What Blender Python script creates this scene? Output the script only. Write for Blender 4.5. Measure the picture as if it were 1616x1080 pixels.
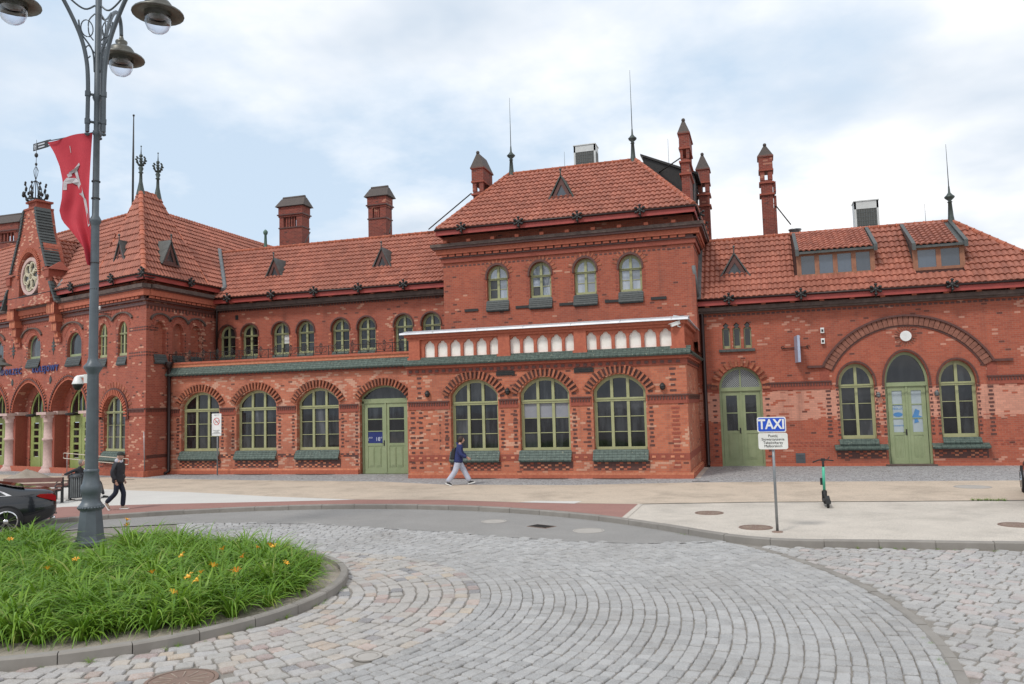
import bpy, bmesh, math, random
import numpy as np
from mathutils import Vector, Matrix
from mathutils.geometry import tessellate_polygon
random.seed(7); rng = np.random.default_rng(7)
for o in list(bpy.data.objects): bpy.data.objects.remove(o)
S = bpy.context.scene
COL = S.collection
R = math.radians

# ------------------------------------------------------------------ camera
YAW, PIT, ROL, FPX, HC = R(-17.2), R(4.6), R(-1.53), 1265.0, 2.9
def cam_rows():
    cy, sy = math.cos(YAW), math.sin(YAW); cp, sp = math.cos(PIT), math.sin(PIT); cr, sr = math.cos(ROL), math.sin(ROL)
    Ry = Matrix(((cy, -sy, 0), (sy, cy, 0), (0, 0, 1)))
    Rp = Matrix(((1, 0, 0), (0, cp, sp), (0, -sp, cp)))
    B = Matrix(((1, 0, 0), (0, 0, -1), (0, 1, 0)))
    Rr = Matrix(((cr, -sr, 0), (sr, cr, 0), (0, 0, 1)))
    return Rr @ B @ Rp @ Ry
CM = cam_rows()
cam = bpy.data.cameras.new('camera'); camo = bpy.data.objects.new('camera', cam); COL.objects.link(camo)
m = Matrix((CM[0], -CM[1], -CM[2])).transposed().to_4x4(); m.translation = (0, 0, HC)
camo.matrix_world = m
cam.sensor_width = 36; cam.sensor_fit = 'HORIZONTAL'; cam.lens = 36 * FPX / 1616
cam.clip_end = 3000; cam.clip_start = 0.1
S.camera = camo

# ------------------------------------------------------------------ light
SUN_EL, SUN_AZ = 52, 205      # azimuth measured clockwise from +Y
w = bpy.data.worlds.new('World'); S.world = w; w.use_nodes = True
nt = w.node_tree; nt.nodes.clear(); N = nt.nodes.new; L = nt.links.new
out = N('ShaderNodeOutputWorld'); bg = N('ShaderNodeBackground'); bg.inputs[1].default_value = 0.1
sky = N('ShaderNodeTexSky'); sky.sky_type = 'NISHITA'; sky.sun_disc = False
sky.sun_elevation = R(SUN_EL); sky.sun_rotation = R(SUN_AZ); sky.air_density = 1.0; sky.dust_density = 3.0
tc = N('ShaderNodeTexCoord'); sep = N('ShaderNodeSeparateXYZ'); L(tc.outputs['Generated'], sep.inputs[0])
# cloud sheet: direction projected on a plane overhead
mx = N('ShaderNodeMath'); mx.operation = 'MAXIMUM'; L(sep.outputs[2], mx.inputs[0]); mx.inputs[1].default_value = 0.0
ad = N('ShaderNodeMath'); ad.operation = 'ADD'; L(mx.outputs[0], ad.inputs[0]); ad.inputs[1].default_value = 0.22
dv = N('ShaderNodeVectorMath'); dv.operation = 'DIVIDE'; L(tc.outputs['Generated'], dv.inputs[0])
cb = N('ShaderNodeCombineXYZ'); [L(ad.outputs[0], cb.inputs[i]) for i in range(3)]; L(cb.outputs[0], dv.inputs[1])
n1 = N('ShaderNodeTexNoise'); n1.inputs['Scale'].default_value = 0.85; n1.inputs['Detail'].default_value = 7; n1.inputs['Roughness'].default_value = 0.56
mp = N('ShaderNodeMapping'); mp.inputs['Location'].default_value = (1.9, 3.3, 8.8); L(dv.outputs[0], mp.inputs[0]); L(mp.outputs[0], n1.inputs['Vector'])
rp = N('ShaderNodeValToRGB'); rp.color_ramp.elements[0].position = 0.38; rp.color_ramp.elements[1].position = 0.53
bi = N('ShaderNodeMath'); bi.operation = 'MULTIPLY_ADD'; L(sep.outputs[0], bi.inputs[0]); bi.inputs[1].default_value = 0.24; L(n1.outputs[0], bi.inputs[2]); bi2 = N('ShaderNodeMath'); bi2.operation = 'ADD'; L(bi.outputs[0], bi2.inputs[0]); bi2.inputs[1].default_value = 0.055
L(bi2.outputs[0], rp.inputs[0])
n2 = N('ShaderNodeTexNoise'); n2.inputs['Scale'].default_value = 1.5; n2.inputs['Detail'].default_value = 5
mp2 = N('ShaderNodeMapping'); mp2.inputs['Location'].default_value = (-2.3, 5.2, 1.4); mp2.inputs['Scale'].default_value = (1, 1, 1.8); L(dv.outputs[0], mp2.inputs[0]); L(mp2.outputs[0], n2.inputs['Vector'])
cr = N('ShaderNodeValToRGB'); e = cr.color_ramp.elements
e[0].position = 0.34; e[0].color = (6.0, 6.9, 8.0, 1); e[1].position = 0.58; e[1].color = (10.2, 10.25, 10.4, 1)
L(n2.outputs[0], cr.inputs[0])
thin = N('ShaderNodeMix'); thin.data_type = 'RGBA'; thin.inputs[0].default_value = 0.72; thin.inputs[7].default_value = (7.2, 8.7, 10.3, 1)
L(sky.outputs[0], thin.inputs[6])
mix = N('ShaderNodeMix'); mix.data_type = 'RGBA'
L(rp.outputs[0], mix.inputs[0]); L(thin.outputs[2], mix.inputs[6]); L(cr.outputs[0], mix.inputs[7])
L(mix.outputs[2], bg.inputs[0]); L(bg.outputs[0], out.inputs[0])
sun = bpy.data.lights.new('sun', 'SUN'); sun.energy = 1.7; sun.angle = R(9); sun.color = (1, 0.96, 0.9)
so = bpy.data.objects.new('sun', sun); COL.objects.link(so)
az = R(SUN_AZ); el = R(SUN_EL)
d = Vector((math.sin(az) * math.cos(el), math.cos(az) * math.cos(el), math.sin(el)))
so.rotation_euler = d.to_track_quat('Z', 'Y').to_euler()
S.view_settings.view_transform = 'Standard'; S.view_settings.look = 'None'; S.view_settings.gamma = 1
S.view_settings.use_curve_mapping = False; S.view_settings.exposure = 0.14
S.render.engine = 'CYCLES'

# ------------------------------------------------------------------ materials
MATS = {}
def lin(h):
    c = [int(h[i:i+2], 16) / 255 for i in (0, 2, 4)]
    return tuple(x / 12.92 if x <= 0.04045 else ((x + 0.055) / 1.055) ** 2.4 for x in c)
class G:
    def __init__(s, name):
        s.m = bpy.data.materials.new(name); s.m.use_nodes = True; s.t = s.m.node_tree; s.t.nodes.clear()
        s.out = s.n('ShaderNodeOutputMaterial'); s.b = s.n('ShaderNodeBsdfPrincipled'); s.l(s.b.outputs[0], s.out.inputs[0])
    def n(s, k, **kw):
        x = s.t.nodes.new(k)
        for a, v in kw.items(): setattr(x, a, v)
        return x
    def l(s, a, b): s.t.links.new(a, b)
    def math(s, op, a, b=None, c=None):
        x = s.n('ShaderNodeMath', operation=op)
        for i, v in enumerate((a, b, c)):
            if v is None: continue
            if isinstance(v, (int, float)): x.inputs[i].default_value = v
            else: s.l(v, x.inputs[i])
        return x.outputs[0]
    def mixc(s, f, a, b, mode='MIX'):
        x = s.n('ShaderNodeMix', data_type='RGBA', blend_type=mode)
        for i, v in ((0, f), (6, a), (7, b)):
            if isinstance(v, (int, float)): x.inputs[i].default_value = v
            elif isinstance(v, tuple): x.inputs[i].default_value = (*v, 1)
            else: s.l(v, x.inputs[i])
        return x.outputs[2]
    def noise(s, vec, scale, detail=3, rough=0.5):
        x = s.n('ShaderNodeTexNoise'); x.inputs['Scale'].default_value = scale; x.inputs['Detail'].default_value = detail
        x.inputs['Roughness'].default_value = rough
        if vec is not None: s.l(vec, x.inputs['Vector'])
        return x.outputs[0]
    def ramp(s, f, a, b, ca=(0, 0, 0), cb=(1, 1, 1)):
        x = s.n('ShaderNodeValToRGB'); x.color_ramp.elements[0].position = a; x.color_ramp.elements[1].position = b
        x.color_ramp.elements[0].color = (*ca, 1); x.color_ramp.elements[1].color = (*cb, 1); s.l(f, x.inputs[0]); return x.outputs[0]
    def bump(s, h, strength=0.4, dist=0.01):
        x = s.n('ShaderNodeBump'); x.inputs['Strength'].default_value = strength; x.inputs['Distance'].default_value = dist
        s.l(h, x.inputs['Height']); s.l(x.outputs[0], s.b.inputs['Normal'])
    def obj(s): return s.n('ShaderNodeTexCoord').outputs['Object']
    def pos(s): return s.n('ShaderNodeNewGeometry').outputs['Position']
    def rnd(s):
        a = s.n('ShaderNodeNewGeometry').outputs['Random Per Island']; b = s.n('ShaderNodeObjectInfo').outputs['Random']
        return s.math('FRACT', s.math('ADD', a, b))
def pmat(name, c, c2=None, scale=6, rough=0.7, metal=0, bump=0.15, spec=0.5, var=0.0, world=True, bdist=0.006, stain=0.0):
    if name in MATS: return MATS[name]
    g = G(name); v = g.pos() if world else g.obj()
    if c2 is None: c2 = tuple(x * 0.82 for x in c)
    col = g.mixc(g.ramp(g.noise(v, scale, 6, .6), .3, .7), c, c2)
    if stain: col = g.mixc(g.math('MULTIPLY', g.ramp(g.noise(v, scale * .13, 4), .45, .7), stain), col, tuple(x * .45 for x in c))
    if var:
        r = g.rnd(); f = g.math('ADD', g.math('MULTIPLY', r, 2 * var), 1 - var)
        cc = g.n('ShaderNodeCombineXYZ'); [g.l(f, cc.inputs[i]) for i in range(3)]
        col = g.mixc(1.0, col, cc.outputs[0], 'MULTIPLY')
    g.l(col, g.b.inputs['Base Color']); g.b.inputs['Roughness'].default_value = rough; g.b.inputs['Metallic'].default_value = metal
    g.b.inputs['Specular IOR Level'].default_value = spec
    if bump: g.bump(g.noise(v, scale * 4, 4), bump, bdist)
    MATS[name] = g.m; return g.m
def brickmat(name, base, base2, light, thr, mortar=(.30, .22, .17), patch=.55, dark=.02, band=None):
    """running-bond brickwork; replaced pale bricks gather in patches; band: (z below which the wall turns pale)"""
    g = G(name); sp = g.n('ShaderNodeSeparateXYZ'); g.l(g.obj(), sp.inputs[0])
    u = g.math('ADD', sp.outputs[0], sp.outputs[1]); v = sp.outputs[2]; bw, bh = .205, .08
    vr = g.math('DIVIDE', v, bh); row = g.math('FLOOR', vr)
    uu = g.math('ADD', g.math('DIVIDE', u, bw), g.math('MULTIPLY', g.math('MODULO', g.math('ABSOLUTE', row), 2), .5)); colm = g.math('FLOOR', uu)
    fu = g.math('FRACT', uu); fv = g.math('FRACT', vr)
    mort = g.math('MAXIMUM', g.math('LESS_THAN', fu, .06), g.math('LESS_THAN', fv, .13))
    cb = g.n('ShaderNodeCombineXYZ'); g.l(colm, cb.inputs[0]); g.l(row, cb.inputs[1])
    wn = g.n('ShaderNodeTexWhiteNoise', noise_dimensions='2D'); g.l(cb.outputs[0], wn.inputs[0]); r = wn.outputs[0]
    cb2 = g.n('ShaderNodeCombineXYZ'); g.l(g.math('MULTIPLY', colm, bw), cb2.inputs[0]); g.l(g.math('MULTIPLY', row, bh * 1.2), cb2.inputs[1]); cb2.inputs[2].default_value = (sum(map(ord, name)) % 97)
    pn = g.noise(cb2.outputs[0], patch, 3, .6)
    lt = g.math('GREATER_THAN', g.math('ADD', pn, g.math('MULTIPLY', g.math('SUBTRACT', r, .5), .42)), thr)
    if band is not None:
        bn = g.math('ADD', v, g.math('MULTIPLY', g.math('SUBTRACT', r, .5), .25))
        inb = g.math('MULTIPLY', g.math('LESS_THAN', bn, band[1]), g.math('GREATER_THAN', bn, band[0]))
        lt = g.math('MAXIMUM', lt, g.math('MULTIPLY', inb, g.math('GREATER_THAN', r, .12)))
    base = tuple(a * k for a, k in zip(base, (.95, .88, .82))); base2 = tuple(a * k for a, k in zip(base2, (.88, .80, .76)))
    c = g.mixc(r, base, base2)
    c = g.mixc(g.math('MULTIPLY', g.math('LESS_THAN', g.math('FRACT', g.math('MULTIPLY', r, 17.3)), dark), .75), c, (.05, .018, .016))
    c = g.mixc(lt, c, g.mixc(r, light, tuple(x * .8 for x in light)))
    c = g.mixc(g.math('MULTIPLY', mort, .55), c, mortar)
    grime = g.ramp(g.noise(g.obj(), .45, 5, .65), .38, .75)
    c = g.mixc(g.math('MULTIPLY', grime, .28), c, (.13, .055, .045))
    mpp = g.n('ShaderNodeMapping'); mpp.inputs['Scale'].default_value = (2.2, 2.2, .22); g.l(g.obj(), mpp.inputs[0]); c = g.mixc(g.math('MULTIPLY', g.ramp(g.noise(mpp.outputs[0], 1.0, 5, .65), .52, .74), .38), c, (.11, .05, .04))
    damp = g.math('MULTIPLY', g.ramp(g.math('ADD', v, g.math('MULTIPLY', g.noise(g.obj(), 1.3, 4), .9)), .55, 1.35, (1, 1, 1), (0, 0, 0)), .35); c = g.mixc(damp, c, (.20, .075, .05))
    g.l(c, g.b.inputs['Base Color']); g.b.inputs['Roughness'].default_value = .82
    h = g.math('SUBTRACT', g.math('MULTIPLY', g.noise(g.obj(), 30, 3), .4), mort); g.bump(h, .35, .008)
    MATS[name] = g.m; return g.m
B1 = brickmat('red brick wall', (.44, .118, .066), (.37, .092, .052), (.64, .30, .20), .80)
B1b = brickmat('red brick wall with repairs', (.44, .118, .070), (.37, .092, .054), (.66, .32, .21), .73, patch=.9)
B1c = brickmat('pavilion brick wall', (.41, .108, .066), (.34, .082, .050), (.68, .33, .22), .71, patch=1.2)
B2 = brickmat('orange brick wall', (.56, .19, .105), (.47, .145, .082), (.70, .36, .24), .70, patch=.8)
B3 = brickmat('rose brick wall', (.44, .118, .067), (.37, .093, .053), (.66, .30, .21), .73, patch=.7, band=(2.05, 3.30))
B4 = brickmat('weathered brick annex wall', (.54, .19, .115), (.45, .145, .085), (.68, .36, .25), .61, patch=.9)
BT = pmat('brick trim', lin('9a5140'), lin('834335'), 14, .8, bump=.3)
BTO = pmat('orange brick trim', lin('b5664c'), lin('9c5340'), 10, .8, bump=.3)
BD = pmat('dark glazed brick', lin('4b302b'), lin('633a32'), 12, .5, bump=.25)
BV = pmat('tan voussoir brick', lin('a8694e'), lin('83452f'), 9, .75, bump=.2, var=.25)
ARB = pmat('brown arch brick', lin('8f5f4e'), lin('74493c'), 9, .8, bump=.2, var=.12)
BVL = pmat('pale repair brick', lin('cf8c6c'), lin('b56a4c'), 9, .8, bump=.2, var=.2)
TILE = pmat('clay roof tile', lin('ab6b57'), lin('905545'), 2.2, .68, bump=.2, var=.13, stain=.45)
TILEB = pmat('clay tile underlay', lin('3f1f18'), None, 5, .9)
RIDGE = pmat('clay ridge tile', lin('bd7156'), lin('a45a42'), 5, .65, var=.2)
def slate():
    g = G('green glazed tile'); br = g.n('ShaderNodeTexBrick'); br.inputs['Scale'].default_value = 1; br.offset = .5
    br.inputs['Brick Width'].default_value = .17; br.inputs['Row Height'].default_value = 10; br.inputs['Mortar Size'].default_value = .006
    mpn = g.n('ShaderNodeMapping'); g.l(g.obj(), mpn.inputs[0]); g.l(mpn.outputs[0], br.inputs[0])
    nz = g.noise(g.obj(), 9, 5, .7)
    c = g.mixc(g.ramp(nz, .35, .65), lin('5f6d66'), lin('434f4a'))
    sp = g.ramp(g.noise(g.obj(), 15, 2), .70, .73); c = g.mixc(sp, c, lin('a5a592'))
    c = g.mixc(g.math('MULTIPLY', br.outputs['Fac'], .7), c, lin('20241f'))
    g.l(c, g.b.inputs['Base Color']); g.b.inputs['Roughness'].default_value = .6; g.b.inputs['Specular IOR Level'].default_value = .3; g.bump(nz, .3, .01); return g.m
GT = slate()
CAPM = pmat('brown black cap tile', lin('524842'), lin('3f3835'), 11, .7, bump=.5, var=.1)
GTD = pmat('blackened glazed tile', lin('373c3c'), lin('4d5150'), 11, .65, bump=.4, var=.2)
FAS = pmat('red painted eave board', lin('a3443c'), lin('8d3a34'), 3, .55, bump=.05)
STN = pmat('grey weathered cornice stone', lin('6d5d56'), lin('4b3d39'), 5, .85, bump=.5, stain=.4)
OLV = pmat('olive green paint', lin('a3a47c'), lin('93956c'), 3, .45, bump=.05)
OLVD = pmat('green door paint', lin('929c78'), lin('84906b'), 2.5, .5, bump=.05)
OLVP = pmat('bright olive door paint', lin('95a062'), lin('879256'), 2.5, .45, bump=.04)
ZNC = pmat('pale zinc sheet', lin('d2d4d8'), lin('b4b7bb'), 2, .4, .3, bump=.05)
LEAD = pmat('lead flashing', lin('7b7f80'), lin('5d6162'), 4, .55, .2, bump=.15)
IRON = pmat('black ironwork', lin('2a2a2b'), lin('3a3937'), 12, .5, .3, bump=.1)
IRG = pmat('grey green zinc finial', lin('4c5652'), lin('3c4340'), 8, .5, .3, bump=.1)
PLS = pmat('white plaster niche', lin('f2f0ea'), lin('e6e3da'), 6, .8, bump=.1)
PNK = pmat('pink sandstone', lin('c9ada6'), lin('b39892'), 7, .8, bump=.2)
DPB = pmat('dark brown downpipe', lin('33201e'), lin('2a1b1a'), 5, .4, .2, bump=0)
WOODR = pmat('brown stained wood', lin('9a6a50'), lin('81543f'), 6, .6, bump=.1)
DRM = pmat('dark dormer sheet metal', lin('5a5d5c'), lin('454846'), 5, .5, .3, bump=.1)
LAMPG = pmat('grey lamp post paint', lin('5e666c'), lin('52595f'), 4, .42, .1, bump=.06, spec=.4)
HATM = pmat('dull bronze lamp hood', lin('6b6a62'), lin('55544e'), 5, .38, .5, bump=.06)
WHT = pmat('white enamel', lin('e6e6e4'), None, 3, .4, bump=0)
STEEL = pmat('galvanised steel', lin('9ea1a2'), lin('888b8d'), 8, .4, .6, bump=.05)
def glass(name, c, rough=.04, ior=1.5, pat=.0, c2=None):
    g = G(name)
    if c2 is None: c2 = tuple(x * 2.2 + .004 for x in c)
    mpn = g.n('ShaderNodeMapping'); mpn.inputs['Scale'].default_value = (3.2, 3.2, .55); g.l(g.pos(), mpn.inputs[0])
    col = g.mixc(g.ramp(g.noise(mpn.outputs[0], 1.4, 3, .55), .42, .62), c, c2); rr_ = g.n('ShaderNodeObjectInfo').outputs['Random']; col = g.mixc(g.math('MULTIPLY', g.math('GREATER_THAN', rr_, .55), .7), col, tuple(x * .4 for x in c))
    g.l(col, g.b.inputs['Base Color']); g.b.inputs['Roughness'].default_value = rough; g.b.inputs['IOR'].default_value = ior
    wv = g.noise(g.pos(), 1.7, 2); g.bump(wv, .08, .02)
    MATS[name] = g.m; return g.m
GL = glass('dark window glass', (.010, .010, .012), c2=(.035, .038, .042), ior=1.6)  # paler c2 streaks paint in reflections as well as curtain tones
GLS = glass('window glass with painted sky reflection', (.20, .24, .30), ior=2.3, c2=(.30, .345, .40))  # grey-blue sky reflection is painted into the base colour
GLC = glass('curtained window glass', (.045, .048, .052), c2=(.10, .105, .115))
BLIND = pmat('grey roller blind', lin('8b8d93'), lin('80828a'), 3, .6, bump=0)
MILK = pmat('frosted door glass', lin('a9b3b6'), lin('98a3a8'), 3, .3, bump=0)

# ------------------------------------------------------------------ building blocks
I4 = Matrix.Identity(4)
WM = {}
def T(x, y, z=0): return Matrix.Translation((x, y, z))
def RZ(a): return Matrix.Rotation(a, 4, 'Z')
def link(name, mesh, mat, parent, W):
    o = bpy.data.objects.new(name, mesh); COL.objects.link(o)
    if mat and not mesh.materials: mesh.materials.append(mat)
    WM[o.name] = W.copy()
    if parent:
        o.parent = parent; o.matrix_local = WM[parent.name].inverted() @ W
    else: o.matrix_local = W
    return o
def thing(name, label, cat, loc, rz=0, group=None):
    o = bpy.data.objects.new(name, None); COL.objects.link(o); o.empty_display_size = .2
    W = T(*loc) @ RZ(rz); o.matrix_local = W; WM[o.name] = W
    tag(o, label, cat, group); return o
def tag(o, label, cat, group=None):
    o['label'] = label; o['category'] = cat
    if group: o['group'] = group
    return o
class MB:
    def __init__(s): s.v = []; s.f = []; s.sm = []
    def add(s, vs, fs, sm=False):
        k = len(s.v); s.v += [tuple(v) for v in vs]; s.f += [tuple(k + i for i in f) for f in fs]; s.sm += [sm] * len(fs); return s
    def box(s, x0, x1, y0, y1, z0, z1):
        vs = [(x, y, z) for z in (z0, z1) for y in (y0, y1) for x in (x0, x1)]
        return s.add(vs, [(0, 2, 3, 1), (4, 5, 7, 6), (0, 1, 5, 4), (1, 3, 7, 5), (3, 2, 6, 7), (2, 0, 4, 6)])
    def hexa(s, b, t):   # bottom 4 pts, top 4 pts
        return s.add(list(b) + list(t), [(3, 2, 1, 0), (4, 5, 6, 7), (0, 1, 5, 4), (1, 2, 6, 5), (2, 3, 7, 6), (3, 0, 4, 7)])
    def prism(s, poly, y0, y1, axis='y'):
        n = len(poly)
        P = lambda a, b, h: (a, h, b) if axis == 'y' else ((a, b, h) if axis == 'z' else (h, a, b))
        vs = [P(a, b, y0) for a, b in poly] + [P(a, b, y1) for a, b in poly]
        tri = tessellate_polygon([[Vector((a, b, 0)) for a, b in poly]])
        fs = [tuple(t) for t in tri] + [tuple(i + n for i in t)[::-1] for t in tri]
        fs += [(i, (i + 1) % n, (i + 1) % n + n, i + n) for i in range(n)]
        return s.add(vs, fs)
    def tube(s, pts, r, n=8, cap=True, sm=True):
        pts = [Vector(p) for p in pts]; m = len(pts); rs = r if isinstance(r, (list, tuple)) else [r] * m
        vs = []; up = None
        for i, p in enumerate(pts):
            t = (pts[min(i + 1, m - 1)] - pts[max(i - 1, 0)]).normalized()
            if up is None: up = Vector((0, 0, 1)) if abs(t.z) < .9 else Vector((1, 0, 0))
            a = t.cross(up).normalized(); b = t.cross(a).normalized(); up = -b if False else up
            for k in range(n):
                an = 2 * math.pi * k / n; vs.append(p + (a * math.cos(an) + b * math.sin(an)) * rs[i])
        fs = [(i * n + k, i * n + (k + 1) % n, (i + 1) * n + (k + 1) % n, (i + 1) * n + k) for i in range(m - 1) for k in range(n)]
        s.add(vs, fs, sm)
        if cap: s.add([], []); k0 = len(s.v) - m * n; s.f += [tuple(k0 + k for k in range(n))[::-1], tuple(k0 + (m - 1) * n + k for k in range(n))]; s.sm += [False, False]
        return s
    def lathe(s, prof, c=(0, 0, 0), n=16, sm=True, M=None):
        vs = []
        for r, z in prof:
            for k in range(n):
                an = 2 * math.pi * (k + .5) / n; p = Vector((r * math.cos(an), r * math.sin(an), z))
                if M: p = M @ p
                vs.append((p.x + c[0], p.y + c[1], p.z + c[2]))
        m = len(prof)
        fs = [(i * n + k, i * n + (k + 1) % n, (i + 1) * n + (k + 1) % n, (i + 1) * n + k) for i in range(m - 1) for k in range(n)]
        s.add(vs, fs, sm); return s
    def ball(s, c, r, n=8, sx=1, sz=1):
        prof = [(max(.001, r * math.sin(math.pi * i / n)) * sx, -r * math.cos(math.pi * i / n) * sz) for i in range(n + 1)]
        return s.lathe(prof, c, n + 2)
    def mesh(s, name):
        me = bpy.data.meshes.new(name); me.from_pydata(s.v, [], s.f); me.polygons.foreach_set('use_smooth', s.sm); me.update(); return me
    def build(s, name, mat, parent=None, W=I4, kind=None, label=None):
        o = link(name, s.mesh(name), mat, parent, W)
        if kind: o['kind'] = kind
        if label: o['label'] = label
        return o
def np_join(name, V, F, Ms, mat, parent=None, W=I4, smooth=False, kind='stuff'):
    """many transformed copies of one template as one mesh"""
    V = np.asarray(V, float); nv = len(V); Ms = np.asarray(Ms, float)
    P = np.einsum('nij,vj->nvi', Ms[:, :3, :3], V) + Ms[:, None, :3, 3]
    n = len(Ms); P = P.reshape(-1, 3)
    me = bpy.data.meshes.new(name)
    lens = np.array([len(f) for f in F]); idx = np.concatenate([np.array(f) for f in F])
    me.vertices.add(n * nv); me.vertices.foreach_set('co', P.ravel())
    allidx = (idx[None] + (np.arange(n) * nv)[:, None]).ravel(); all_l = np.tile(lens, n)
    me.loops.add(len(allidx)); me.loops.foreach_set('vertex_index', allidx.astype(np.int32))
    me.polygons.add(len(all_l)); st = np.concatenate([[0], np.cumsum(all_l)[:-1]])
    me.polygons.foreach_set('loop_start', st.astype(np.int32)); me.polygons.foreach_set('loop_total', all_l.astype(np.int32))
    me.polygons.foreach_set('use_smooth', np.full(len(all_l), smooth)); me.update(calc_edges=True); me.validate()
    o = link(name, me, mat, parent, W)
    if kind: o['kind'] = kind
    return o
def text(name, body, size, mat, parent, W, ext=.004, space=1.0, lsp=1.0, align='CENTER', bold=0.0):
    c = bpy.data.curves.new(name, 'FONT'); c.body = body; c.size = size; c.extrude = ext; c.align_x = align; c.align_y = 'CENTER'
    c.space_character = space; c.space_line = lsp; c.offset = bold
    t = bpy.data.objects.new('tmp', c); COL.objects.link(t)
    dg = bpy.context.evaluated_depsgraph_get(); me = bpy.data.meshes.new_from_object(t.evaluated_get(dg)); me.materials.clear()
    bpy.data.objects.remove(t)
    return link(name, me, mat, parent, W @ Matrix.Rotation(R(90), 4, 'X'))
def arch(xc, w, z0, zs, za, n=16, p=2.0):
    """closed outline of an arched opening"""
    pts = [(xc - w / 2, z0), (xc + w / 2, z0), (xc + w / 2, zs)]
    if p == 0:      # segmental
        return pts + [(x, archz(x, xc, w, zs, za, 0)) for x in [xc + w / 2 * math.cos(math.pi * i / n) for i in range(1, n)]] + [(xc - w / 2, zs)]
    for i in range(1, n):
        a = math.pi * i / n; x = math.cos(a)
        pts.append((xc + w / 2 * x, zs + (za - zs) * (1 - abs(x) ** p) ** (1 / p)))
    return pts + [(xc - w / 2, zs)]
def archz(x, xc, w, zs, za, p=2.0):
    if p == 0:
        h = za - zs; Rr = (w * w / 4 + h * h) / (2 * h); return za - Rr + math.sqrt(max(0, Rr * Rr - min(abs(x - xc), w / 2) ** 2))
    t = min(1, abs(x - xc) / (w / 2)); return zs + (za - zs) * max(0, 1 - t ** p) ** (1 / p)
def circ(xc, zc, r, n=20, rz=None): return [(xc + r * math.cos(2 * math.pi * i / n), zc + (rz or r) * math.sin(2 * math.pi * i / n)) for i in range(n)]
def wallpoly(mb, outer, holes=(), y=0, depth=.3):
    loops = [[Vector((a, b, 0)) for a, b in outer]] + [[Vector((a, b, 0)) for a, b in h] for h in holes]
    tri = tessellate_polygon(loops); flat = [p for l in loops for p in l]
    mb.add([(p.x, y, p.y) for p in flat], [tuple(t) for t in tri])
    for h in holes:
        n = len(h); mb.add([(a, y, b) for a, b in h] + [(a, y + depth, b) for a, b in h], [(i, (i + 1) % n, (i + 1) % n + n, i + n) for i in range(n)])
    return mb
def ring(mb, a, b, y0, y1):
    """band between two outlines with the same point count"""
    n = len(a); mb.add([(x, y0, z) for x, z in a] + [(x, y0, z) for x, z in b] + [(x, y1, z) for x, z in a] + [(x, y1, z) for x, z in b],
        [f for i in range(n) for j in [(i + 1) % n] for f in ((i, j, n + j, n + i), (n + i, n + j, 3 * n + j, 3 * n + i), (i, 2 * n + i, 2 * n + j, j))])

# ------------------------------------------------------------------ the station
ST = thing('station_building', 'long red brick railway station with clay tile roofs behind the forecourt', 'building', (-8, 30, 0.12))
PAV = T(-27.2, 30.4) @ RZ(R(-17))
SIDE = T(-27.2, 30.4) @ RZ(R(90))        # local x = +Y, outward = +X
def part(mb, name, mat, W=I4, parent=None, kind=None, label=None): return mb.build(name, mat, parent or ST, W, kind, label)

BRICKS = []      # (matrix, material) voussoirs: one brick each
def voussoirs(xc, w, zs, za, y, W, h=.30, step=.15, bw=.075, a0=0, proud=.03, mat=None, p=2.0, dep=.12, dark=True):
    a, b = w / 2, za - zs
    N_ = 200; P = [(xc + a * math.cos(t), zs + b * math.sin(t)) for t in np.linspace(a0, math.pi - a0, N_)]
    Ls = np.cumsum([0] + [math.dist(P[i], P[i + 1]) for i in range(N_ - 1)]); n = int(Ls[-1] / step)
    for k in range(n + 1):
        i = min(N_ - 2, int(np.searchsorted(Ls, Ls[-1] * k / n))); x, z = P[i]
        t = np.linspace(a0, math.pi - a0, N_)[i]; nx, nz = math.cos(t) * b, math.sin(t) * a; l = math.hypot(nx, nz) or 1; nx /= l; nz /= l
        ang = math.atan2(nx, nz)
        M = W @ T(x + nx * h / 2, y - proud, z + nz * h / 2) @ Matrix.Rotation(ang, 4, 'Y') @ Matrix.Diagonal((bw, dep, h, 1))
        BRICKS.append((M, mat or BV))
    if dark:
        q = 24; ts = np.linspace(a0, math.pi - a0, q)
        A = [(xc + (a) * math.cos(t), zs + (b) * math.sin(t)) for t in ts]; Bq = [(xc + (a + h * .96) * math.cos(t), zs + (b + h * .96) * math.sin(t)) for t in ts]
        mb = MB(); mb.add([(x_, y - .006, z_) for x_, z_ in A + Bq], [(i, i + 1, q + i + 1, q + i) for i in range(q - 1)])
        part(mb, 'arch_joint', BD, W)
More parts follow.
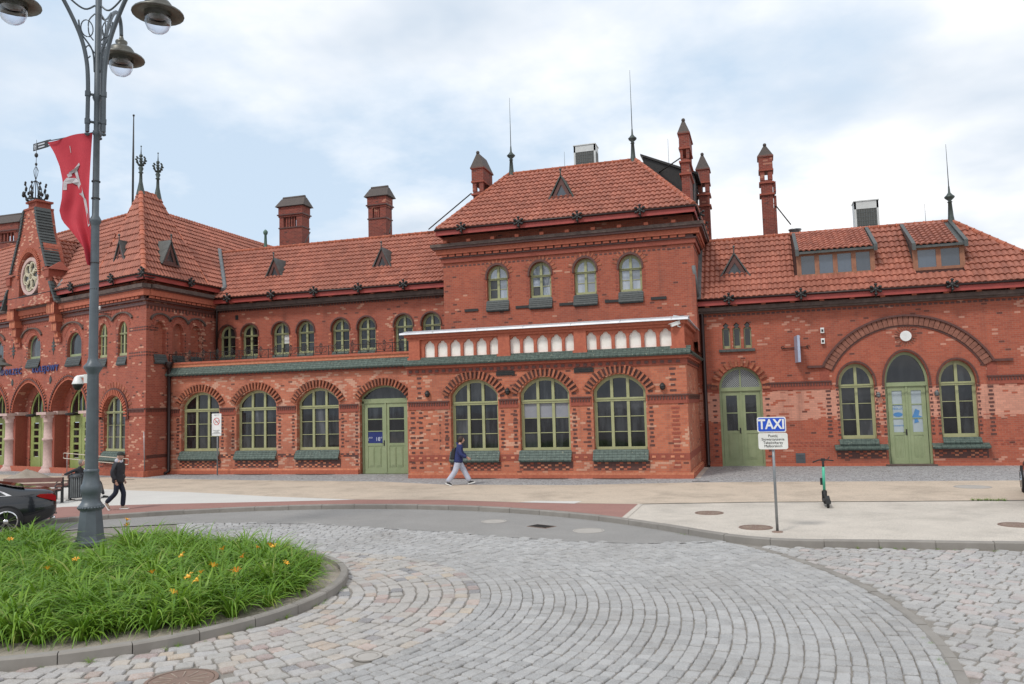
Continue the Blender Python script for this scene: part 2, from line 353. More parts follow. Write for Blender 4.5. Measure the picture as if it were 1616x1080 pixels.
def window(xc, w, z0, zs, za, y, W, cols=3, tz=None, rows=3, gl=GL, fm=OLV, t=.085, p=2.0, topgl=None, bar=.028, special=None, ft=.14, name='window', fanlight_cols=None):
    mb = MB(); prof = arch(xc, w + .2, z0 - .1, zs, za + .12, 16, p); inn = arch(xc, w - 2 * t, z0 + t, zs, za - t, 16, p)
    ring(mb, prof, inn, y, y + .09)
    ws = [xc - w / 2 + t * .6 + (w - 1.2 * t) * i / cols for i in range(cols + 1)]
    tz = tz if tz is not None else zs
    for x in ws[1:-1]:
        mb.box(x - .055, x + .055, y - .03, y + .07, z0 + .01, archz(x, xc, w, zs, za, p) - .01)
    mb.box(xc - w / 2 + .01, xc + w / 2 - .01, y - .05, y + .075, tz, tz + ft); mb.box(xc - w / 2, xc + w / 2, y - .08, y - .02, tz + ft * .55, tz + ft * .8)
    mb.box(xc - w / 2 + .01, xc + w / 2 - .01, y - .06, y + .07, z0 - .03, z0 + .11)
    hs = [z0 + .1 + (tz - z0 - .1) * i / rows for i in range(rows + 1)]
    for i in range(cols):
        for z in hs[1:-1]: mb.box(ws[i] + .04, ws[i + 1] - .04, y + .005, y + .06, z - bar / 2, z + bar / 2)
    wo = part(mb, name, fm, W)
    for i in range(cols):
        for j in range(rows):
            m2 = MB(); m2.box(ws[i] + .03, ws[i + 1] - .03, y + .035, y + .05, hs[j] + .008, hs[j + 1] - .008 if j < rows - 1 else tz + .03)
            mm = gl if not special else special(i, j, gl)
            m2.build('pane', mm, wo, W)
        xs = np.linspace(ws[i] + .03, ws[i + 1] - .03, 7)
        pl = [(xs[0], tz + ft - .04), (xs[-1], tz + ft - .04)] + [(x, max(tz + ft + .005, archz(x, xc, w - .06, zs, za - .03, p))) for x in xs[::-1]]
        m2 = MB(); m2.prism(pl, y + .035, y + .05); m2.build('pane', topgl or gl, wo, W)
    return wo
def sill(x0, x1, zt, zb, y, W, proj=.17, rows=4, mat=GT, back=.015):
    mb = MB()
    for i in range(rows):
        za_, zb_ = zt - (zt - zb) * i / rows, zt - (zt - zb) * (i + 1) / rows
        ya, yb = y + back - (proj + back) * i / rows, y + back - (proj + back) * (i + 1) / rows
        mb.hexa([(x0, ya, za_ - .05), (x1, ya, za_ - .05), (x1, yb, zb_ - .035), (x0, yb, zb_ - .035)], [(x0, ya, za_), (x1, ya, za_), (x1, yb - .012, zb_ + .008), (x0, yb - .012, zb_ + .008)])
    mb.box(x0 + .02, x1 - .02, y - proj + .03, y + .02, zb - .07, zb - .005)
    return part(mb, 'sill', mat, W)
QL = {}
def qbox(mat, W, *b): QL.setdefault((mat.name, tuple(map(tuple, W))), MB()).box(*b)
def quoins(x, z0, z1, y, W, mat=BD, w=.2, h=.08, step=.154, alt=.07):
    z = z0; k = 0
    while z < z1:
        qbox(mat, W, x - w / 2 + (k % 2) * alt / 2, x + w / 2 - (k % 2) * alt / 2, y - .012, y + .02, z, z + h); z += step; k += 1
def checker(x0, x1, z0, z1, y, W):
    qbox(BD, W, x0, x1, y - .004, y + .02, z0, z1)
    r = 0; z = z0 + .01
    while z + .07 < z1:
        x = x0 + .02 + (r % 2) * .14
        while x + .13 < x1:
            if random.random() < .8: qbox(BVL if random.random() < .45 else BTO, W, x, x + .13, y - .014, y, z, z + .065)
            x += .28
        z += .077; r += 1
def band(x0, x1, z0, z1, y, W, proud, mat, name='moulding'):
    mb = MB(); mb.box(x0, x1, y - proud, y + .05, z0, z1); return part(mb, name, mat, W)
def dentils(x0, x1, z0, z1, y, W, proud=.06, step=.16, w=.08, mat=BD):
    x = x0
    while x + w < x1: qbox(mat, W, x, x + w, y - proud, y + .02, z0, z1); x += step
def stringcourse(x0, x1, y, W, z=3.2):
    band(x0, x1, z - .06, z, y, W, .07, BD, 'string_course'); band(x0, x1, z - .34, z - .06, y, W, .03, BT, 'string_course')
    dentils(x0 + .03, x1, z - .19, z - .07, y, W, .055, .11, .055)
def leafdoor(x0, x1, z0, z1, y, W, mat, glass_z, rows=3, gl=GL, special=None, panels=2):
    """two leaves, glazed above, panelled below"""
    xm = (x0 + x1) / 2
    for a, b, sd in ((x0, xm - .006, 0), (xm + .006, x1, 1)):
        mb = MB(); fx = .16
        mb.box(a, b, y + .02, y + .05, z0, glass_z); mb.box(a, a + fx, y, y + .055, z0, z1); mb.box(b - fx, b, y, y + .055, z0, z1)
        mb.box(a + fx, b - fx, y, y + .055, z1 - .18, z1); mb.box(a + fx, b - fx, y, y + .055, z0, z0 + .22); mb.box(a + fx, b - fx, y, y + .055, glass_z - .12, glass_z)
        hs = [glass_z + (z1 - .18 - glass_z) * i / rows for i in range(rows + 1)]
        for h in hs[1:-1]: mb.box(a + fx, b - fx, y + .005, y + .05, h - .02, h + .02)
        pw = (b - a - 2 * fx - .06) / panels
        for i in range(panels):
            xx = a + fx + .04 + i * (pw + .0); mb.box(xx, xx + pw - .06, y + .004, y + .045, z0 + .28, glass_z - .18)
            mb.box(xx + .04, xx + pw - .10, y - .008, y + .045, z0 + .33, glass_z - .23)
        if sd: mb.box(a - .045, a + .035, y - .03, y + .05, z0, z1)
        dr = part(mb, 'door', mat, W)
        for j in range(rows):
            m2 = MB(); m2.box(a + fx - .01, b - fx + .01, y + .03, y + .042, hs[j] + .01 if j else hs[0] - .03, hs[j + 1] - .01 if j < rows - 1 else hs[j + 1] + .03)
            m2.build('pane', special(sd, j, gl) if special else gl, dr, W)
        if sd == 0:
            hb = MB(); hb.box(b - .10, b - .05, y - .02, y, glass_z - .12, glass_z + .12); hb.tube([(b - .075, y - .05, glass_z), (b - .2, y - .06, glass_z)], .012, 6); hb.build('handle', IRON, dr, W)

def slab(poly, z0, z1, name, mat, W=I4, parent=None): mb = MB(); mb.prism(poly, z0, z1, 'z'); return part(mb, name, mat, W, parent)

# ---- annex (ground floor extension, left)
AY = T(0, 31.9)
AX0, AX1 = -27.2, -13.78
awin = [-25.39, -22.31, -19.10]; adoor = -15.85
holes = [arch(x, 2.14, 1.16, 3.34, 3.98, p=0) for x in awin] + [arch(adoor, 2.30, .12, 3.48, 3.98, p=0)]
mb = MB(); wallpoly(mb, [(AX0, 0), (AX1, 0), (AX1, 5.35), (AX0, 5.35)], holes, 0, .34); part(mb, 'wall', B4, AY)
for x in awin:
    window(x, 2.08, 1.2, 3.32, 3.93, .24, AY, 3, 3.04, 3, p=0, special=lambda i, j, g: GLC if (i == 1 and j > 0) else g)
    voussoirs(x, 2.50, 2.78, 4.03, 0, AY, a0=.48, h=.3); sill(x - 1.13, x + 1.1, 1.2, .84, 0, AY); checker(x - 1.15, x + 1.15, .42, .78, 0, AY)
    for sx in (-1, 1): quoins(x + sx * 1.25, 1.3, 2.85, 0, AY, w=.16)
mb = MB(); pr_ = arch(adoor, 2.42, .12, 3.48, 4.06, p=0); ring(mb, pr_, arch(adoor, 2.14, .18, 3.46, 3.90, p=0), .22, .32); mb.box(adoor - 1.12, adoor + 1.12, .2, .33, 3.2, 3.4)
mb.box(adoor - 1.13, adoor - 1.05, .2, .3, .12, 3.3); mb.box(adoor + 1.05, adoor + 1.13, .2, .3, .12, 3.3); df = part(mb, 'door_frame', OLVD, AY)
m2 = MB(); m2.prism([(adoor - 1.06, 3.38)] + [(x, max(3.385, archz(x, adoor, 2.16, 3.46, 3.93, 0))) for x in np.linspace(adoor - 1.06, adoor + 1.06, 13)] + [(adoor + 1.06, 3.38)], .27, .285); m2.build('pane', GLC, df, AY)
BLUE = pmat('blue poster behind glass', lin('1c2766'), lin('20306f'), 2, .3, bump=0)
leafdoor(adoor - 1.04, adoor + 1.04, .14, 3.2, .24, AY, OLVD, 1.45, 3, special=lambda s_, j, g: BLUE if (s_ == 0 and j == 0) else g)
DT = pmat('white print', lin('c9cde0'), None, 3, .5, bump=0)
text('poster_lettering', '8°°  18°°', .24, DT, ST, AY @ T(adoor - .53, .262, 1.62), .001)
voussoirs(adoor, 2.84, 2.58, 4.0, 0, AY, a0=.62, h=.3)
quoins(adoor - 1.3, .5, 2.85, 0, AY, w=.16); quoins(adoor + 1.32, .5, 2.85, 0, AY, w=.22)
xs_ = [AX0, awin[0] - 1.12, awin[0] + 1.12, awin[1] - 1.12, awin[1] + 1.12, awin[2] - 1.12, awin[2] + 1.12, adoor - 1.2, adoor + 1.2, AX1 - .02]
for i in range(0, 10, 2): stringcourse(xs_[i], xs_[i + 1], 0, AY)
for a, b in ((AX0, adoor - 1.2), (adoor + 1.2, AX1)): band(a, b, 0, .30, 0, AY, .09, BTO, 'plinth'); band(a, b, .30, .37, 0, AY, .06, BVL, 'plinth')
for i in (2, 4, 6): checker(xs_[i] + .02, xs_[i + 1] - .02, .88, 1.04, 0, AY)
band(AX0, AX1, 4.66, 4.80, 0, AY, .05, BT, 'cornice'); dentils(AX0, AX1, 4.72, 4.79, 0, AY, .07, .2, .1)
# sloped glazed coping + parapet courses + railing
def coping(x0, x1, zt, zb, y, W, proj=.25, back=.0, rows=4, mat=GT, name='coping'):
    o = sill(x0, x1, zt, zb, y, W, proj, rows, mat, back); o.name = name; return o
coping(AX0, AX1, 5.19, 4.84, 0, AY, .26, .02); band(AX0, AX1, 5.19, 5.33, 0, AY, .015, BVL, 'parapet_course'); band(AX0, AX1, 5.33, 5.42, 0, AY, .07, BTO, 'parapet_course')
slab([(AX0, .0), (AX1, .0), (AX1, 3.5), (AX0, 3.5)], 5.22, 5.34, 'terrace_deck', STN, AY)
def railing():
    mb = MB(); y = -.02; z0, z1 = 5.47, 5.83; x0, x1 = AX0 + .05, AX1 + .0
    mb.tube([(x0, y, z1), (x1, y, z1)], .016, 6); mb.tube([(x0, y, z0), (x1, y, z0)], .014, 6); mb.tube([(x0, y, z0 + .09), (x1, y, z0 + .09)], .010, 6)
    rl = part(mb, 'railing', IRON, AY); n = int((x1 - x0) / .78)
    for i in range(n + 1):
        x = x0 + (x1 - x0) * i / n; m2 = MB(); m2.box(x - .014, x + .014, y - .014, y + .014, 5.38, z1 + .03); m2.build('post', IRON, rl, AY)
        if i < n:
            xc = x + .39; m2 = MB()
            for s_ in (-1, 1):
                c = [(xc + s_ * (.20 + .10 * math.cos(t)), y, 5.68 + .09 * math.sin(t)) for t in np.linspace(-1.9, 2.8, 14)]; m2.tube(c, .011, 5)
                c = [(xc + s_ * (.02 + .05 * math.sin(t)), y, 5.49 + t * .115) for t in np.linspace(0, 3, 7)]; m2.tube(c, .012, 5)
            m2.tube([(xc, y, z0), (xc, y, z1 + .13)], .012, 5)
            m2.ball((xc, y, z1 + .12), .035, 6); m2.ball((xc - .055, y, z1 + .06), .03, 6); m2.ball((xc + .055, y, z1 + .06), .03, 6)
            m2.build('scroll', IRON, rl, AY)
railing()
def lightwell(x, y, W, w=2.0):
    mb = MB(); pts = [(x + w / 2 * math.cos(t), y - .28 * math.sin(t)) for t in np.linspace(0, math.pi, 12)]; mb.prism(pts, .122, .135, 'z'); part(mb, 'light_well', IRON, W)
for x in awin: lightwell(x - .1, -.09, AY)

# ---- upper left wing
UY = T(0, 35.4)
uw = [-26.5, -25.14, -23.30, -21.86, -19.88, -18.44, -16.45, -15.0]
holes = [arch(x, 1.0, 5.80 if i != 6 else 5.55, 6.98, 7.50) for i, x in enumerate(uw)]
mb = MB(); wallpoly(mb, [(-27.4, 5.2), (-13.8, 5.2), (-13.8, 8.95), (-27.4, 8.95)], holes, 0, .3); part(mb, 'wall', B1b, UY)
for i, x in enumerate(uw):
    window(x, .90, 5.86 if i != 6 else 5.6, 6.98, 7.44, .2, UY, 2, 6.86, 2, t=.07, ft=.09, special=(lambda a, b, g: WHT if (a == 1 and b == 1) else g) if i == 2 else None, topgl=GL)
    mb = MB(); ring(mb, arch(x, 1.12, 6.9, 7.0, 7.58), arch(x, 1.0, 6.9, 6.98, 7.5), -.05, .02); part(mb, 'hood_mould', BD, UY)
    for s_ in (-1, 1): quoins(x + s_ * .6, 5.9, 6.9, 0, UY, mat=BVL if (i + s_) % 3 == 0 else BT, w=.12, step=.2)
    if i != 6: sill(x - .46, x + .46, 5.84, 5.62, 0, UY, .12, 2)
mb = MB(); mb.box(-26.0, -25.83, -.02, .03, 7.78, 8.02); part(mb, 'vent', IRON, UY)
def eave(x0, x1, ye, ze, W, wall_y, fh=.27, stone=(.32, .58)):
    """red eave board, grey stone cornice and corbel courses. ze = eave edge height"""
    mb = MB(); mb.box(x0, x1, ye + .02, ye + .06, ze - fh, ze - .01); part(mb, 'eave_board', FAS, W)
    mb = MB(); mb.tube([(x0, ye - .03, ze - .02), (x1, ye - .03, ze - .02)], .05, 8); part(mb, 'gutter', DPB, W)
    mb = MB(); mb.box(x0 + .05, x1 - .05, ye + .06, wall_y + .1, ze - fh + .08, ze - fh + .12); part(mb, 'soffit', DPB, W)
eave(-27.3, -13.86, 34.8, 8.87, I4, 35.4)
mb = MB(); mb.box(-27.4, -13.86, 35.08, 35.42, 8.36, 8.56); mb.box(-27.4, -13.86, 35.16, 35.42, 8.28, 8.36); part(mb, 'cornice', STN)
x = -27.2
while x < -13.9: qbox(BTO, I4, x, x + .18, 35.0, 35.42, 8.56, 8.66); x += 1.15
dentils(-27.4, -13.8, 8.2, 8.27, 0, UY, .05, .16, .08)

# ---- tower (upper storeys of the raised middle part)
TY = T(0, 34.3)
tw = [-11.24, -9.22, -7.18, -5.19]; TX0, TX1 = -13.86, -2.46
holes = [arch(x, 1.0, 7.66, 8.78, 9.33) for x in tw]
mb = MB(); wallpoly(mb, [(TX0, 5.4), (TX1, 5.4), (TX1, 11.0), (TX0, 11.0)], holes, 0, .3); part(mb, 'wall', B1, TY)
mb = MB(); wallpoly(mb, [(0, 5.0), (7.5, 5.0), (7.5, 11.0), (0, 11.0)]); part(mb, 'wall', B1, T(TX1, 34.3) @ RZ(R(90)))
mb = MB(); wallpoly(mb, [(0, 5.0), (7.5, 5.0), (7.5, 11.0), (0, 11.0)]); part(mb, 'wall', B1, T(TX0, 34.3) @ RZ(R(90)))
for i, x in enumerate(tw):
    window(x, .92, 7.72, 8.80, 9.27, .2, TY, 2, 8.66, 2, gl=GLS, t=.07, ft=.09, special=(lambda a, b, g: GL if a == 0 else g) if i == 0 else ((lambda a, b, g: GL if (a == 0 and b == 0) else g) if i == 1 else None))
    mb = MB(); ring(mb, arch(x, 1.14, 8.7, 8.82, 9.43), arch(x, 1.0, 8.7, 8.78, 9.33), -.05, .02); part(mb, 'hood_mould', BD, TY)
    voussoirs(x, 1.16, 8.82, 9.43, 0, TY, h=.2, step=.15, proud=.008, a0=.25, mat=BV, dep=.03, dark=False)
    for s_ in (-1, 1): quoins(x + s_ * .6, 7.8, 8.75, 0, TY, mat=BT, w=.13, step=.154)
    sill(x - .54, x + .54, 7.72, 7.27, 0, TY, .12, 5, GTD)
    mb = MB(); mb.box(x + .85, x + 1.5, -.05, .02, 7.28, 7.40); part(mb, 'cover_slab', IRON, TY)
mb = MB(); mb.box(tw[0] - 1.6, tw[0] - .95, -.05, .02, 7.28, 7.40); part(mb, 'cover_slab', IRON, TY)
def tower_cornice(W, x0, x1, ext0=.0, ext1=.0):
    for z0, z1, pj, mt, nm in ((10.30, 10.44, .46, STN, 'cornice'), (10.20, 10.30, .40, BD, 'cornice'), (9.98, 10.20, .26, BTO, 'cornice'), (9.80, 9.86, .14, BD, 'cornice'), (9.60, 9.80, .08, BT, 'cornice')):
        mb = MB(); mb.box(x0 - pj * ext0, x1 + pj * ext1, -pj, .03, z0, z1); part(mb, nm, mt, W)
    dentils(x0, x1, 9.87, 9.97, 0, W, .2, .36, .28, BTO); qbox(BD, W, x0, x1, -.12, .02, 9.86, 9.98)
    x = x0 + .2
    while x < x1: qbox(BTO, W, x, x + .18, -.5, .02, 10.44, 10.56); x += 1.15
    dentils(x0, x1, 9.28 + .12, 9.47, 0, W, .012, .21, .13, BD)
tower_cornice(TY, TX0, TX1, 1, 1); tower_cornice(T(TX1, 34.3) @ RZ(R(90)), .0, 7.5)
mb = MB(); EY = 33.5
eave(-13.9, -2.28, 33.5, 11.03, I4, 34.3)
eave(.0, 8.9, -.0, 11.03, T(-2.28, 33.5) @ RZ(R(90)), .6)
eave(.0, 8.9, -.0, 11.03, T(-13.9, 42.4) @ RZ(R(-90)), .6)

# ---- roofs with pantiles
TW_, TE_ = .22, .40
def tile_template():
    n = 5; V = []; F = []
    for row, (vv, hh) in enumerate(((0, .075), (TE_ + .05, .012))):
        for i in range(n + 1):
            u = i / n; V.append((u * TW_ * 1.03, vv, hh + .05 * math.sin(math.pi * min(1, u / .8)) * (1 if u <= .8 else 0) - (.012 if u > .8 else 0)))
    for i in range(n + 1): x, y, z = V[i]; V.append((x, y + .004, z - .06))
    for i in range(n): F.append((i, i + 1, n + 2 + i, n + 1 + i)); F.append((i + 1, i, 2 * n + 2 + i, 2 * n + 3 + i))
    return V, F
TV, TF = tile_template()
TILES = []
def roofslope(O, U, Vd, poly, name='roof', tiles=True, skip=None):
    """O eave corner, U along the eave, Vd up the slope, poly outline in (u,v) metres"""
    O, U, Vd = Vector(O), Vector(U).normalized(), Vector(Vd).normalized(); Nn = U.cross(Vd).normalized()
    M = Matrix((U, Vd, Nn)).transposed().to_4x4(); M.translation = O
    mb = MB(); mb.prism(poly, -.12, -.02, 'z'); ro = part(mb, name, TILEB, M)
    if not tiles: return ro, M
    us = [p[0] for p in poly]; vs = [p[1] for p in poly]
    def inside(u, v):
        c = False; n = len(poly)
        for i in range(n):
            (x1, y1), (x2, y2) = poly[i], poly[(i + 1) % n]
            if (y1 > v) != (y2 > v) and u < (x2 - x1) * (v - y1) / (y2 - y1) + x1: c = not c
        return c
    v = -.03; 
    while v < max(vs):
        k0 = math.floor(min(us) / TW_); u = k0 * TW_
        while u < max(us):
            if inside(u + TW_ / 2, max(.02, v + TE_ / 2)) and not (skip and skip(u + TW_ / 2, v + TE_ / 2)):
                TILES.append((ro, M @ T(u + random.uniform(-.004, .004), v + random.uniform(-.006, .006), random.uniform(-.004, .004)) @ Matrix.Rotation(random.uniform(-.012, .012), 4, 'Z')))
            u += TW_
        v += TE_
    return ro, M
RCAP = []
def ridgecaps(a, b, parent=None, r=.10, step=.36):
    a, b = Vector(a), Vector(b); n = max(1, int((b - a).length / step)); mb = MB()
    for i in range(n):
        p, q = a.lerp(b, i / n), a.lerp(b, (i + 1.08) / n); mb.tube([p, p.lerp(q, .12), p.lerp(q, .121), q], [r * 1.12, r * 1.12, r, r * .93], 8)
    return part(mb, 'ridge_tiles', RIDGE, kind='stuff')
# left wing roof
lw_run, lw_rise = 38.5 - 34.8, 12.10 - 8.87; ls = math.hypot(lw_run, lw_rise)
roofslope((-31.0, 34.8, 8.87), (1, 0, 0), (0, lw_run, lw_rise), [(3.75, 0), (17.12, 0), (17.12, ls), (.6, ls)])
roofslope((-13.8, 42.2, 8.87), (-1, 0, 0), (0, -lw_run, lw_rise), [(0, 0), (17, 0), (17, ls), (0, ls)], tiles=False)
ridgecaps((-30.3, 38.5, 12.13), (-13.5, 38.5, 12.13))
# tower roof
RY, RZt = 37.5, 14.42; run = RY - 33.5; rise = RZt - 11.03; sl = math.hypot(run, rise); RX0, RX1 = -11.55, -5.22
roofslope((-13.9, 33.5, 11.03), (1, 0, 0), (0, run, rise), [(0, 0), (11.62, 0), (RX1 + 13.9, sl), (RX0 + 13.9, sl)])
hr = -2.28 - RX1; hs_ = math.hypot(hr, rise)
roofslope((-2.28, 33.5, 11.03), (0, 1, 0), (-hr, 0, rise), [(0, 0), (8, 0), (4, hs_)])
hl = RX0 + 13.9; hs2 = math.hypot(hl, rise)
roofslope((-13.9, 41.5, 11.03), (0, -1, 0), (hl, 0, rise), [(0, 0), (8, 0), (4, hs2)], tiles=False)
roofslope((-2.28, 41.5, 11.03), (-1, 0, 0), (0, -run, rise), [(0, 0), (11.62, 0), (-2.28 - RX0, sl), (-2.28 - RX1, sl)], tiles=False)
ridgecaps((RX0, RY, RZt + .03), (RX1, RY, RZt + .03)); ridgecaps((-2.35, 33.58, 11.10), (RX1, RY, RZt + .03), r=.11); ridgecaps((-13.83, 33.58, 11.10), (RX0, RY, RZt + .03))
# right wing
RWY = T(0, 35.5); RWX0, RWX1 = -2.46, 11.0
holes = [arch(-.88, 1.76, .12, 3.42, 4.33), arch(3.68, 1.36, 1.18, 3.44, 4.28), arch(5.55, 1.62, .12, 3.4, 4.68), arch(7.38, 1.34, 1.2, 3.42, 4.26)]
def trefoil(xc, w, z0, z1):
    h = w / 2
    return [(xc - h, z0), (xc + h, z0), (xc + h, z1 - .26), (xc + h * .45, z1 - .20), (xc + h * .8, z1 - .12), (xc + h * .35, z1 - .05), (xc, z1), (xc - h * .35, z1 - .05), (xc - h * .8, z1 - .12), (xc - h * .45, z1 - .20), (xc - h, z1 - .26)]
lanx = [-1.36, -.92, -.48]
holes += [trefoil(x, .32, 5.12, 6.24) for x in lanx]
mb = MB(); wallpoly(mb, [(RWX0 - .3, 0), (RWX1, 0), (RWX1, 7.3), (RWX0 - .3, 7.3)], holes, 0, .34); part(mb, 'wall', B3, RWY)
mb = MB(); wallpoly(mb, [(0, 0), (6, 0), (6, 7.3), (0, 7.3)]); part(mb, 'wall', B3, T(RWX1, 35.5) @ RZ(R(90)))
for x in lanx:
    mb = MB(); ring(mb, [(x - .15, 5.13), (x + .15, 5.13), (x + .15, 6.0), (x - .15, 6.0)], [(x - .11, 5.25), (x + .11, 5.25), (x + .11, 5.97), (x - .11, 5.97)], .2, .26); wo = part(mb, 'window', OLV, RWY)
    m2 = MB(); m2.box(x - .16, x + .16, .24, .25, 5.13, 6.24); m2.build('pane', GL, wo, RWY)
mb = MB(); mb.box(-1.68, -.2, -.1, .03, 4.98, 5.09); part(mb, 'sill', GTD, RWY)
window(3.68, 1.28, 1.24, 3.44, 4.22, .24, RWY, 2, 3.30, 3, gl=GL, special=lambda i, j, g: GLC if i == 1 else g)
window(7.38, 1.26, 1.26, 3.42, 4.20, .24, RWY, 2, 3.28, 3)
# centre doors with dark fanlight
mb = MB(); ring(mb, arch(5.55, 1.74, .12, 3.4, 4.76), arch(5.55, 1.44, .18, 3.4, 4.57), .18, .3); mb.box(4.78, 6.32, .16, .3, 3.3, 3.46); df = part(mb, 'door_frame', OLVD, RWY)
m2 = MB(); m2.prism([(4.8, 3.46)] + [(x, max(3.47, archz(x, 5.55, 1.5, 3.4, 4.6))) for x in np.linspace(4.8, 6.3, 13)] + [(6.3, 3.46)], .24, .255); m2.build('pane', GL, df, RWY)
leafdoor(4.85, 6.25, .18, 3.3, .22, RWY, OLVD, 1.45, 3, gl=MILK)
PB = pmat('blue film on door glass', lin('4d83b8'), None, 3, .4, bump=0)
for i, (xx, zz, tx, ss) in enumerate([(5.2, 2.46, 'PUNKT\nOBSŁUGI', .13), (5.2, 1.72, 'otwarte', .12)]): text('door_lettering', tx, ss, PB, ST, RWY @ T(xx, .245, zz), .001)
mb = MB(); mb.prism(circ(5.2, 2.16, .17, 20, .09), .238, .246); mb.prism([(5.78, 1.8), (5.95, 1.85), (5.9, 2.0), (6.08, 2.05), (5.95, 2.12), (6.0, 2.3), (5.85, 2.38), (5.78, 2.2), (5.72, 2.05), (5.8, 1.95)], .238, .246); part(mb, 'door_emblem', PB, RWY)
# left green door
mb = MB(); ring(mb, arch(-.88, 1.88, .12, 3.42, 4.42), arch(-.88, 1.58, .18, 3.42, 4.23), .18, .3); mb.box(-1.72, -.04, .16, .3, 3.30, 3.46); mb.box(-.91, -.85, .2, .28, 3.4, 4.25); df = part(mb, 'door_frame', OLVD, RWY)
g = G('diamond lattice fanlight'); sp = g.n('ShaderNodeSeparateXYZ'); g.l(g.obj(), sp.inputs[0])
la = g.math('LESS_THAN', g.math('FRACT', g.math('MULTIPLY', g.math('ADD', sp.outputs[0], sp.outputs[2]), 11)), .28); lb = g.math('LESS_THAN', g.math('FRACT', g.math('MULTIPLY', g.math('SUBTRACT', sp.outputs[0], sp.outputs[2]), 11)), .28)
g.l(g.mixc(g.math('MAXIMUM', la, lb), (.05, .055, .06), (.32, .34, .34)), g.b.inputs['Base Color']); g.b.inputs['Roughness'].default_value = .3
m2 = MB(); m2.prism([(-1.69, 3.46)] + [(x, max(3.47, archz(x, -.88, 1.62, 3.42, 4.26))) for x in np.linspace(-1.69, -.07, 13)] + [(-.07, 3.46)], .24, .255); m2.build('pane', g.m, df, RWY)
leafdoor(-1.66, -.10, .14, 3.30, .22, RWY, OLVD, 1.62, 2, panels=1)
voussoirs(-.88, 1.8, 3.42, 4.36, 0, RWY, h=.30, step=.19, proud=.02, mat=BV, bw=.1, dark=False)
for s_ in (-1, 1):
    quoins(-.88 + s_ * 1.08, .5, 3.1, 0, RWY, w=.18, step=.24)
stringcourse(RWX0, -1.78, 0, RWY, 3.62); stringcourse(.02, 2.75, 0, RWY, 3.62); stringcourse(8.42, RWX1, 0, RWY, 3.62)
# big relieving arch
def bigarch():
    xc, zs = 5.56, 2.64; q = 40; ts = np.linspace(R(26.5), R(153.5), q)
    A = [(xc + 3.12 * math.cos(t), zs + 3.12 * math.sin(t)) for t in ts]; Bq = [(xc + 3.46 * math.cos(t), zs + 3.46 * math.sin(t)) for t in ts]; Cq = [(xc + 3.54 * math.cos(t), zs + 3.54 * math.sin(t)) for t in ts]
    A2 = [(xc + 3.06 * math.cos(t), zs + 3.06 * math.sin(t)) for t in ts]
    def rg(P, Q, y0, mt):
        mb = MB(); mb.add([(x, y0, z) for x, z in P + Q] + [(x, .02, z) for x, z in P + Q], [f for i in range(q - 1) for f in ((i, i + 1, q + i + 1, q + i), (q + i, q + i + 1, 3 * q + i + 1, 3 * q + i), (i, 2 * q + i, 2 * q + i + 1, i + 1))]); part(mb, 'arch_moulding', mt, RWY)
    rg(Bq, Cq, -.14, BD); rg(A2, A, -.04, BD)
    n = 38
    for k in range(n):
        t = R(26.5) + R(127) * (k + .5) / n; x, z = xc + 3.29 * math.cos(t), zs + 3.29 * math.sin(t); nx, nz = math.cos(t), math.sin(t); l = math.hypot(nx, nz)
        BRICKS.append((RWY @ T(x, -.02, z) @ Matrix.Rotation(math.atan2(nx / l, nz / l), 4, 'Y') @ Matrix.Diagonal((.17, .12, .33, 1)), ARB))
    for a, b in ((1.85, 2.5), (8.62, 9.35)): band(a, b, 4.16, 4.26, 0, RWY, .12, BD, 'springer')
    for x in (2.5, 8.62): band(x - .18, x + .18, 3.62, 4.15, 0, RWY, .02, BT, 'pier'); quoins(x + (.1 if x < 5 else -.1), 1.3, 3.3, 0, RWY, w=.2, step=.154); 
bigarch()
for x in (2.95, 4.42, 4.68, 6.42, 6.66, 8.1): quoins(x, 1.35, 3.4, 0, RWY, w=.12, step=.154)
for xc, w, zs, za in ((3.68, 1.40, 3.46, 4.32), (5.55, 1.66, 3.42, 4.72), (7.38, 1.38, 3.44, 4.30)):
    mb = MB(); ring(mb, arch(xc, w + .14, zs - .1, zs, za + .07), arch(xc, w, zs - .1, zs, za), -.05, .02); part(mb, 'hood_mould', BD, RWY)
mb = MB(); mb.prism(circ(5.63, 5.31, .21, 24), -.07, .0); part(mb, 'round_lamp', WHT, RWY)
for k in range(22):
    t = 2 * math.pi * k / 22; r_ = .33; BRICKS.append((RWY @ T(5.63 + r_ * math.cos(t), -.01, 5.31 + r_ * math.sin(t)) @ Matrix.Rotation(math.atan2(math.cos(t), math.sin(t)), 4, 'Y') @ Matrix.Diagonal((.03, .04, .17, 1)), ARB))
sill(2.92, 4.4, 1.22, 1.02, 0, RWY, .16, 3); sill(2.72, 4.72, 1.0, .84, 0, RWY, .3, 2); sill(6.72, 8.08, 1.24, 1.04, 0, RWY, .16, 3); sill(6.32, 8.34, 1.02, .86, 0, RWY, .3, 2)
checker(2.8, 4.66, .42, .76, 0, RWY); checker(6.4, 8.3, .42, .76, 0, RWY)
for a, b in ((RWX0, -1.76), (0, 4.74), (6.36, RWX1)): band(a, b, 0, .24, 0, RWY, .07, BTO, 'plinth')
for a, b in ((RWX0, -1.8), (.0, 2.7), (8.5, RWX1)): dentils(a, b, .92, .98, 0, RWY, .01, .22, .12, BT); dentils(a, b, 1.06, 1.12, 0, RWY, .01, .2, .12, BT)
mb = MB(); mb.box(4.6, 6.45, -.25, .2, .122, .19); part(mb, 'door_step', STN, RWY)
VG = pmat('grey vent grille', lin('5d6266'), None, 4, .5, .3)
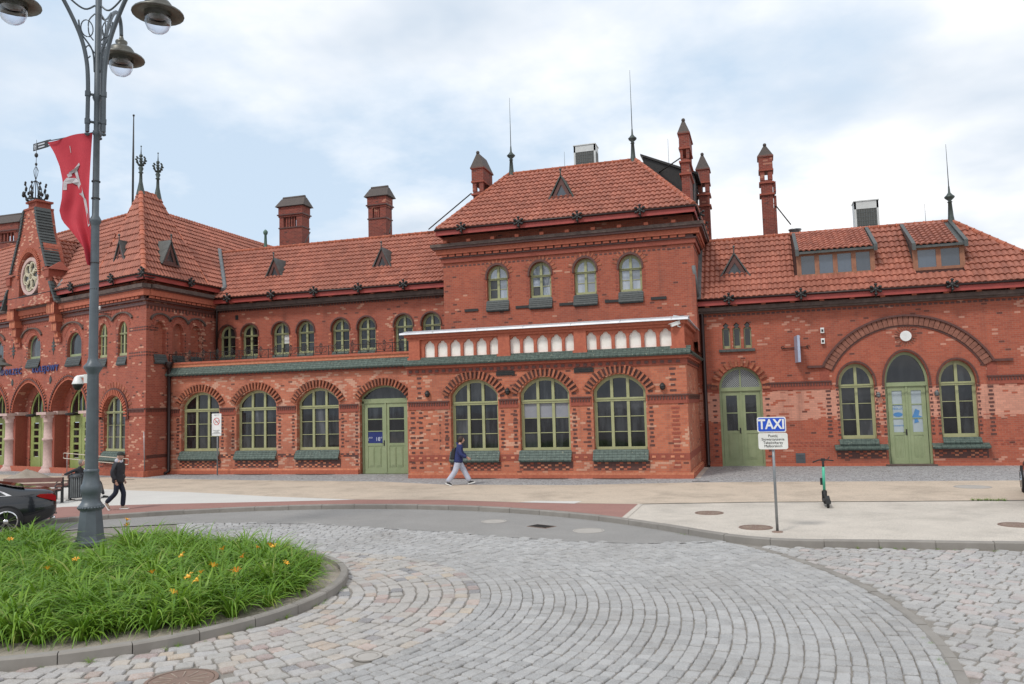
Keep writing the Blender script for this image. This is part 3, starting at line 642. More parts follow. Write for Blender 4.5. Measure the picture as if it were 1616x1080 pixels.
mb = MB(); mb.box(1.2, 1.57, -.03, .02, .22, .66); [mb.box(1.23, 1.54, -.045, -.03, z, z + .02) for z in np.arange(.27, .62, .06)]; part(mb, 'vent_grille', VG, RWY)
eave(RWX0 + .0, 11.55, 34.9, 7.22, I4, 35.5)
mb = MB(); mb.box(RWX0, 11.2, 35.15, 35.52, 6.74, 6.90); mb.box(RWX0, 11.2, 35.24, 35.52, 6.66, 6.74); part(mb, 'cornice', STN)
x = RWX0 + .3
while x < 11: qbox(BTO, I4, x, x + .18, 35.06, 35.52, 6.90, 7.0); x += 1.15
dentils(RWX0, 11, 6.52, 6.60, 0, RWY, .012, .2, .13)
rr_run, rr_rise = 38.0 - 34.9, 10.28 - 7.22; rs = math.hypot(rr_run, rr_rise)
D1 = (1.70, 4.66, 8.0, 9.0); D2 = (6.15, 7.95, 7.95, 8.88)
skipd = lambda u, v: any(a - .05 < u - 2.42 < b + .05 and (z0 - 7.22) / rr_rise * rs - .1 < v for a, b, z0, z1 in (D1, D2))
roofslope((-2.42, 34.9, 7.22), (1, 0, 0), (0, rr_run, rr_rise), [(0, 0), (14.0, 0), (10.52, rs), (0, rs)], skip=skipd)
hrun = 11.58 - 8.1; hsl = math.hypot(hrun, rr_rise)
roofslope((11.58, 34.9, 7.22), (0, 1, 0), (-hrun, 0, rr_rise), [(0, 0), (6.2, 0), (3.1, hsl)])
roofslope((11.58, 41.1, 7.22), (-1, 0, 0), (0, -rr_run, rr_rise), [(0, 0), (14, 0), (14, rs), (3.48, rs)], tiles=False)
ridgecaps((-2.4, 38.0, 10.32), (8.1, 38.0, 10.32)); ridgecaps((11.5, 34.98, 7.28), (8.1, 38.0, 10.32), r=.11)
# shed dormers
def shed(x0, x1, zb, zt, n, label):
    yf = 34.9 + (zb - 7.22) / rr_rise * rr_run + .03; ytop = 37.9; ztop = 10.22
    mb = MB(); mb.hexa([(x0 - .06, yf - .25, zt - .04), (x1 + .06, yf - .25, zt - .04), (x1 + .06, ytop, ztop - .05), (x0 - .06, ytop, ztop - .05)], [(x0 - .06, yf - .25, zt + .06), (x1 + .06, yf - .25, zt + .06), (x1 + .06, ytop, ztop + .05), (x0 - .06, ytop, ztop + .05)])
    for xx in (x0, x1):
        mb.add([(xx, yf, zb), (xx, yf, zt), (xx, ytop, ztop), (xx, ytop - .3, ztop - .3)], [(0, 1, 2, 3)])
    for xx in (x0 - .08, x1): mb.hexa([(xx, yf - .3, zt - .12), (xx + .14, yf - .3, zt - .12), (xx + .14, ytop + .05, ztop - .0), (xx, ytop + .05, ztop - .0)], [(xx, yf - .3, zt + .16), (xx + .14, yf - .3, zt + .16), (xx + .14, ytop + .05, ztop + .16), (xx, ytop + .05, ztop + .16)])
    do = part(mb, 'dormer', DRM, label=label)
    U = Vector((1, 0, 0)); Vd = Vector((0, ytop - yf + .25, ztop - zt)); ln = Vd.length; Nn = U.cross(Vd.normalized()); M = Matrix((U, Vd.normalized(), Nn)).transposed().to_4x4(); M.translation = (x0 + .05, yf - .27, zt + .06)
    ms = []
    e_ = .3
    for j in range(int(ln / e_)):
        for i in range(int((x1 - x0 - .08) / TW_)): ms.append(np.array(M @ T(i * TW_, j * e_, .0)))
    np_join('dormer_tiles', TV, TF, ms, TILE, do)
    fm = MB(); fm.box(x0, x1, yf - .02, yf + .05, zb, zb + .12); fm.box(x0, x1, yf - .02, yf + .05, zt - .1, zt)
    pw = (x1 - x0 - .1) / n
    for i in range(n + 1): xx = x0 + .05 + i * pw; fm.box(xx - .09, xx + .09, yf - .03, yf + .05, zb, zt)
    fo = fm.build('dormer_window_frame', WOODR, do)
    for i in range(n):
        xx = x0 + .05 + i * pw; pm = MB(); pm.box(xx + .08, xx + pw - .08, yf, yf + .02, zb + .1, zt - .08); o_ = pm.build('pane', GLS2, do)
GLS2 = glass('dormer glass', (.06, .085, .12), ior=1.8, c2=(.07, .095, .13))  # bluish reflection put into the pane colour
shed(*D1, 4, 'wide tiled dormer with four wooden framed panes'); shed(*D2, 2, 'narrow tiled dormer with two wooden framed panes')
# triangular dormers
def tridormer(x, y, zb, w, h, W=I4, slope=.9, sheet=DRM):
    mb = MB(); b = h / slope + .1; t = .05
    for s_ in (-1, 1):
        mb.hexa([(x + s_ * (w / 2 + .1), y - .12, zb - .08), (x, y - .12, zb + h), (x, y + b, zb + h), (x + s_ * (w / 2 + .1), y + .1, zb - .08)],
                [(x + s_ * (w / 2 + .16), y - .12, zb - .05), (x, y - .12, zb + h + .09), (x, y + b, zb + h + .09), (x + s_ * (w / 2 + .16), y + .1, zb - .05)])
    mb.tube([(x, y - .1, zb + h), (x, y - .1, zb + h + .3)], .03, 6); mb.ball((x, y - .1, zb + h + .32), .06, 6)
    do = part(mb, 'dormer', sheet, W)
    fm = MB(); ring(fm, [(x - w / 2, zb), (x + w / 2, zb), (x, zb + h - .03)], [(x - w / 2 + .22, zb + .12), (x + w / 2 - .22, zb + .12), (x, zb + h - .38)], y - .06, y + .02); fm.box(x - w / 2 - .1, x + w / 2 + .1, y - .14, y + .05, zb - .1, zb); fm.build('dormer_frame', BD, do, W)
    pm = MB(); pm.prism([(x - w / 2 + .2, zb + .1), (x + w / 2 - .2, zb + .1), (x, zb + h - .34)], y - .01, y + .0); pm.build('pane', GLS2 if sheet is IRG else GLC, do, W)
def on_slope(z, ye, ze, run, rise): return ye + (z - ze) / rise * run
tridormer(-8.29, on_slope(12.33, 33.5, 11.03, run, rise), 12.30, .95, 1.0, sheet=IRG)
tridormer(-.88, on_slope(8.35, 34.9, 7.22, rr_run, rr_rise), 8.3, 1.05, .98)
tridormer(-24.1, on_slope(10.0, 34.8, 8.87, lw_run, lw_rise), 9.95, .85, .98); tridormer(-17.9, on_slope(10.05, 34.8, 8.87, lw_run, lw_rise), 10.0, .85, .98)
# eave ornaments
def ornament(x, y, z, W=I4):
    mb = MB(); mb.ball((x, y, z), .10, 6)
    for k in range(6):
        a = R(90 + 60 * k); mb.tube([(x, y, z), (x + .18 * math.cos(a), y - .06, z + .18 * math.sin(a))], [.06, .035], 5); mb.ball((x + .19 * math.cos(a), y - .06, z + .19 * math.sin(a)), .07, 5, 1, .8)
    mb.tube([(x, y, z - .05), (x, y + .1, z - .3)], .03, 5); part(mb, 'eave_ornament', IRON, W)
for x in (-26.0, -23.4, -20.95, -18.5, -16.1): ornament(x, 34.74, 8.86)
for x in (-12.6, -9.9, -7.25, -4.55): ornament(x, 33.44, 11.02)
for y in (35.2, 37.6): ornament(-2.22, y, 11.02)
for x in (-1.15, 1.72, 4.55, 7.3, 10.1): ornament(x, 34.84, 7.2)
# lead flashings and downpipes
def bar(pts, r, name, mat, W=I4, n=8): mb = MB(); mb.tube(pts, r, n); return part(mb, name, mat, W)
bar([(-2.5, 34.2, 8.6), (-2.42, 34.9, 7.3)], .08, 'flashing', LEAD); mb = MB(); mb.hexa([(-2.46, 34.8, 7.25), (-2.3, 34.8, 7.25), (-2.3, 38.0, 10.4), (-2.46, 38, 10.4)], [(-2.46, 34.8, 7.37), (-2.3, 34.8, 7.37), (-2.3, 38.0, 10.52), (-2.46, 38, 10.52)]); part(mb, 'flashing', LEAD)
bar([(-2.33, 35.3, 6.9), (-2.33, 35.36, 6.5), (-2.33, 35.36, .3), (-2.33, 35.15, .16)], .085, 'downpipe', DPB)
bar([(-27.02, 31.72, 5.3), (-27.02, 31.74, .3), (-27.1, 31.5, .16)], .085, 'downpipe', DPB)
bar([(-27.0, 35.15, 9.1), (-27.0, 35.2, 8.6), (-27.0, 35.2, 5.4)], .06, 'downpipe', DPB)
mb = MB(); mb.lathe([(.05, 5.12), (.14, 5.2), (.2, 5.36), (.2, 5.46), (.01, 5.46)], (-27.02, 31.7, 0), 10); part(mb, 'rainwater_head', DPB)

# ---- block (ground-floor projection in front of the tower)
BY = T(0, 30.0); BX0, BX1 = -13.78, -2.62
bw = [-10.93, -8.05, -5.14]
holes = [arch(x, 2.0, 1.12, 3.40, 4.02, p=0) for x in bw]
mb = MB(); wallpoly(mb, [(BX0, 0), (BX1, 0), (BX1, 4.9), (BX0, 4.9)], holes, 0, .34); part(mb, 'wall', B2, BY)
SR = T(BX1, 30.0) @ RZ(R(90)); mb = MB(); wallpoly(mb, [(0, 0), (5.5, 0), (5.5, 4.9), (0, 4.9)]); part(mb, 'wall', B2, SR)
SLW = T(BX0, 30.0) @ RZ(R(90)); mb = MB(); wallpoly(mb, [(0, 0), (5.5, 0), (5.5, 4.9), (0, 4.9)]); part(mb, 'wall', B2, SLW)
for i, x in enumerate(bw):
    window(x, 1.94, 1.18, 3.38, 3.97, .24, BY, 3, 3.0, 3, p=0, special=(lambda a, b, g: BLIND if b == 2 else g) if i == 1 else ((lambda a, b, g: GLC if (a == 0 and b < 2) else g) if i == 0 else None))
    voussoirs(x, 2.42, 2.84, 4.05, 0, BY, a0=.48, h=.31); sill(x - 1.05, x + 1.03, 1.2, .82, 0, BY); checker(x - 1.06, x + 1.06, .42, .76, 0, BY)
    for s_ in (-1, 1): quoins(x + s_ * 1.18, 1.3, 2.8, 0, BY, w=.18); quoins(x + s_ * 1.18, 3.3, 3.55, 0, BY, w=.18)
    lightwell(x - .1, -.1, BY)
xs_ = [BX0, bw[0] - 1.05, bw[0] + 1.05, bw[1] - 1.05, bw[1] + 1.05, bw[2] - 1.05, bw[2] + 1.05, BX1]
for i in range(0, 8, 2): stringcourse(xs_[i], xs_[i + 1], 0, BY); band(xs_[i] + (.0), xs_[i + 1], .80, 1.04, 0, BY, .015, BT, 'band_course'); dentils(xs_[i] + .1, xs_[i + 1] - .1, .88, .96, 0, BY, .03, .34, .14, BVL)
stringcourse(0, 5.4, 0, SR); band(0, 5.4, .8, 1.04, 0, SR, .015, BT, 'band_course')
quoins(BX0 + .2, .5, 2.8, 0, BY, w=.22, step=.2); quoins(BX0 + .55, .5, 2.8, 0, BY, w=.2, step=.2); quoins(BX1 - .45, .5, 2.8, 0, BY, mat=BT, w=.3, step=.154); quoins(BX1 - .5, 3.3, 4.4, 0, BY, w=.24, step=.2); quoins(BX0 + .5, 3.3, 4.3, 0, BY, w=.2, step=.2); quoins(-12.4, .5, 2.8, 0, BY, w=.0001)
for a, b, W_ in ((BX0, BX1 + .12, BY), (0, 5.5, SR)): band(a, b, 0, .26, 0, W_, .12, BTO, 'plinth'); band(a, b, .26, .34, 0, W_, .08, BVL, 'plinth')
for W_, a, b, e1 in ((BY, BX0 - .02, BX1, 1), (SR, 0, 5.45, 0)):
    band(a, b + .04 * e1, 4.30, 4.52, 0, W_, .05, BT, 'cornice'); dentils(a + .1, b - .1, 4.36, 4.46, 0, W_, .08, .29, .14, BD if W_ is SR else BD)
    band(a, b + .12 * e1, 4.52, 4.60, 0, W_, .13, BTO, 'cornice'); band(a, b + .17 * e1, 4.60, 4.66, 0, W_, .2, BT, 'cornice')
coping(BX0 - .05, BX1 + .2, 4.98, 4.70, 0, BY, .3, .04); coping(0, 5.4, 4.98, 4.70, 0, SR, .28, .04)
PC = [-12.83, -12.27, -11.71, -11.15, -10.6, -10.03, None, -9.21, -8.65, -8.08, -7.52, -6.96, None, -6.16, -5.59, -5.02, -4.47, -3.9, -3.33]
def lancet(x, z0=4.98, z1=5.66, w=.45):
    h = w / 2; return [(x - h, z0), (x + h, z0), (x + h, z1 - .24), (x + h * .82, z1 - .13), (x + h * .5, z1 - .10), (x + h * .34, z1 - .03), (x, z1), (x - h * .34, z1 - .03), (x - h * .5, z1 - .10), (x - h * .82, z1 - .13), (x - h, z1 - .24)]
mb = MB(); wallpoly(mb, [(BX0 + .05, 4.9), (BX1 - .03, 4.9), (BX1 - .03, 5.95), (BX0 + .05, 5.95)], [lancet(x) for x in PC if x], .06, .12); part(mb, 'parapet', BTO, BY)
mb = MB(); mb.box(BX0 + .05, BX1 - .03, .30, .34, 4.6, 5.95); part(mb, 'parapet', BTO, BY)
mb = MB(); wallpoly(mb, [(.06, 4.9), (5.3, 4.9), (5.3, 5.95), (.06, 5.95)], [lancet(x) for x in np.arange(.6, 5, .55)], .03, .12); part(mb, 'parapet', BTO, SR)
for x in PC:
    if x: m2 = MB(); m2.prism(lancet(x, 4.97, 5.68, .47), .17, .19); part(m2, 'niche_panel', PLS, BY)
for x in np.arange(.6, 5, .55): m2 = MB(); m2.box(x - .22, x + .22, .14, .16, 4.97, 5.66); part(m2, 'niche_panel', BVL, SR)
for x in (BX0 + .32, -9.62, -6.56, BX1 - .25): band(x - .24, x + .24, 4.86, 5.72, .06, BY, .10, BTO, 'parapet_pier'); band(x - .28, x + .28, 4.78, 4.98, .06, BY, .15, BTO, 'parapet_pier')
band(BX0, BX1, 5.70, 5.80, .06, BY, .08, BTO, 'cornice'); band(BX0 - .1, BX1 + .05, 5.80, 5.92, .06, BY, .16, BTO, 'cornice'); band(0, 5.3, 5.78, 5.92, 0, SR, .1, BTO, 'cornice')
mb = MB(); mb.hexa([(BX0 - .25, -.24, 5.92), (BX1 + .16, -.24, 5.92), (BX1 + .16, .5, 5.92), (BX0 - .25, .5, 5.92)], [(BX0 - .25, -.22, 5.99), (BX1 + .16, -.22, 5.99), (BX1 + .16, .45, 6.12), (BX0 - .25, .45, 6.12)])
x = BX0 + 1.2
while x < BX1: mb.box(x, x + .03, -.235, .1, 5.915, 6.03); x += 1.9
part(mb, 'zinc_cap', ZNC, BY)
mb = MB(); mb.hexa([(-.2, -.18, 5.925), (5.3, -.18, 5.925), (5.3, .4, 5.925), (-.2, .4, 5.925)], [(-.2, -.16, 5.99), (5.3, -.16, 5.99), (5.3, .36, 6.1), (-.2, .36, 6.1)]); part(mb, 'zinc_cap', ZNC, SR)
slab([(BX0 + .2, .2), (BX1 - .2, .2), (BX1 - .2, 4.3), (BX0 + .2, 4.3)], 5.5, 5.6, 'terrace_deck', STN, BY)
for x in (-9.59, -6.45):
    mb = MB(); mb.box(x - .38, x + .38, -.04, .02, 4.12, 4.40); [mb.box(x - .34, x + .34, -.06, -.04, z, z + .025) for z in (4.17, 4.24, 4.31)]; part(mb, 'vent_grille', IRON, BY)
for x in (-12.9, -9.5, -3.5):
    mb = MB(); mb.ball((x, -.08, 3.46), .10, 7); mb.tube([(x, 0, 3.5), (x, -.08, 3.46)], .04, 6); mb.lathe([(.13, 0), (.05, .12), (.01, .14)], (x, -.08, 3.5), 8); part(mb, 'wall_lamp', IRON, BY)
mb = MB(); mb.ball((-14.1, -.1, 3.6), .09, 6); mb.tube([(-14.1, 0, 3.7), (-14.1, -.1, 3.6)], .03, 5); part(mb, 'wall_lamp', IRON, AY)
for x in (4.48, 6.6):
    mb = MB(); mb.ball((x, -.1, 2.95), .09, 6); mb.lathe([(.11, 0), (.02, .1)], (x, -.1, 3.0), 8); part(mb, 'wall_lamp', LEAD, RWY)
for x0_, x1_, y_, z1_ in ((-27, -13.9, 32.9, 5.1), (-27.2, -14, 36.3, 8.8), (-13.7, -2.7, 35.4, 10.8), (-2.3, 10.8, 36.8, 7), (-13.7, -2.7, 31.2, 4.8)):
    mb = MB(); mb.box(x0_, x1_, y_, y_ + .1, .13, z1_); part(mb, 'interior_wall', DPB)
# ---- corner pavilion (angled front with the entrance arches)
amid = [(-19.6, 4.4), (-15.35, 4.44), (-11.11, 4.44), (-6.9, 4.44)]
def parch(xc, w, z0, zs, za, n=16): return arch(xc, w, z0, zs, za, n, 1.72)
PX0 = -24.0
holes = [arch(-1.98, .78, 5.8, 6.95, 7.48), arch(-3.72, .78, 5.8, 6.95, 7.52), arch(-6.42, 1.4, 6.0, 6.65, 7.28), arch(-10.6, 1.4, 6.1, 6.8, 7.42), arch(-14.8, 1.4, 6.1, 6.8, 7.42), arch(-19, 1.4, 6.1, 6.8, 7.42), arch(-2.6, 1.86, 1.26, 2.95, 3.92)]
holes += [parch(x, 3.5, .12, 3.38, 4.88) for x in (-19.6, -15.35, -11.11, -6.9)]
mb = MB(); wallpoly(mb, [(PX0, 0), (0, 0), (0, 9.3), (PX0, 9.3)], holes, 0, .42); part(mb, 'wall', B1c, PAV)
nich = [(31.3, .82), (32.55, .82), (33.85, .82)]
holes = [arch(y - 30.4, w_, 5.75, 6.85, 7.40) for y, w_ in nich]
mb = MB(); wallpoly(mb, [(0, 0), (5.6, 0), (5.6, 9.3), (0, 9.3)], holes, 0, .22); part(mb, 'wall', B1c, SIDE)
for y, w_ in nich:
    m2 = MB(); m2.prism(arch(y - 30.4, w_ + .05, 5.7, 6.85, 7.42), .2, .22); part(m2, 'blind_niche', B1, SIDE)
    sill(y - 30.4 - .42, y - 30.4 + .42, 5.82, 5.42, 0, SIDE, .12, 3, GTD); quoins(y - 30.4 + .5, 5.9, 6.9, 0, SIDE, w=.1)
def hoods(xs, z0, za, w, y, W):
    for x in xs:
        A = [(x + w / 2 * math.cos(t), z0 + (za - z0) * math.sin(t)) for t in np.linspace(.25, math.pi - .25, 14)]; Bq = [(x + (w / 2 + .07) * math.cos(t), z0 + .07 + (za - z0) * math.sin(t)) for t in np.linspace(.25, math.pi - .25, 14)]
        mb = MB(); n = 14; mb.add([(a, -.09, b) for a, b in A + Bq] + [(a, .02, b) for a, b in A + Bq], [f for i in range(n - 1) for f in ((i, i + 1, n + i + 1, n + i), (n + i, n + i + 1, 3 * n + i + 1, 3 * n + i), (i, 2 * n + i, 2 * n + i + 1, i + 1))]); part(mb, 'hood_mould', STN, W)
        voussoirs(x, w * .66, z0 - .3, z0 + .18 + (za - z0) * .35, 0, W, h=.14, step=.12, proud=.006, mat=BT, dep=.02, dark=False, a0=.3)
hoods([y - 30.4 for y, _ in nich], 7.3, 7.72, 1.28, 0, SIDE)
hoods([-1.98, -3.72], 7.42, 7.86, 1.7, 0, PAV); hoods([-6.65, -10.85, -15, -19.2], 7.2, 7.78, 2.2, 0, PAV)
for x in (-1.98, -3.72):
    window(x, .74, 5.84, 6.95, 7.45, .13, PAV, 2, 6.85, 2, t=.06, ft=.08, gl=GLC); sill(x - .40, x + .40, 5.82, 5.42, 0, PAV, .10, 3, GTD); quoins(x - .46, 5.9, 6.9, 0, PAV, w=.12); 
for i, x in enumerate((-6.42, -10.6, -14.8, -19)):
    zb = 6.05 if i == 0 else 6.16
    mb = MB(); ring(mb, arch(x, 1.56, zb - .1, zb + .6, zb + 1.34), arch(x, 1.26, zb + .12, zb + .6, zb + 1.17), .15, .21); wo = part(mb, 'window', OLVD, PAV); m2 = MB(); m2.prism(arch(x, 1.3, zb + .05, zb + .6, zb + 1.2), .18, .195); m2.build('pane', GLC, wo, PAV)
    sill(x - .72, x + .72, zb - .02, zb - .46, 0, PAV, .13, 4, GTD); quoins(x - .78, zb, zb + .8, 0, PAV, w=.14); quoins(x + .78, zb, zb + .8, 0, PAV, mat=BT, w=.14)
window(-2.6, 1.84, 1.28, 2.97, 3.88, .16, PAV, 3, 3.08, 3, t=.08, ft=.1, gl=GLC)
voussoirs(-2.6, 1.9, 2.95, 3.95, 0, PAV, h=.26, step=.12, mat=BTO, proud=.05, dark=False); mb = MB(); ring(mb, arch(-2.6, 2.56, 2.8, 2.98, 4.30), arch(-2.6, 2.42, 2.8, 2.96, 4.22), -.08, .02); part(mb, 'hood_mould', BD, PAV)
voussoirs(-2.6, 2.6, 2.98, 4.3, 0, PAV, h=.28, step=.2, mat=BV, proud=.006, dep=.03, dark=False, a0=.2)
for s_ in (-1, 1): quoins(-2.6 + s_ * 1.1, .5, 2.9, 0, PAV, mat=BD if s_ < 0 else BT, w=.24, step=.154)
sill(-3.6, -1.62, 1.28, .86, 0, PAV, .24, 4)
stringcourse(-1.35, .02, 0, PAV, 3.28); stringcourse(-4.9, -3.85, 0, PAV, 3.28); stringcourse(-.03, 5.3, 0, SIDE, 3.28)
for a, b, W_ in ((PX0, .09, PAV), (-.0, 1.5, SIDE)): band(a, b, 0, .40, 0, W_, .12, BTO, 'plinth')
band(-1.3, .02, .95, 1.1, 0, PAV, .008, BT, 'band_course'); band(0, 1.5, .95, 1.1, 0, SIDE, .008, BD, 'band_course')
# cornice of the pavilion
for W_, a, b, e1 in ((PAV, PX0, 0, 1), (SIDE, 0, 5.2, 0)):
    for z0, z1, pj, mt in ((8.86, 9.04, .42, STN), (8.80, 8.86, .36, BD), (8.52, 8.80, .28, BTO), (8.30, 8.36, .16, BD), (8.1, 8.24, .06, BD)):
        mb = MB(); mb.box(a, b + pj * .75 * e1, -pj, .03, z0, z1); part(mb, 'cornice', mt, W_)
    dentils(a, b, 8.40, 8.50, 0, W_, .22, .36, .28, BTO); qbox(BD, W_, a, b, -.14, .02, 8.36, 8.52); dentils(a, b, 7.92, 8.08, 0, W_, .012, .24, .14, BD if W_ is SIDE else BT)
    for z in (5.72, 5.86, 6.92, 7.04): 
        if W_ is SIDE: dentils(a, b * .15, z, z + .06, 0, W_, .012, .2, .14, BD)
        else: dentils(-1.4, 0, z, z + .06, 0, W_, .012, .2, .14, BD); dentils(-5.4, -4.4, z, z + .06, 0, W_, .012, .2, .14, BT)
# corbelled pilasters flanking the gable
for x in (-12.25, -7.9):
    for i, (z0, z1, ww, pj) in enumerate(((8.3, 8.9, .75, .5), (7.9, 8.3, .6, .4), (7.4, 7.9, .48, .3), (7.1, 7.4, .34, .18), (6.85, 7.1, .55, .1))):
        mb = MB(); mb.box(x - ww / 2, x + ww / 2, -pj, .02, z0, z1); part(mb, 'corbel', BTO if i % 2 else BT, PAV)
        dentils(x - ww / 2, x + ww / 2, z0 + .05, z1 - .08, -pj, PAV, .01, .16, .08, BVL)
# diamond ornaments and wall stars between windows
for x, z, r_ in ((-12.9, 6.7, .3), (-8.5, 6.7, .3), (-12.95, 4.95, .14), (-8.75, 4.95, .14)):
    mb = MB(); mb.prism([(x - r_ * .7, z), (x - .06, z - .06), (x, z - r_ * 1.5), (x + .06, z - .06), (x + r_ * .7, z), (x + .06, z + .06), (x, z + r_ * 1.5), (x - .06, z + .06)], -.03, .01)
    for k in range(8): a = k * math.pi / 4; mb.box(x + r_ * .5 * math.cos(a) - .05, x + r_ * .5 * math.cos(a) + .05, -.025, .01, z + r_ * .8 * math.sin(a) - .04, z + r_ * .8 * math.sin(a) + .04)
    part(mb, 'glazed_ornament', GTD, PAV)
# entrance arches: mouldings, vault, columns, doors
for xc in (-19.6, -15.35, -11.11, -6.9):
    for k, (dw, y0, mt) in enumerate(((.0, -.03, BTO), (.34, -.06, BD))):
        mb = MB(); ring(mb, parch(xc, 3.5 + dw + .12, 3.3, 3.38, 4.88 + dw * .5 + .07), parch(xc, 3.5 + dw, 3.3, 3.38, 4.88 + dw * .5), y0, .02); part(mb, 'arch_moulding', mt, PAV)
    if xc > -17: voussoirs(xc, 3.62, 3.38, 4.94, 0, PAV, h=.24, step=.15, mat=BTO, proud=.015, dep=.05, p=1.72)
    # recessed porch: side reveals and back wall with door
    mb = MB(); sh = .1
    wallpoly(mb, [(xc - 1.9, .12), (xc + 1.9, .12), (xc + 1.9, 5.1), (xc - 1.9, 5.1)], [parch(xc + sh, 2.4, .12, 3.3, 4.5)], .62, .2); part(mb, 'porch_wall', B1c, PAV)
    P1 = parch(xc, 3.5, .12, 3.38, 4.88); n = len(P1); mb = MB(); mb.add([(a, .40, b) for a, b in P1] + [(a, .63, b) for a, b in P1], [(i, (i + 1) % n, (i + 1) % n + n, i + n) for i in range(n)]); part(mb, 'porch_vault', B1, PAV)
    dx = xc + sh
    mb = MB(); ring(mb, parch(dx, 2.36, .12, 3.3, 4.46), parch(dx, 2.16, .2, 3.3, 4.34), .67, .77); mb.box(dx - 1.15, dx + 1.15, .64, .77, 3.0, 3.2)
    for q in (-.4, 0.0, .4): mb.box(dx + q - .03, dx + q + .03, .67, .75, 3.2, archz(dx + q, dx, 2.2, 3.3, 4.4, 1.72))
    df = part(mb, 'door_frame', OLVP, PAV); m2 = MB(); m2.prism([(x, z) for x, z in parch(dx, 2.2, 3.18, 3.3, 4.4)], .715, .73); m2.build('pane', GL, df, PAV)
    for a, b in ((dx - 1.08, dx - .02), (dx + .02, dx + 1.08)):
        mb = MB(); mb.box(a, a + .26, .65, .73, .14, 3.0); mb.box(b - .26, b, .65, .73, .14, 3.0); mb.box(a + .26, b - .26, .65, .73, .14, .85); mb.box(a + .26, b - .26, .65, .73, 2.7, 3.0)
        zz = np.linspace(.85, 2.7, 6)
        for z in zz[1:-1]: mb.box(a + .26, b - .26, .65, .73, z - .05, z + .05)
        dr = part(mb, 'door', OLVP, PAV)
        for i in range(5): m2 = MB(); m2.box(a + .24, b - .24, .69, .705, zz[i] + .03, zz[i + 1] - .03); m2.build('pane', GL, dr, PAV)
    mb = MB(); mb.lathe([(.01, 3.02), (.3, 3.06), (.34, 3.16), (.1, 3.2)], (xc - .3, .35, 0), 10); part(mb, 'porch_lamp', IRON, PAV)
for x in (-17.5, -13.05, -8.8, -4.6):
    mb = MB(); y = .02
    mb.lathe([(.48, .12), (.48, .2), (.40, .30), (.34, .36), (.36, .44), (.29, .50), (.28, 1.75), (.33, 1.78), (.35, 1.84), (.33, 1.9), (.28, 1.93), (.265, 2.7), (.31, 2.73), (.28, 2.79), (.32, 2.95), (.42, 3.12)], (x, y, 0), 18)
    mb.box(x - .5, x + .5, y - .45, y + .5, 3.12, 3.26); 
    for a in range(6): an = a * math.pi / 3; mb.ball((x + .36 * math.cos(an), y + .36 * math.sin(an), 3.02), .07, 5)
    part(mb, 'column', PNK, PAV); mb = MB(); mb.box(x + .1, x + .5, .02, .62, .12, 3.12); part(mb, 'porch_pier', BT, PAV); mb = MB(); mb.box(x - .5, x + .62, .1, .62, 3.12, 3.3); part(mb, 'impost', PNK, PAV)
LBL = pmat('dark blue letters', lin('2c3f7a'), lin('24336a'), 2, .45, bump=0)
text('station_lettering', 'DWORZEC', .46, LBL, ST, PAV @ T(-13.3, -.05, 5.53), .02, 1.42, bold=.008); text('station_lettering', 'KOLEJOWY', .46, LBL, ST, PAV @ T(-9.27, -.05, 5.53), .02, 1.22, bold=.008)
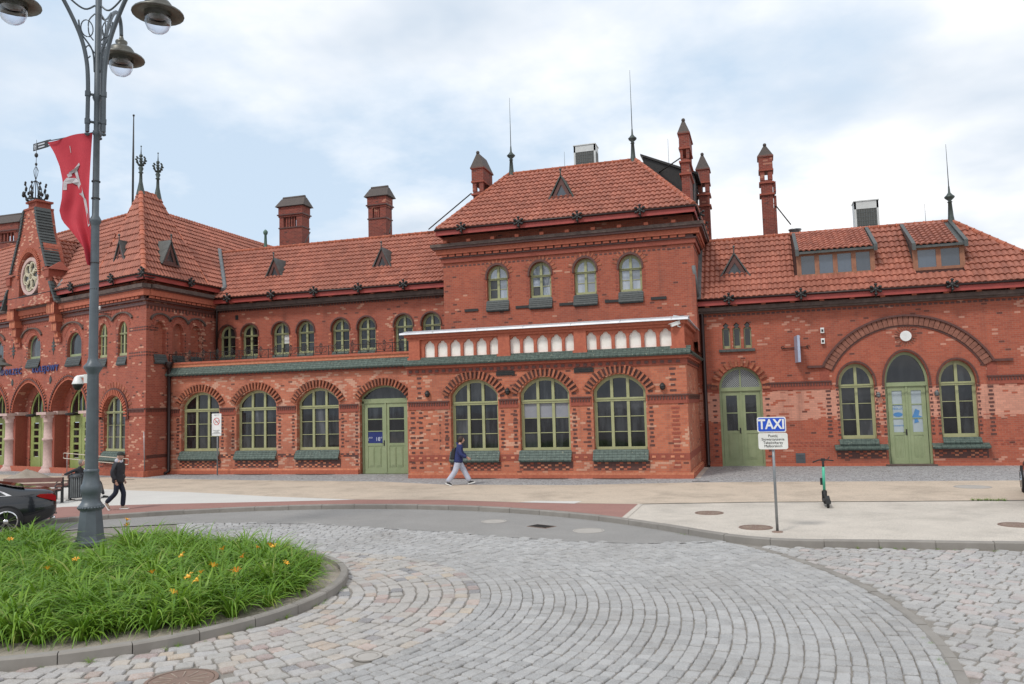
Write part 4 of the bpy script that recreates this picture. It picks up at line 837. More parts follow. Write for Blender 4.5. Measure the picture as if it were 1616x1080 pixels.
# gable
gx = -10.03
def gable():
    prof = [(gx - 2.3, 8.9), (gx + 2.3, 8.9), (gx + 2.3, 10.6), (gx + 1.95, 10.75), (gx + 1.55, 12.0), (gx + 1.0, 12.75), (gx + .62, 14.1), (gx - .62, 14.1), (gx - 1.0, 12.75), (gx - 1.55, 12.0), (gx - 1.95, 10.75), (gx - 2.3, 10.6)]
    mb = MB(); wallpoly(mb, prof, [arch(gx, 2.1, 9.4, 10.5, 11.75, 20, 1.8)], -.62, .26); mb.add([(a, .3, b) for a, b in prof], [tuple(range(len(prof)))]); n = len(prof); mb.add([(a, -.62, b) for a, b in prof] + [(a, .3, b) for a, b in prof], [(i, (i + 1) % n, (i + 1) % n + n, i + n) for i in range(n)])
    go = part(mb, 'gable', B1c, PAV)
    m2 = MB(); m2.prism(arch(gx, 2.2, 9.3, 10.5, 11.8, 20, 1.8), -.40, -.37); m2.build('gable_niche', B1, go, PAV)
    q = 28
    m2 = MB(); ring(m2, circ(gx, 10.5, 1.02, q, 1.02), circ(gx, 10.5, .84, q), -.56, -.38); m2.build('rosette_rim', PNK, go, PAV)
    m2 = MB(); m2.prism(circ(gx, 10.5, .86, q), -.44, -.41); m2.build('pane', GLC, go, PAV)
    m2 = MB()
    for k in range(6):
        a = k * math.pi / 3 + .2; ring(m2, circ(gx + .48 * math.cos(a), 10.5 + .48 * math.sin(a), .34, 12), circ(gx + .48 * math.cos(a), 10.5 + .48 * math.sin(a), .27, 12), -.52, -.42)
        m2.prism([(gx + .02 * math.cos(a + 1.57), 10.5 + .02 * math.sin(a + 1.57)), (gx + .5 * math.cos(a + .52), 10.5 + .5 * math.sin(a + .52)), (gx + .84 * math.cos(a + .02), 10.5 + .84 * math.sin(a + .02)), (gx + .45 * math.cos(a + .42), 10.5 + .45 * math.sin(a + .42))], -.53, -.42)
    m2.build('tracery', pmat('cream stone tracery', lin('cdc6b0'), lin('b5ab90'), 8, .8), go, PAV)
    for s_ in (-1, 1):
        for (xa, za), (xb, zb) in (((2.35, 10.65), (1.5, 10.68)), ((1.95, 10.85), (1.0, 12.85)), ((1.0, 12.85), (.62, 14.15)), ((2.9, 8.95), (2.25, 10.0))):
            m2 = MB(); X = lambda v: gx + s_ * v
            ns = max(2, int((zb - za) / .16)); [m2.hexa([(X(xa + (xb - xa) * q / ns) - .06 * s_, -.70, za + (zb - za) * q / ns - .03), (X(xa + (xb - xa) * q / ns) + .15 * s_, -.70, za + (zb - za) * q / ns - .05), (X(xa + (xb - xa) * q / ns) + .15 * s_, .1, za + (zb - za) * q / ns - .05), (X(xa + (xb - xa) * q / ns) - .06 * s_, .1, za + (zb - za) * q / ns - .03)], [(X(xa + (xb - xa) * (q + 1) / ns) - .06 * s_, -.68, za + (zb - za) * (q + 1) / ns), (X(xa + (xb - xa) * (q + 1) / ns) + .07 * s_, -.68, za + (zb - za) * (q + 1) / ns), (X(xa + (xb - xa) * (q + 1) / ns) + .07 * s_, .08, za + (zb - za) * (q + 1) / ns), (X(xa + (xb - xa) * (q + 1) / ns) - .06 * s_, .08, za + (zb - za) * (q + 1) / ns)]) for q in range(ns)]
            m2.build('gable_coping', GTD, go, PAV)
        m2 = MB()
        for zz in np.arange(10.8, 13.9, .16):
            xx = 1.9 - (zz - 10.8) * .43; m2.box(gx + s_ * (xx - .12) - .06, gx + s_ * (xx - .12) + .06, -.64, -.61, zz, zz + .08)
        m2.build('gable_brick_pattern', BD, go, PAV, kind='stuff')
        m2 = MB(); m2.box(gx + s_ * 2.1 - .22, gx + s_ * 2.1 + .22, -.72, .3, 10.2, 10.62); m2.hexa([(gx + s_ * 2.05 - .36, -.76, 10.62), (gx + s_ * 2.05 + .36, -.76, 10.62), (gx + s_ * 2.05 + .36, .34, 10.62), (gx + s_ * 2.05 - .36, .34, 10.62)], [(gx + s_ * 2.05 - .05, -.05, 11.1), (gx + s_ * 2.05 + .05, -.05, 11.1), (gx + s_ * 2.05 + .05, .05, 11.1), (gx + s_ * 2.05 - .05, .05, 11.1)]); m2.build('gable_pinnacle', BT, go, PAV)
    m2 = MB(); m2.box(gx - .66, gx + .66, -.66, .3, 14.1, 14.2); m2.box(gx - .44, gx + .44, -.5, .25, 14.2, 14.5); m2.box(gx - .56, gx + .56, -.6, .32, 14.5, 14.6); m2.build('gable_head', BT, go, PAV)
    voussoirs(gx, 2.12, 10.5, 11.78, -.62, PAV, h=.24, step=.11, mat=BTO, proud=.03, dep=.08, p=1.8)
    # crown ornament and vane
    m2 = MB(); zb = 14.6
    m2.lathe([(.62, 14.6), (.66, 14.68), (.6, 14.72)], (gx, 0, 0), 14)
    for k in range(8):
        a = k * math.pi / 4; c, s2 = math.cos(a), math.sin(a)
        m2.tube([(gx + .58 * c, .58 * s2, 14.65), (gx + .74 * c, .74 * s2, 14.9), (gx + .62 * c, .62 * s2, 15.2), (gx + .7 * c, .7 * s2, 15.5)], [.05, .04, .035, .02], 5)
        for (rr, zz, sz) in ((.82, 14.92, .12), (.66, 15.22, .09), (.72, 15.52, .08), (.5, 15.0, .07)): m2.ball((gx + rr * c, rr * s2, zz), sz, 5)
        m2.tube([(gx + .45 * c, .45 * s2, 14.7), (gx + .42 * c, .42 * s2, 15.3), (gx + .2 * c, .2 * s2, 15.65), (gx + .03 * c, .03 * s2, 15.75)], .02, 5)
    m2.tube([(gx, 0, 14.6), (gx, 0, 18.0)], [.035, .015], 6)
    for k in range(4): a = k * math.pi / 2 + .4; m2.tube([(gx + r_ * math.cos(a), r_ * math.sin(a), zz) for r_, zz in ((.02, 15.8), (.16, 16.1), (.2, 16.3), (.06, 16.5))], .016, 5)
    m2.ball((gx, 0, 16.65), .09, 6); m2.ball((gx, 0, 17.15), .13, 8); fi = m2.build('gable_finial', IRON, go, PAV @ T(gx, -.36, 14.6) @ Matrix.Diagonal((.72, .72, 1, 1)) @ T(-gx, 0, -14.6))
gable()
VW = PAV @ T(gx, -.36, 0) @ RZ(R(6)); m2 = MB(); m2.prism([(-.28, 17.42), (.95, 17.42), (1.28, 17.46), (1.0, 17.55), (1.3, 17.62), (1.0, 17.68), (1.28, 17.8), (.95, 17.82), (-.28, 17.82)], -.012, .012); vane = m2.build('weather_vane', IRON, ST, VW)
m2 = MB(); m2.box(-.17, -.12, -.02, -.014, 17.48, 17.76); m2.box(-.22, -.07, -.02, -.014, 17.62, 17.67); m2.box(-.05, .0, -.02, -.014, 17.44, 17.8); m2.box(.15, .75, -.02, -.014, 17.66, 17.73); m2.box(.2, .75, -.02, -.014, 17.5, 17.57); m2.build('vane_marks', ZNC, ST, VW)
# pavilion roofs
pf = math.sin(R(17)); fz, rz_ = 9.47, 13.95
cN = (math.sin(R(17)), math.cos(R(17)))           # into the building from the front
eo = .55                                           # overhang
# eave corner where the two eave lines meet: x = -27.2+eo (side), front line offset -eo
ex = -27.2 + .45; sF = ( (ex + 27.2) + eo * cN[0]) / math.cos(R(17)); ey = 30.4 - eo * cN[1] + sF * (-math.sin(R(17)))
def fpt(s, dd, z): return Vector((-27.2 + s * math.cos(R(17)) + dd * cN[0], 30.4 - s * math.sin(R(17)) + dd * cN[1], z))
frun = 3.55; fs_ = math.hypot(frun, rz_ - fz); U = Vector((math.cos(R(17)), -math.sin(R(17)), 0)); Vv = Vector((cN[0] * frun, cN[1] * frun, rz_ - fz))
O = fpt(PX0, -eo, fz); LN = (fpt(sF, -eo, fz) - O).length
# inner hip corner: intersection of ridge lines
sx = -27.2 - 3.8
# front ridge line point with x = sx
sr = (sx + 27.2 - (frun - eo) * cN[0]) / math.cos(R(17)); inner = fpt(sr, frun - eo, rz_); ui = (inner - O).dot(U)
roofslope(O, U, Vv, [(0, 0), (LN, 0), (ui, fs_), (0, fs_)], skip=lambda u, v: (LN - 4.0 + v * .35 < u) or abs(u - (gx - PX0)) < max(0, 2.75 - v * .62))
srun = ex - sx; ss_ = math.hypot(srun, rz_ - fz); yi = inner.y - ey
roofslope((ex, ey, fz), (0, 1, 0), (-srun, 0, rz_ - fz), [(0, 0), (20, 0), (20, ss_), (yi, ss_)], skip=lambda u, v: u < 4.3 - v * .45 or (u > 6.2 + 1.0 * 0 and v < -1 + (u - 5.2) * .0) )
slab([(ex - .3, 46), (sx + .5, 46), (sx - 12, 40), (ex - 14, 40)], 9, 9.1, 'attic_floor', TILEB)
ridgecaps(inner + Vector((0, 0, .04)), (sx, 48, rz_ + .04)); ridgecaps(fpt(PX0, frun - eo, rz_ + .04), inner + Vector((0, 0, .04)))
mb = MB(); a_, b_, c_ = fpt(PX0, frun - eo, rz_), inner, Vector((sx, 50, rz_)); mb.add([a_, b_, c_, a_ + Vector((-3, 20, -4.5)), c_ + Vector((-8, 0, -5))], [(0, 1, 2), (0, 2, 4, 3)]); part(mb, 'roof', TILEB)
# corner turret
t1, t2 = Vector((-29.55, 32.55, 14.28)), Vector((-29.55, 33.75, 14.28)); C0 = Vector((ex, ey, fz)); A0 = fpt(sF - 4.3, -eo, fz); B0 = Vector((ex, ey + 4.5, fz))
def facet(p, q, r_, s_=None):
    """roof facet from eave p->q up to r (and s)"""
    Uu = (q - p).normalized(); nn = Uu.cross(r_ - p).normalized(); Vd = nn.cross(Uu)
    f2 = lambda X: ((X - p).dot(Uu), (X - p).dot(Vd)); pts = [f2(p), f2(q), f2(r_)] + ([f2(s_)] if s_ is not None else [])
    roofslope(p, Uu, Vd, pts)
facet(A0, C0, t1); facet(C0, B0, t2, t1)
D0 = A0 + Vector((-.5, 5.5, 1.0)); facet(D0, A0, t1); mb = MB(); mb.add([B0, D0, t1, t2], [(0, 1, 2, 3)]); part(mb, 'roof', TILEB)
ridgecaps(C0 + Vector((0, 0, .08)), t1, r=.13); ridgecaps(t1, t2, r=.09); ridgecaps(A0 + Vector((0, 0, .05)), t1, r=.08); ridgecaps(B0 + Vector((0, 0, .05)), t2, r=.06)
# eaves of pavilion
eave(PX0, sF, -eo, 9.47, PAV, 0); eave(ey - 30.4, 5.35, -.45, 9.47, SIDE, 0)
for x in (-1.9, -5.6): 
    ornament(x, -eo - .08, 9.46, PAV)
ornament(sF, -eo - .05, 9.5, PAV); ornament(2.4, -.5, 9.45, SIDE); ornament(-14.0, -eo - .05, 9.46, PAV)
Uc = Vector((cN[0], cN[1], 0)); pc = fpt(gx + 2.95, -.5, 9.5); Vc = fpt(gx, -.5, 12.62) - pc
roofslope(pc, Uc, Vc, [(0, 0), (2.95, Vc.length), (0, Vc.length)])
mb = MB(); mb.tube([pc + Vector((.03, -.03, .06)), fpt(gx + .1, 2.45, 12.62)], .13, 6); part(mb, 'valley_flashing', LEAD)
# cross gable roof behind the gable and valley flashings
g0, g1 = fpt(gx, .3, 12.55), fpt(gx, 2.6, 12.55); gl_, gr_ = fpt(gx - 2.6, .3, 9.6), fpt(gx + 2.6, .3, 9.6)
for s_, b_ in ((-1, gl_),):
    mb = MB(); top = fpt(gx, 2.3, 12.55); mb.add([b_, g0, top], [(0, 1, 2)]); part(mb, 'roof', TILE); 
    mb = MB(); mb.tube([b_ + Vector((0, -.25, .0)), top + Vector((0, 0, .05))], .09, 6); part(mb, 'valley_flashing', LEAD)
ridgecaps(fpt(gx, -.4, 12.66), fpt(gx, 2.4, 12.66))
mb = MB(); mb.tube([(-26.62, 35.2, 9.36), (-26.75, 35.5, 9.58), (-29.35, 38.45, 12.28)], .14, 6); part(mb, 'valley_flashing', LEAD)
# triangular dormers of the turret
def tri_at(p, ang, **k):
    tridormer(0, 0, 0, .92, 1.1, W=T(*p) @ RZ(ang), slope=1.9, sheet=DRM)
tri_at(fpt(-1.95, -.15, 10.2), R(-17)); tri_at((ex - .33, 31.75, 10.2), R(90))
# iron finials on the turret
def spirefin(p, s=1.0):
    mb = MB(); x, y, z = p
    mb.lathe([(.22, -.25), (.15, .1), (.085, .45), (.07, .85), (.13, .9), (.07, .96), (.13, 1.12), (.06, 1.25), (.05, 1.4), (.09, 1.5), (.04, 1.65), (.025, 2.0)], (x, y, z), 10)
    for k in range(6):
        a = k * math.pi / 3; c, s_ = math.cos(a), math.sin(a); mb.tube([(x, y, z + 1.15), (x + .17 * c, y + .17 * s_, z + 1.4), (x + .22 * c, y + .22 * s_, z + 1.6)], .025, 5)
        for r_, zz, q in ((.2, 1.42, .055), (.25, 1.55, .05), (.2, 1.68, .05), (.12, 1.3, .05)): mb.ball((x + r_ * c, y + r_ * s_, z + zz), q, 5)
    mb.ball((x, y, z + 1.78), .09, 7); mb.tube([(x, y, z + 1.8), (x, y, z + 2.25)], [.03, .015], 5); mb.ball((x, y, z + 2.27), .04, 5); part(mb, 'finial', IRG)
spirefin(t1 + Vector((0, 0, .05))); spirefin(t2 + Vector((0, 0, .05)))
def ballfin(p, hs, hr, name='lightning_finial'):
    mb = MB(); x, y, z = p
    mb.lathe([(.17, -.2), (.11, .25), (.075, hs - .22), (.11, hs - .2), (.06, hs - .14), (.19, hs - .02), (.21, hs + .04), (.12, hs + .12), (.05, hs + .22), (.03, hs + .5)], (x, y, z), 10); mb.tube([(x, y, z + hs + .4), (x, y, z + hs + hr)], [.022, .008], 5); part(mb, name, IRG)
ballfin((RX0 + .15, RY, RZt), .95, 3.0); ballfin((RX1 - .1, RY, RZt), 1.05, 3.4); ballfin((8.1, 38, 10.3), 1.05, 2.35)
# chimneys
CHB = brickmat('chimney brick', (.27, .055, .035), (.18, .036, .025), (.5, .2, .13), .80)
def slotchim(x0, x1, y, d, z0, zcap, ztop, nslot=4, slots=(1.25, .62)):
    """broad chimney with a slotted lantern under a tiled saddle cap"""
    mb = MB(); za, zb = zcap - slots[0], zcap - slots[1]
    mb.box(x0 + .04, x1 - .04, y, y + d, z0, za); mb.box(x0, x1, y - .04, y + d + .04, zb, zcap)
    mb.box(x0 + .04, x0 + .32, y, y + d, za, zb); mb.box(x1 - .4, x1 - .04, y, y + d, za, zb)
    w_ = (x1 - x0 - .72) / nslot
    for i in range(1, nslot): xx = x0 + .32 + i * w_; mb.box(xx - .045, xx + .045, y + .05, y + .18, za, zb)
    co = part(mb, 'chimney', CHB)
    for z, pj in ((z0 + (za - z0) * .55, .09), (zcap - .52, .10), (za - .04, .04), (zcap - .03, .08)): m2 = MB(); m2.box(x0 - pj + .04, x1 + pj - .04, y - pj, y + d + pj, z, z + .07); m2.build('chimney_band', BD, co)
    m2 = MB()
    h = ztop - zcap; m2.hexa([(x0 - .16, y - .16, zcap), (x1 + .16, y - .16, zcap), (x1 + .16, y + d + .16, zcap), (x0 - .16, y + d + .16, zcap)], [(x0 + .02, y + d / 2 - .12, ztop - .1), (x1 - .02, y + d / 2 - .12, ztop - .1), (x1 - .02, y + d / 2 + .12, ztop - .1), (x0 + .02, y + d / 2 + .12, ztop - .1)])
    m2.tube([(x0 + .06, y + d / 2, ztop - .06), (x1 - .06, y + d / 2, ztop - .06)], .1, 6); m2.build('chimney_cap', CAPM, co)
slotchim(-26.43, -24.85, 40, .8, 11.0, 14.85, 15.5, 5); slotchim(-20.68, -19.52, 40, .8, 11.0, 14.85, 15.5, 4)
slotchim(-48.3, -46.1, 40, .8, 9.0, 15.85, 16.55, 5)
def tallchim(x0, x1, y, d, z0, zbody, ztop, axis='y', slot=(.72, 1.15), pyramid=True, side=False):
    mb = MB(); za, zb = zbody - slot[1], zbody - slot[0]; xm = (x0 + x1) / 2
    mb.box(x0 + .05, x1 - .05, y + .05, y + d - .05, z0, za); mb.box(x0, x1, y, y + d, zb, zbody)
    for a, b in ((x0 + .03, xm - .075), (xm + .075, x1 - .03)): mb.box(a, b, y + .03, y + .2, za, zb); mb.box(a, b, y + d - .2, y + d - .03, za, zb)
    co = part(mb, 'chimney', CHB)
    for z, pj in ((za - .75, .035), (za - .18, .03), (zb + .01, .025), (zbody - .03, .05)): m2 = MB(); m2.box(x0 - pj, x1 + pj, y - pj, y + d + pj, z, z + .08); m2.build('chimney_band', BT, co)
    m2 = MB(); ym = y + d / 2
    if pyramid: m2.hexa([(x0 - .06, y - .06, zbody), (x1 + .06, y - .06, zbody), (x1 + .06, y + d + .06, zbody), (x0 - .06, y + d + .06, zbody)], [(xm - .06, y + .12, ztop - .1), (xm + .06, y + .12, ztop - .1), (xm + .06, y + d - .12, ztop - .1), (xm - .06, y + d - .12, ztop - .1)])
    m2.ball((xm, y + .15, ztop - .05), .09, 6); m2.build('chimney_cap', CAPM, co)
tallchim(-12.98, -12.38, 36.0, 1.4, 11.5, 14.5, 15.35)
tallchim(-3.03, -2.58, 36.0, 1.7, 9.5, 14.95, 15.65); tallchim(-2.6, -2.0, 40.5, .8, 8.5, 14.5, 15.35); tallchim(.38, 1.02, 40, .8, 9.5, 14.65, 15.3)
mb = MB(); [mb.box(1.0, 1.12, 40.1, 40.7, z, z + .5) for z in (12.9, 12.2)]; mb.box(.95, 1.1, 40.1, 40.6, 10, 12.1); part(mb, 'chimney', CHB)
# black roof house on the tower's right slope
mb = MB(); mb.hexa([(-4.9, 38.6, 13.0), (-2.7, 38.6, 11.5), (-2.7, 41.2, 11.5), (-4.9, 41.2, 13)], [(-5.0, 38.5, 14.9), (-2.6, 38.5, 13.7), (-2.6, 41.3, 13.7), (-5.0, 41.3, 14.9)]); mb.hexa([(-5.1, 38.4, 14.9), (-2.4, 38.4, 13.66), (-2.4, 41.4, 13.66), (-5.1, 41.4, 14.9)], [(-5.1, 38.4, 15.0), (-2.4, 38.4, 13.78), (-2.4, 41.4, 13.78), (-5.1, 41.4, 15.0)]); part(mb, 'dormer', IRON, label='black sheet metal roof dormer behind the tower hip')
mb = MB(); mb.lathe([(.26, 0), (.26, .35), (.3, .37), (.3, .42), (.01, .45)], (1.85, 39.6, 10.45), 12); part(mb, 'roof_vent', STEEL)
for a, b in (((-13.05, 36.1, 13.3), (-16.3, 38.4, 12.3)), ((1.0, 40.4, 12.4), (1.7, 40.0, 11.2)), ((-24.6, 40.4, 13.3), (-24.2, 39.2, 12.4)), ((-19.4, 40.4, 13.4), (-19.0, 39.3, 12.5)), ((-2.9, 36.9, 14.2), (-4.3, 38.6, 14.0))): bar([a, b], .032, 'stay_rod', IRON, n=5)
for x, y, z, h in ((-8.9, 38.5, 14.3, 1.3), (-3.9, 40, 14.2, 1.9), (7.4, 39.5, 10.4, 1.1)): bar([(x, y, z), (x, y, z + h)], [.012, .006], 'lightning_rod', IRON, n=5)
bar([(-27.1, 31.6, .3), (-27.18, 30.36, .3), (-27.18, 30.3, 2.2)][1:], .02, 'conductor', STEEL)
mb = MB(); mb.lathe([(.14, 0), (.09, .6), (.07, 1.1), (.12, 1.15), (.14, 1.28), (.05, 1.4), (.01, 1.42)], (-27.05, 39.6, 12.1), 10); part(mb, 'finial', pmat('verdigris copper', lin('5f7f72'), lin('4a6459'), 6, .6))

# ---- finish batched pieces: voussoirs, quoins, tiles
campos = Vector((0, 0, HC))
def wdist(M): return (M.translation - campos).length
BRICKS.sort(key=lambda t: wdist(t[0]))
ub = MB(); ub.box(-.5, .5, -.5, .5, -.5, .5); bme = {}
inv = WM[ST.name].inverted()
VB, FB = np.array(ub.v), ub.f
NIND = 290
for i, (M, mt) in enumerate(BRICKS[:NIND]):
    if mt.name not in bme: me = ub.mesh('brick'); me.materials.append(mt); bme[mt.name] = me
    o = bpy.data.objects.new('brick', bme[mt.name]); COL.objects.link(o); o.parent = ST; o.matrix_local = inv @ M
rest = {}
for M, mt in BRICKS[NIND:]: rest.setdefault(mt.name, (mt, []))[1].append(np.array(M))
for k, (mt, l) in rest.items(): np_join('arch_bricks', VB, FB, l, mt, ST)
for (mn, wt), q in QL.items(): q.build('brick_pattern', MATS[mn], ST, Matrix(wt))['kind'] = 'stuff'
TILES.sort(key=lambda t: wdist(t[1]))
tme = bpy.data.meshes.new('tile'); tme.from_pydata(TV, [], TF); tme.materials.append(TILE)
for ro, M in TILES[:290]:
    o = bpy.data.objects.new('tile', tme); COL.objects.link(o); o.parent = ro; o.matrix_local = WM[ro.name].inverted() @ M
byr = {}
for ro, M in TILES[290:]: byr.setdefault(ro.name, (ro, []))[1].append(np.array(M))
for k, (ro, l) in byr.items(): np_join('tiles', TV, TF, l, TILE, ro)
print('bricks', len(BRICKS), 'tiles', len(TILES))
# ------------------------------------------------------------------ ground
def struct(mb, name, mat, W=I4): o = mb.build(name, mat, None, W); o['kind'] = 'structure'; return o
def groundmat(name, a, b, sc, speck, rough=.9, stain=.25, bump=.25):
    g = G(name); v = g.pos(); c = g.mixc(g.ramp(g.noise(v, sc, 6, .65), .35, .65), a, b)
    c = g.mixc(g.ramp(g.noise(v, 60, 2), .42, .6), c, tuple(x * speck for x in a))
    c = g.mixc(g.math('MULTIPLY', g.ramp(g.noise(v, .55, 7, .68), .48, .72), stain), c, tuple(x * .55 for x in a))
    g.l(c, g.b.inputs['Base Color']); g.b.inputs['Roughness'].default_value = rough; g.b.inputs['Specular IOR Level'].default_value = .25; g.bump(g.noise(v, 45, 3), bump, .01); MATS[name] = g.m; return g.m
GBED = groundmat('cobble bedding sand', (.30, .275, .245), (.22, .20, .175), 4, .7)
BEI = groundmat('beige gravel paving', (.47, .425, .37), (.36, .33, .29), 1.3, 1.3, stain=.5)
TAN = groundmat('tan gravel paving', (.46, .38, .30), (.37, .31, .25), 1.1, 1.25, stain=.5)
RED = groundmat('red block paving', (.30, .165, .14), (.25, .14, .12), 1.5, 1.15, stain=.15)
PALE = groundmat('pale stone paving', (.62, .60, .56), (.55, .53, .50), .8, .85, stain=.12)
ASPH = groundmat('grey asphalt', (.245, .236, .225), (.195, .188, .18), .8, 1.3, stain=.2)
KRB = pmat('granite kerb', (.27, .25, .225), (.215, .197, .175), 3, .85, bump=.4, var=.06, stain=.2)
SOIL = groundmat('sandy soil', (.42, .37, .31), (.30, .26, .21), 2.5, .6, stain=.3, bump=.8)
def sets(name, w_, c1, c2, mo):
    g = G(name); vo = g.n('ShaderNodeTexVoronoi'); vo.feature = 'F1'; vo.inputs['Scale'].default_value = 1 / w_; g.l(g.pos(), vo.inputs['Vector'])
    vd = g.n('ShaderNodeTexVoronoi'); vd.feature = 'DISTANCE_TO_EDGE'; vd.inputs['Scale'].default_value = 1 / w_; g.l(g.pos(), vd.inputs['Vector'])
    c = g.mixc(vo.outputs['Color'], c1, c2); c = g.mixc(g.math('LESS_THAN', vd.outputs['Distance'], .06), c, mo); g.l(c, g.b.inputs['Base Color']); g.b.inputs['Roughness'].default_value = .85; g.bump(vd.outputs['Distance'], .4, .02); MATS[name] = g.m; return g.m
COB = sets('small grey setts', .13, (.42, .42, .42), (.25, .25, .26), (.17, .16, .15))
FARC = sets('far cobbles', .22, (.40, .39, .38), (.28, .27, .27), (.16, .15, .14))
mb = MB(); mb.add([(-400, -400, -.06), (400, -400, -.06), (400, 400, -.06), (-400, 400, -.06)], [(0, 1, 2, 3)]); struct(mb, 'ground', FARC)
RC = (-8.92, 10.33)            # centre of the cobbled turning circle
KC, KR = (-10.1, 9.82), 11.86  # outer kerb circle
# kerb line (front edge), from far right to far left
def crom(P, n=5):
    P = [Vector((*p, 0)) for p in P]; o = []
    for i in range(len(P) - 1):
        a, b, c, d = P[max(0, i - 1)], P[i], P[i + 1], P[min(len(P) - 1, i + 2)]
        for k in range(n):
            t = k / n; q = .5 * ((2 * b) + (c - a) * t + (2 * a - 5 * b + 4 * c - d) * t * t + (-a + 3 * b - 3 * c + d) * t ** 3); o.append((q.x, q.y))
    return o
KF = crom([(4.49, 17.24), (3.3, 17.19), (2.15, 17.13), (1.1, 17.04), (.3, 17.03), (-.3, 17.17), (-.85, 17.46), (-1.5, 17.98), (-2.4, 18.78), (-3.52, 19.65), (-4.52, 20.26), (-5.59, 20.79)])
KA = [(KC[0] + KR * math.cos(a), KC[1] + KR * math.sin(a)) for a in np.linspace(R(67.7), R(165), 36)]
K = [(60, 17.6), (20, 17.4)] + KF + KA + [(-24, 5), (-40, -14)]
mb = MB(); mb.prism(K + [(-200, -14), (-200, 300), (60, 300)], -.05, .12, 'z'); pv = struct(mb, 'pavement', BEI)
def sheet(name, poly, z, mat, dz=.004):
    mb = MB(); tri = tessellate_polygon([[Vector((a, b, 0)) for a, b in poly]]); mb.add([(a, b, z) for a, b in poly], [tuple(t) if (Vector(poly[t[1]]) - Vector(poly[t[0]])).cross(Vector(poly[t[2]]) - Vector(poly[t[0]])) > 0 else tuple(t)[::-1] for t in tri]); return struct(mb, name, mat)
sheet('sett_strip', [(-60, 42), (-41, 32.5), (-27.4, 29.9), (-20.5, 29.0), (-14.4, 28.6), (-11.2, 27.5), (-6.5, 27.5), (-2.5, 28.5), (0, 28.8), (4, 29.1), (12, 29.8), (40, 30), (40, 36), (-2.3, 36), (-2.3, 30.2), (-13.6, 30.2), (-13.6, 31.9), (-27.2, 31.9), (-27.3, 30.6), (-42, 35), (-60, 46)], .124, COB)
sheet('tan_path', [(-60, 37), (-41, 29.5), (-27.3, 26), (-23.2, 25.0), (-19.9, 24.5), (-15.7, 23.4), (-12.3, 22.82), (-9.4, 22.95), (-6.65, 22.5), (-3.37, 22.42), (-.2, 23.1), (3.0, 23.5), (6.3, 24.0), (40, 25), (40, 30), (12, 29.8), (4, 29.1), (0, 28.8), (-2.5, 28.5), (-6.5, 27.5), (-11.2, 27.5), (-14.4, 28.6), (-20.5, 29.0), (-27.4, 29.9), (-41, 32.5), (-60, 42)], .1241, TAN)
off = lambda a, r: (KC[0] + r * math.cos(a), KC[1] + r * math.sin(a))
sheet('pale_strip', [(-12.3, 22.8), (-15.7, 23.4), (-19.9, 24.5), (-23.2, 25.0), (-27.3, 26), (-41, 29.5), (-50, 25), (-36, 17), (-22.5, 18.5), (-21.2, 20.2), (-18.6, 21.1), (-14.8, 22.05)], .1242, PALE)
rp_ = [(-3.38, 19.76), (-4.42, 20.42), (-5.0, 20.72), (-5.52, 20.95)] + [off(a, KR + .16) for a in np.linspace(R(69), R(165), 28)]
sheet('red_path', [(-3.35, 22.40), (-6.65, 22.44), (-9.44, 22.95), (-12.3, 22.78), (-14.9, 22.05), (-18.6, 21.1), (-21.2, 20.2), (-23.5, 17.2), (-24.6, 13)] + rp_[::-1], .1245, RED)
mb = MB(); mb.add([], [])
jl = [(-3.37, 22.42), (-.2, 23.1), (3.0, 23.5), (6.3, 24.0), (40, 25)]
for (a, b), (c, d) in zip(jl[:-1], jl[1:]): mb.add([(a, b - .03, .129), (c, d - .03, .129), (c, d + .04, .129), (a, b + .04, .129)], [(0, 1, 2, 3)])
struct(mb, 'paving_joint', pmat('dark joint', (.10, .095, .08), None, 5, .9))
mb = MB(); mb.add([(-3.42, 19.72, .129), (-3.28, 19.66, .129), (-3.28, 22.4, .129), (-3.42, 22.4, .129)], [(0, 1, 2, 3)]); struct(mb, 'edging_line', BEI)
mb = MB(); mb.add([(-6.9, 22.5, .1295), (-5.2, 22.35, .1295), (-5.1, 22.9, .1295), (-6.5, 22.9, .1295)], [(0, 1, 2, 3)]); struct(mb, 'pale_patch', PALE)
# kerb stones
def kerbline(pts, w_, z0, z1, parent, L_=1.0, side=1, gap=.012, name='kerb_stone', mat=KRB):
    P = [Vector((a, b, 0)) for a, b in pts]; cum = [0]
    for a, b in zip(P[:-1], P[1:]): cum.append(cum[-1] + (b - a).length)
    def at(s):
        s = max(0, min(s, cum[-1] - 1e-6)); i = int(np.searchsorted(cum, s, 'right')) - 1; i = min(i, len(P) - 2); t = (s - cum[i]) / (cum[i + 1] - cum[i]); return P[i].lerp(P[i + 1], t), (P[i + 1] - P[i]).normalized()
    s = 0
    while s < cum[-1] - .2:
        e_ = min(s + L_, cum[-1]); mb = MB(); pr = []
        dz = random.uniform(-.006, .006)
        for q in (s + gap / 2, (s + e_) / 2, e_ - gap / 2):
            p, t = at(q); nn = Vector((-t.y, t.x, 0)) * side; p = p - nn * .03; pr.append([(p.x, p.y, z0), (p.x, p.y, z1 - .02 + dz), (p.x + nn.x * .02, p.y + nn.y * .02, z1 + dz), (p.x + nn.x * w_, p.y + nn.y * w_, z1 + dz), (p.x + nn.x * w_, p.y + nn.y * w_, z0)])
        vs = [v for r_ in pr for v in r_]; fs = [(i * 5 + k, i * 5 + k + 1, i * 5 + 5 + k + 1, i * 5 + 5 + k) for i in range(2) for k in range(4)] + [(0, 1, 2, 3, 4), (14, 13, 12, 11, 10)]
        mb.add(vs, fs); mb.build(name, mat, parent); s = e_
kerbline(K[1:-1][::-1] if False else K[1:-1], .16, -.05, .131, pv, 1.0, side=-1)
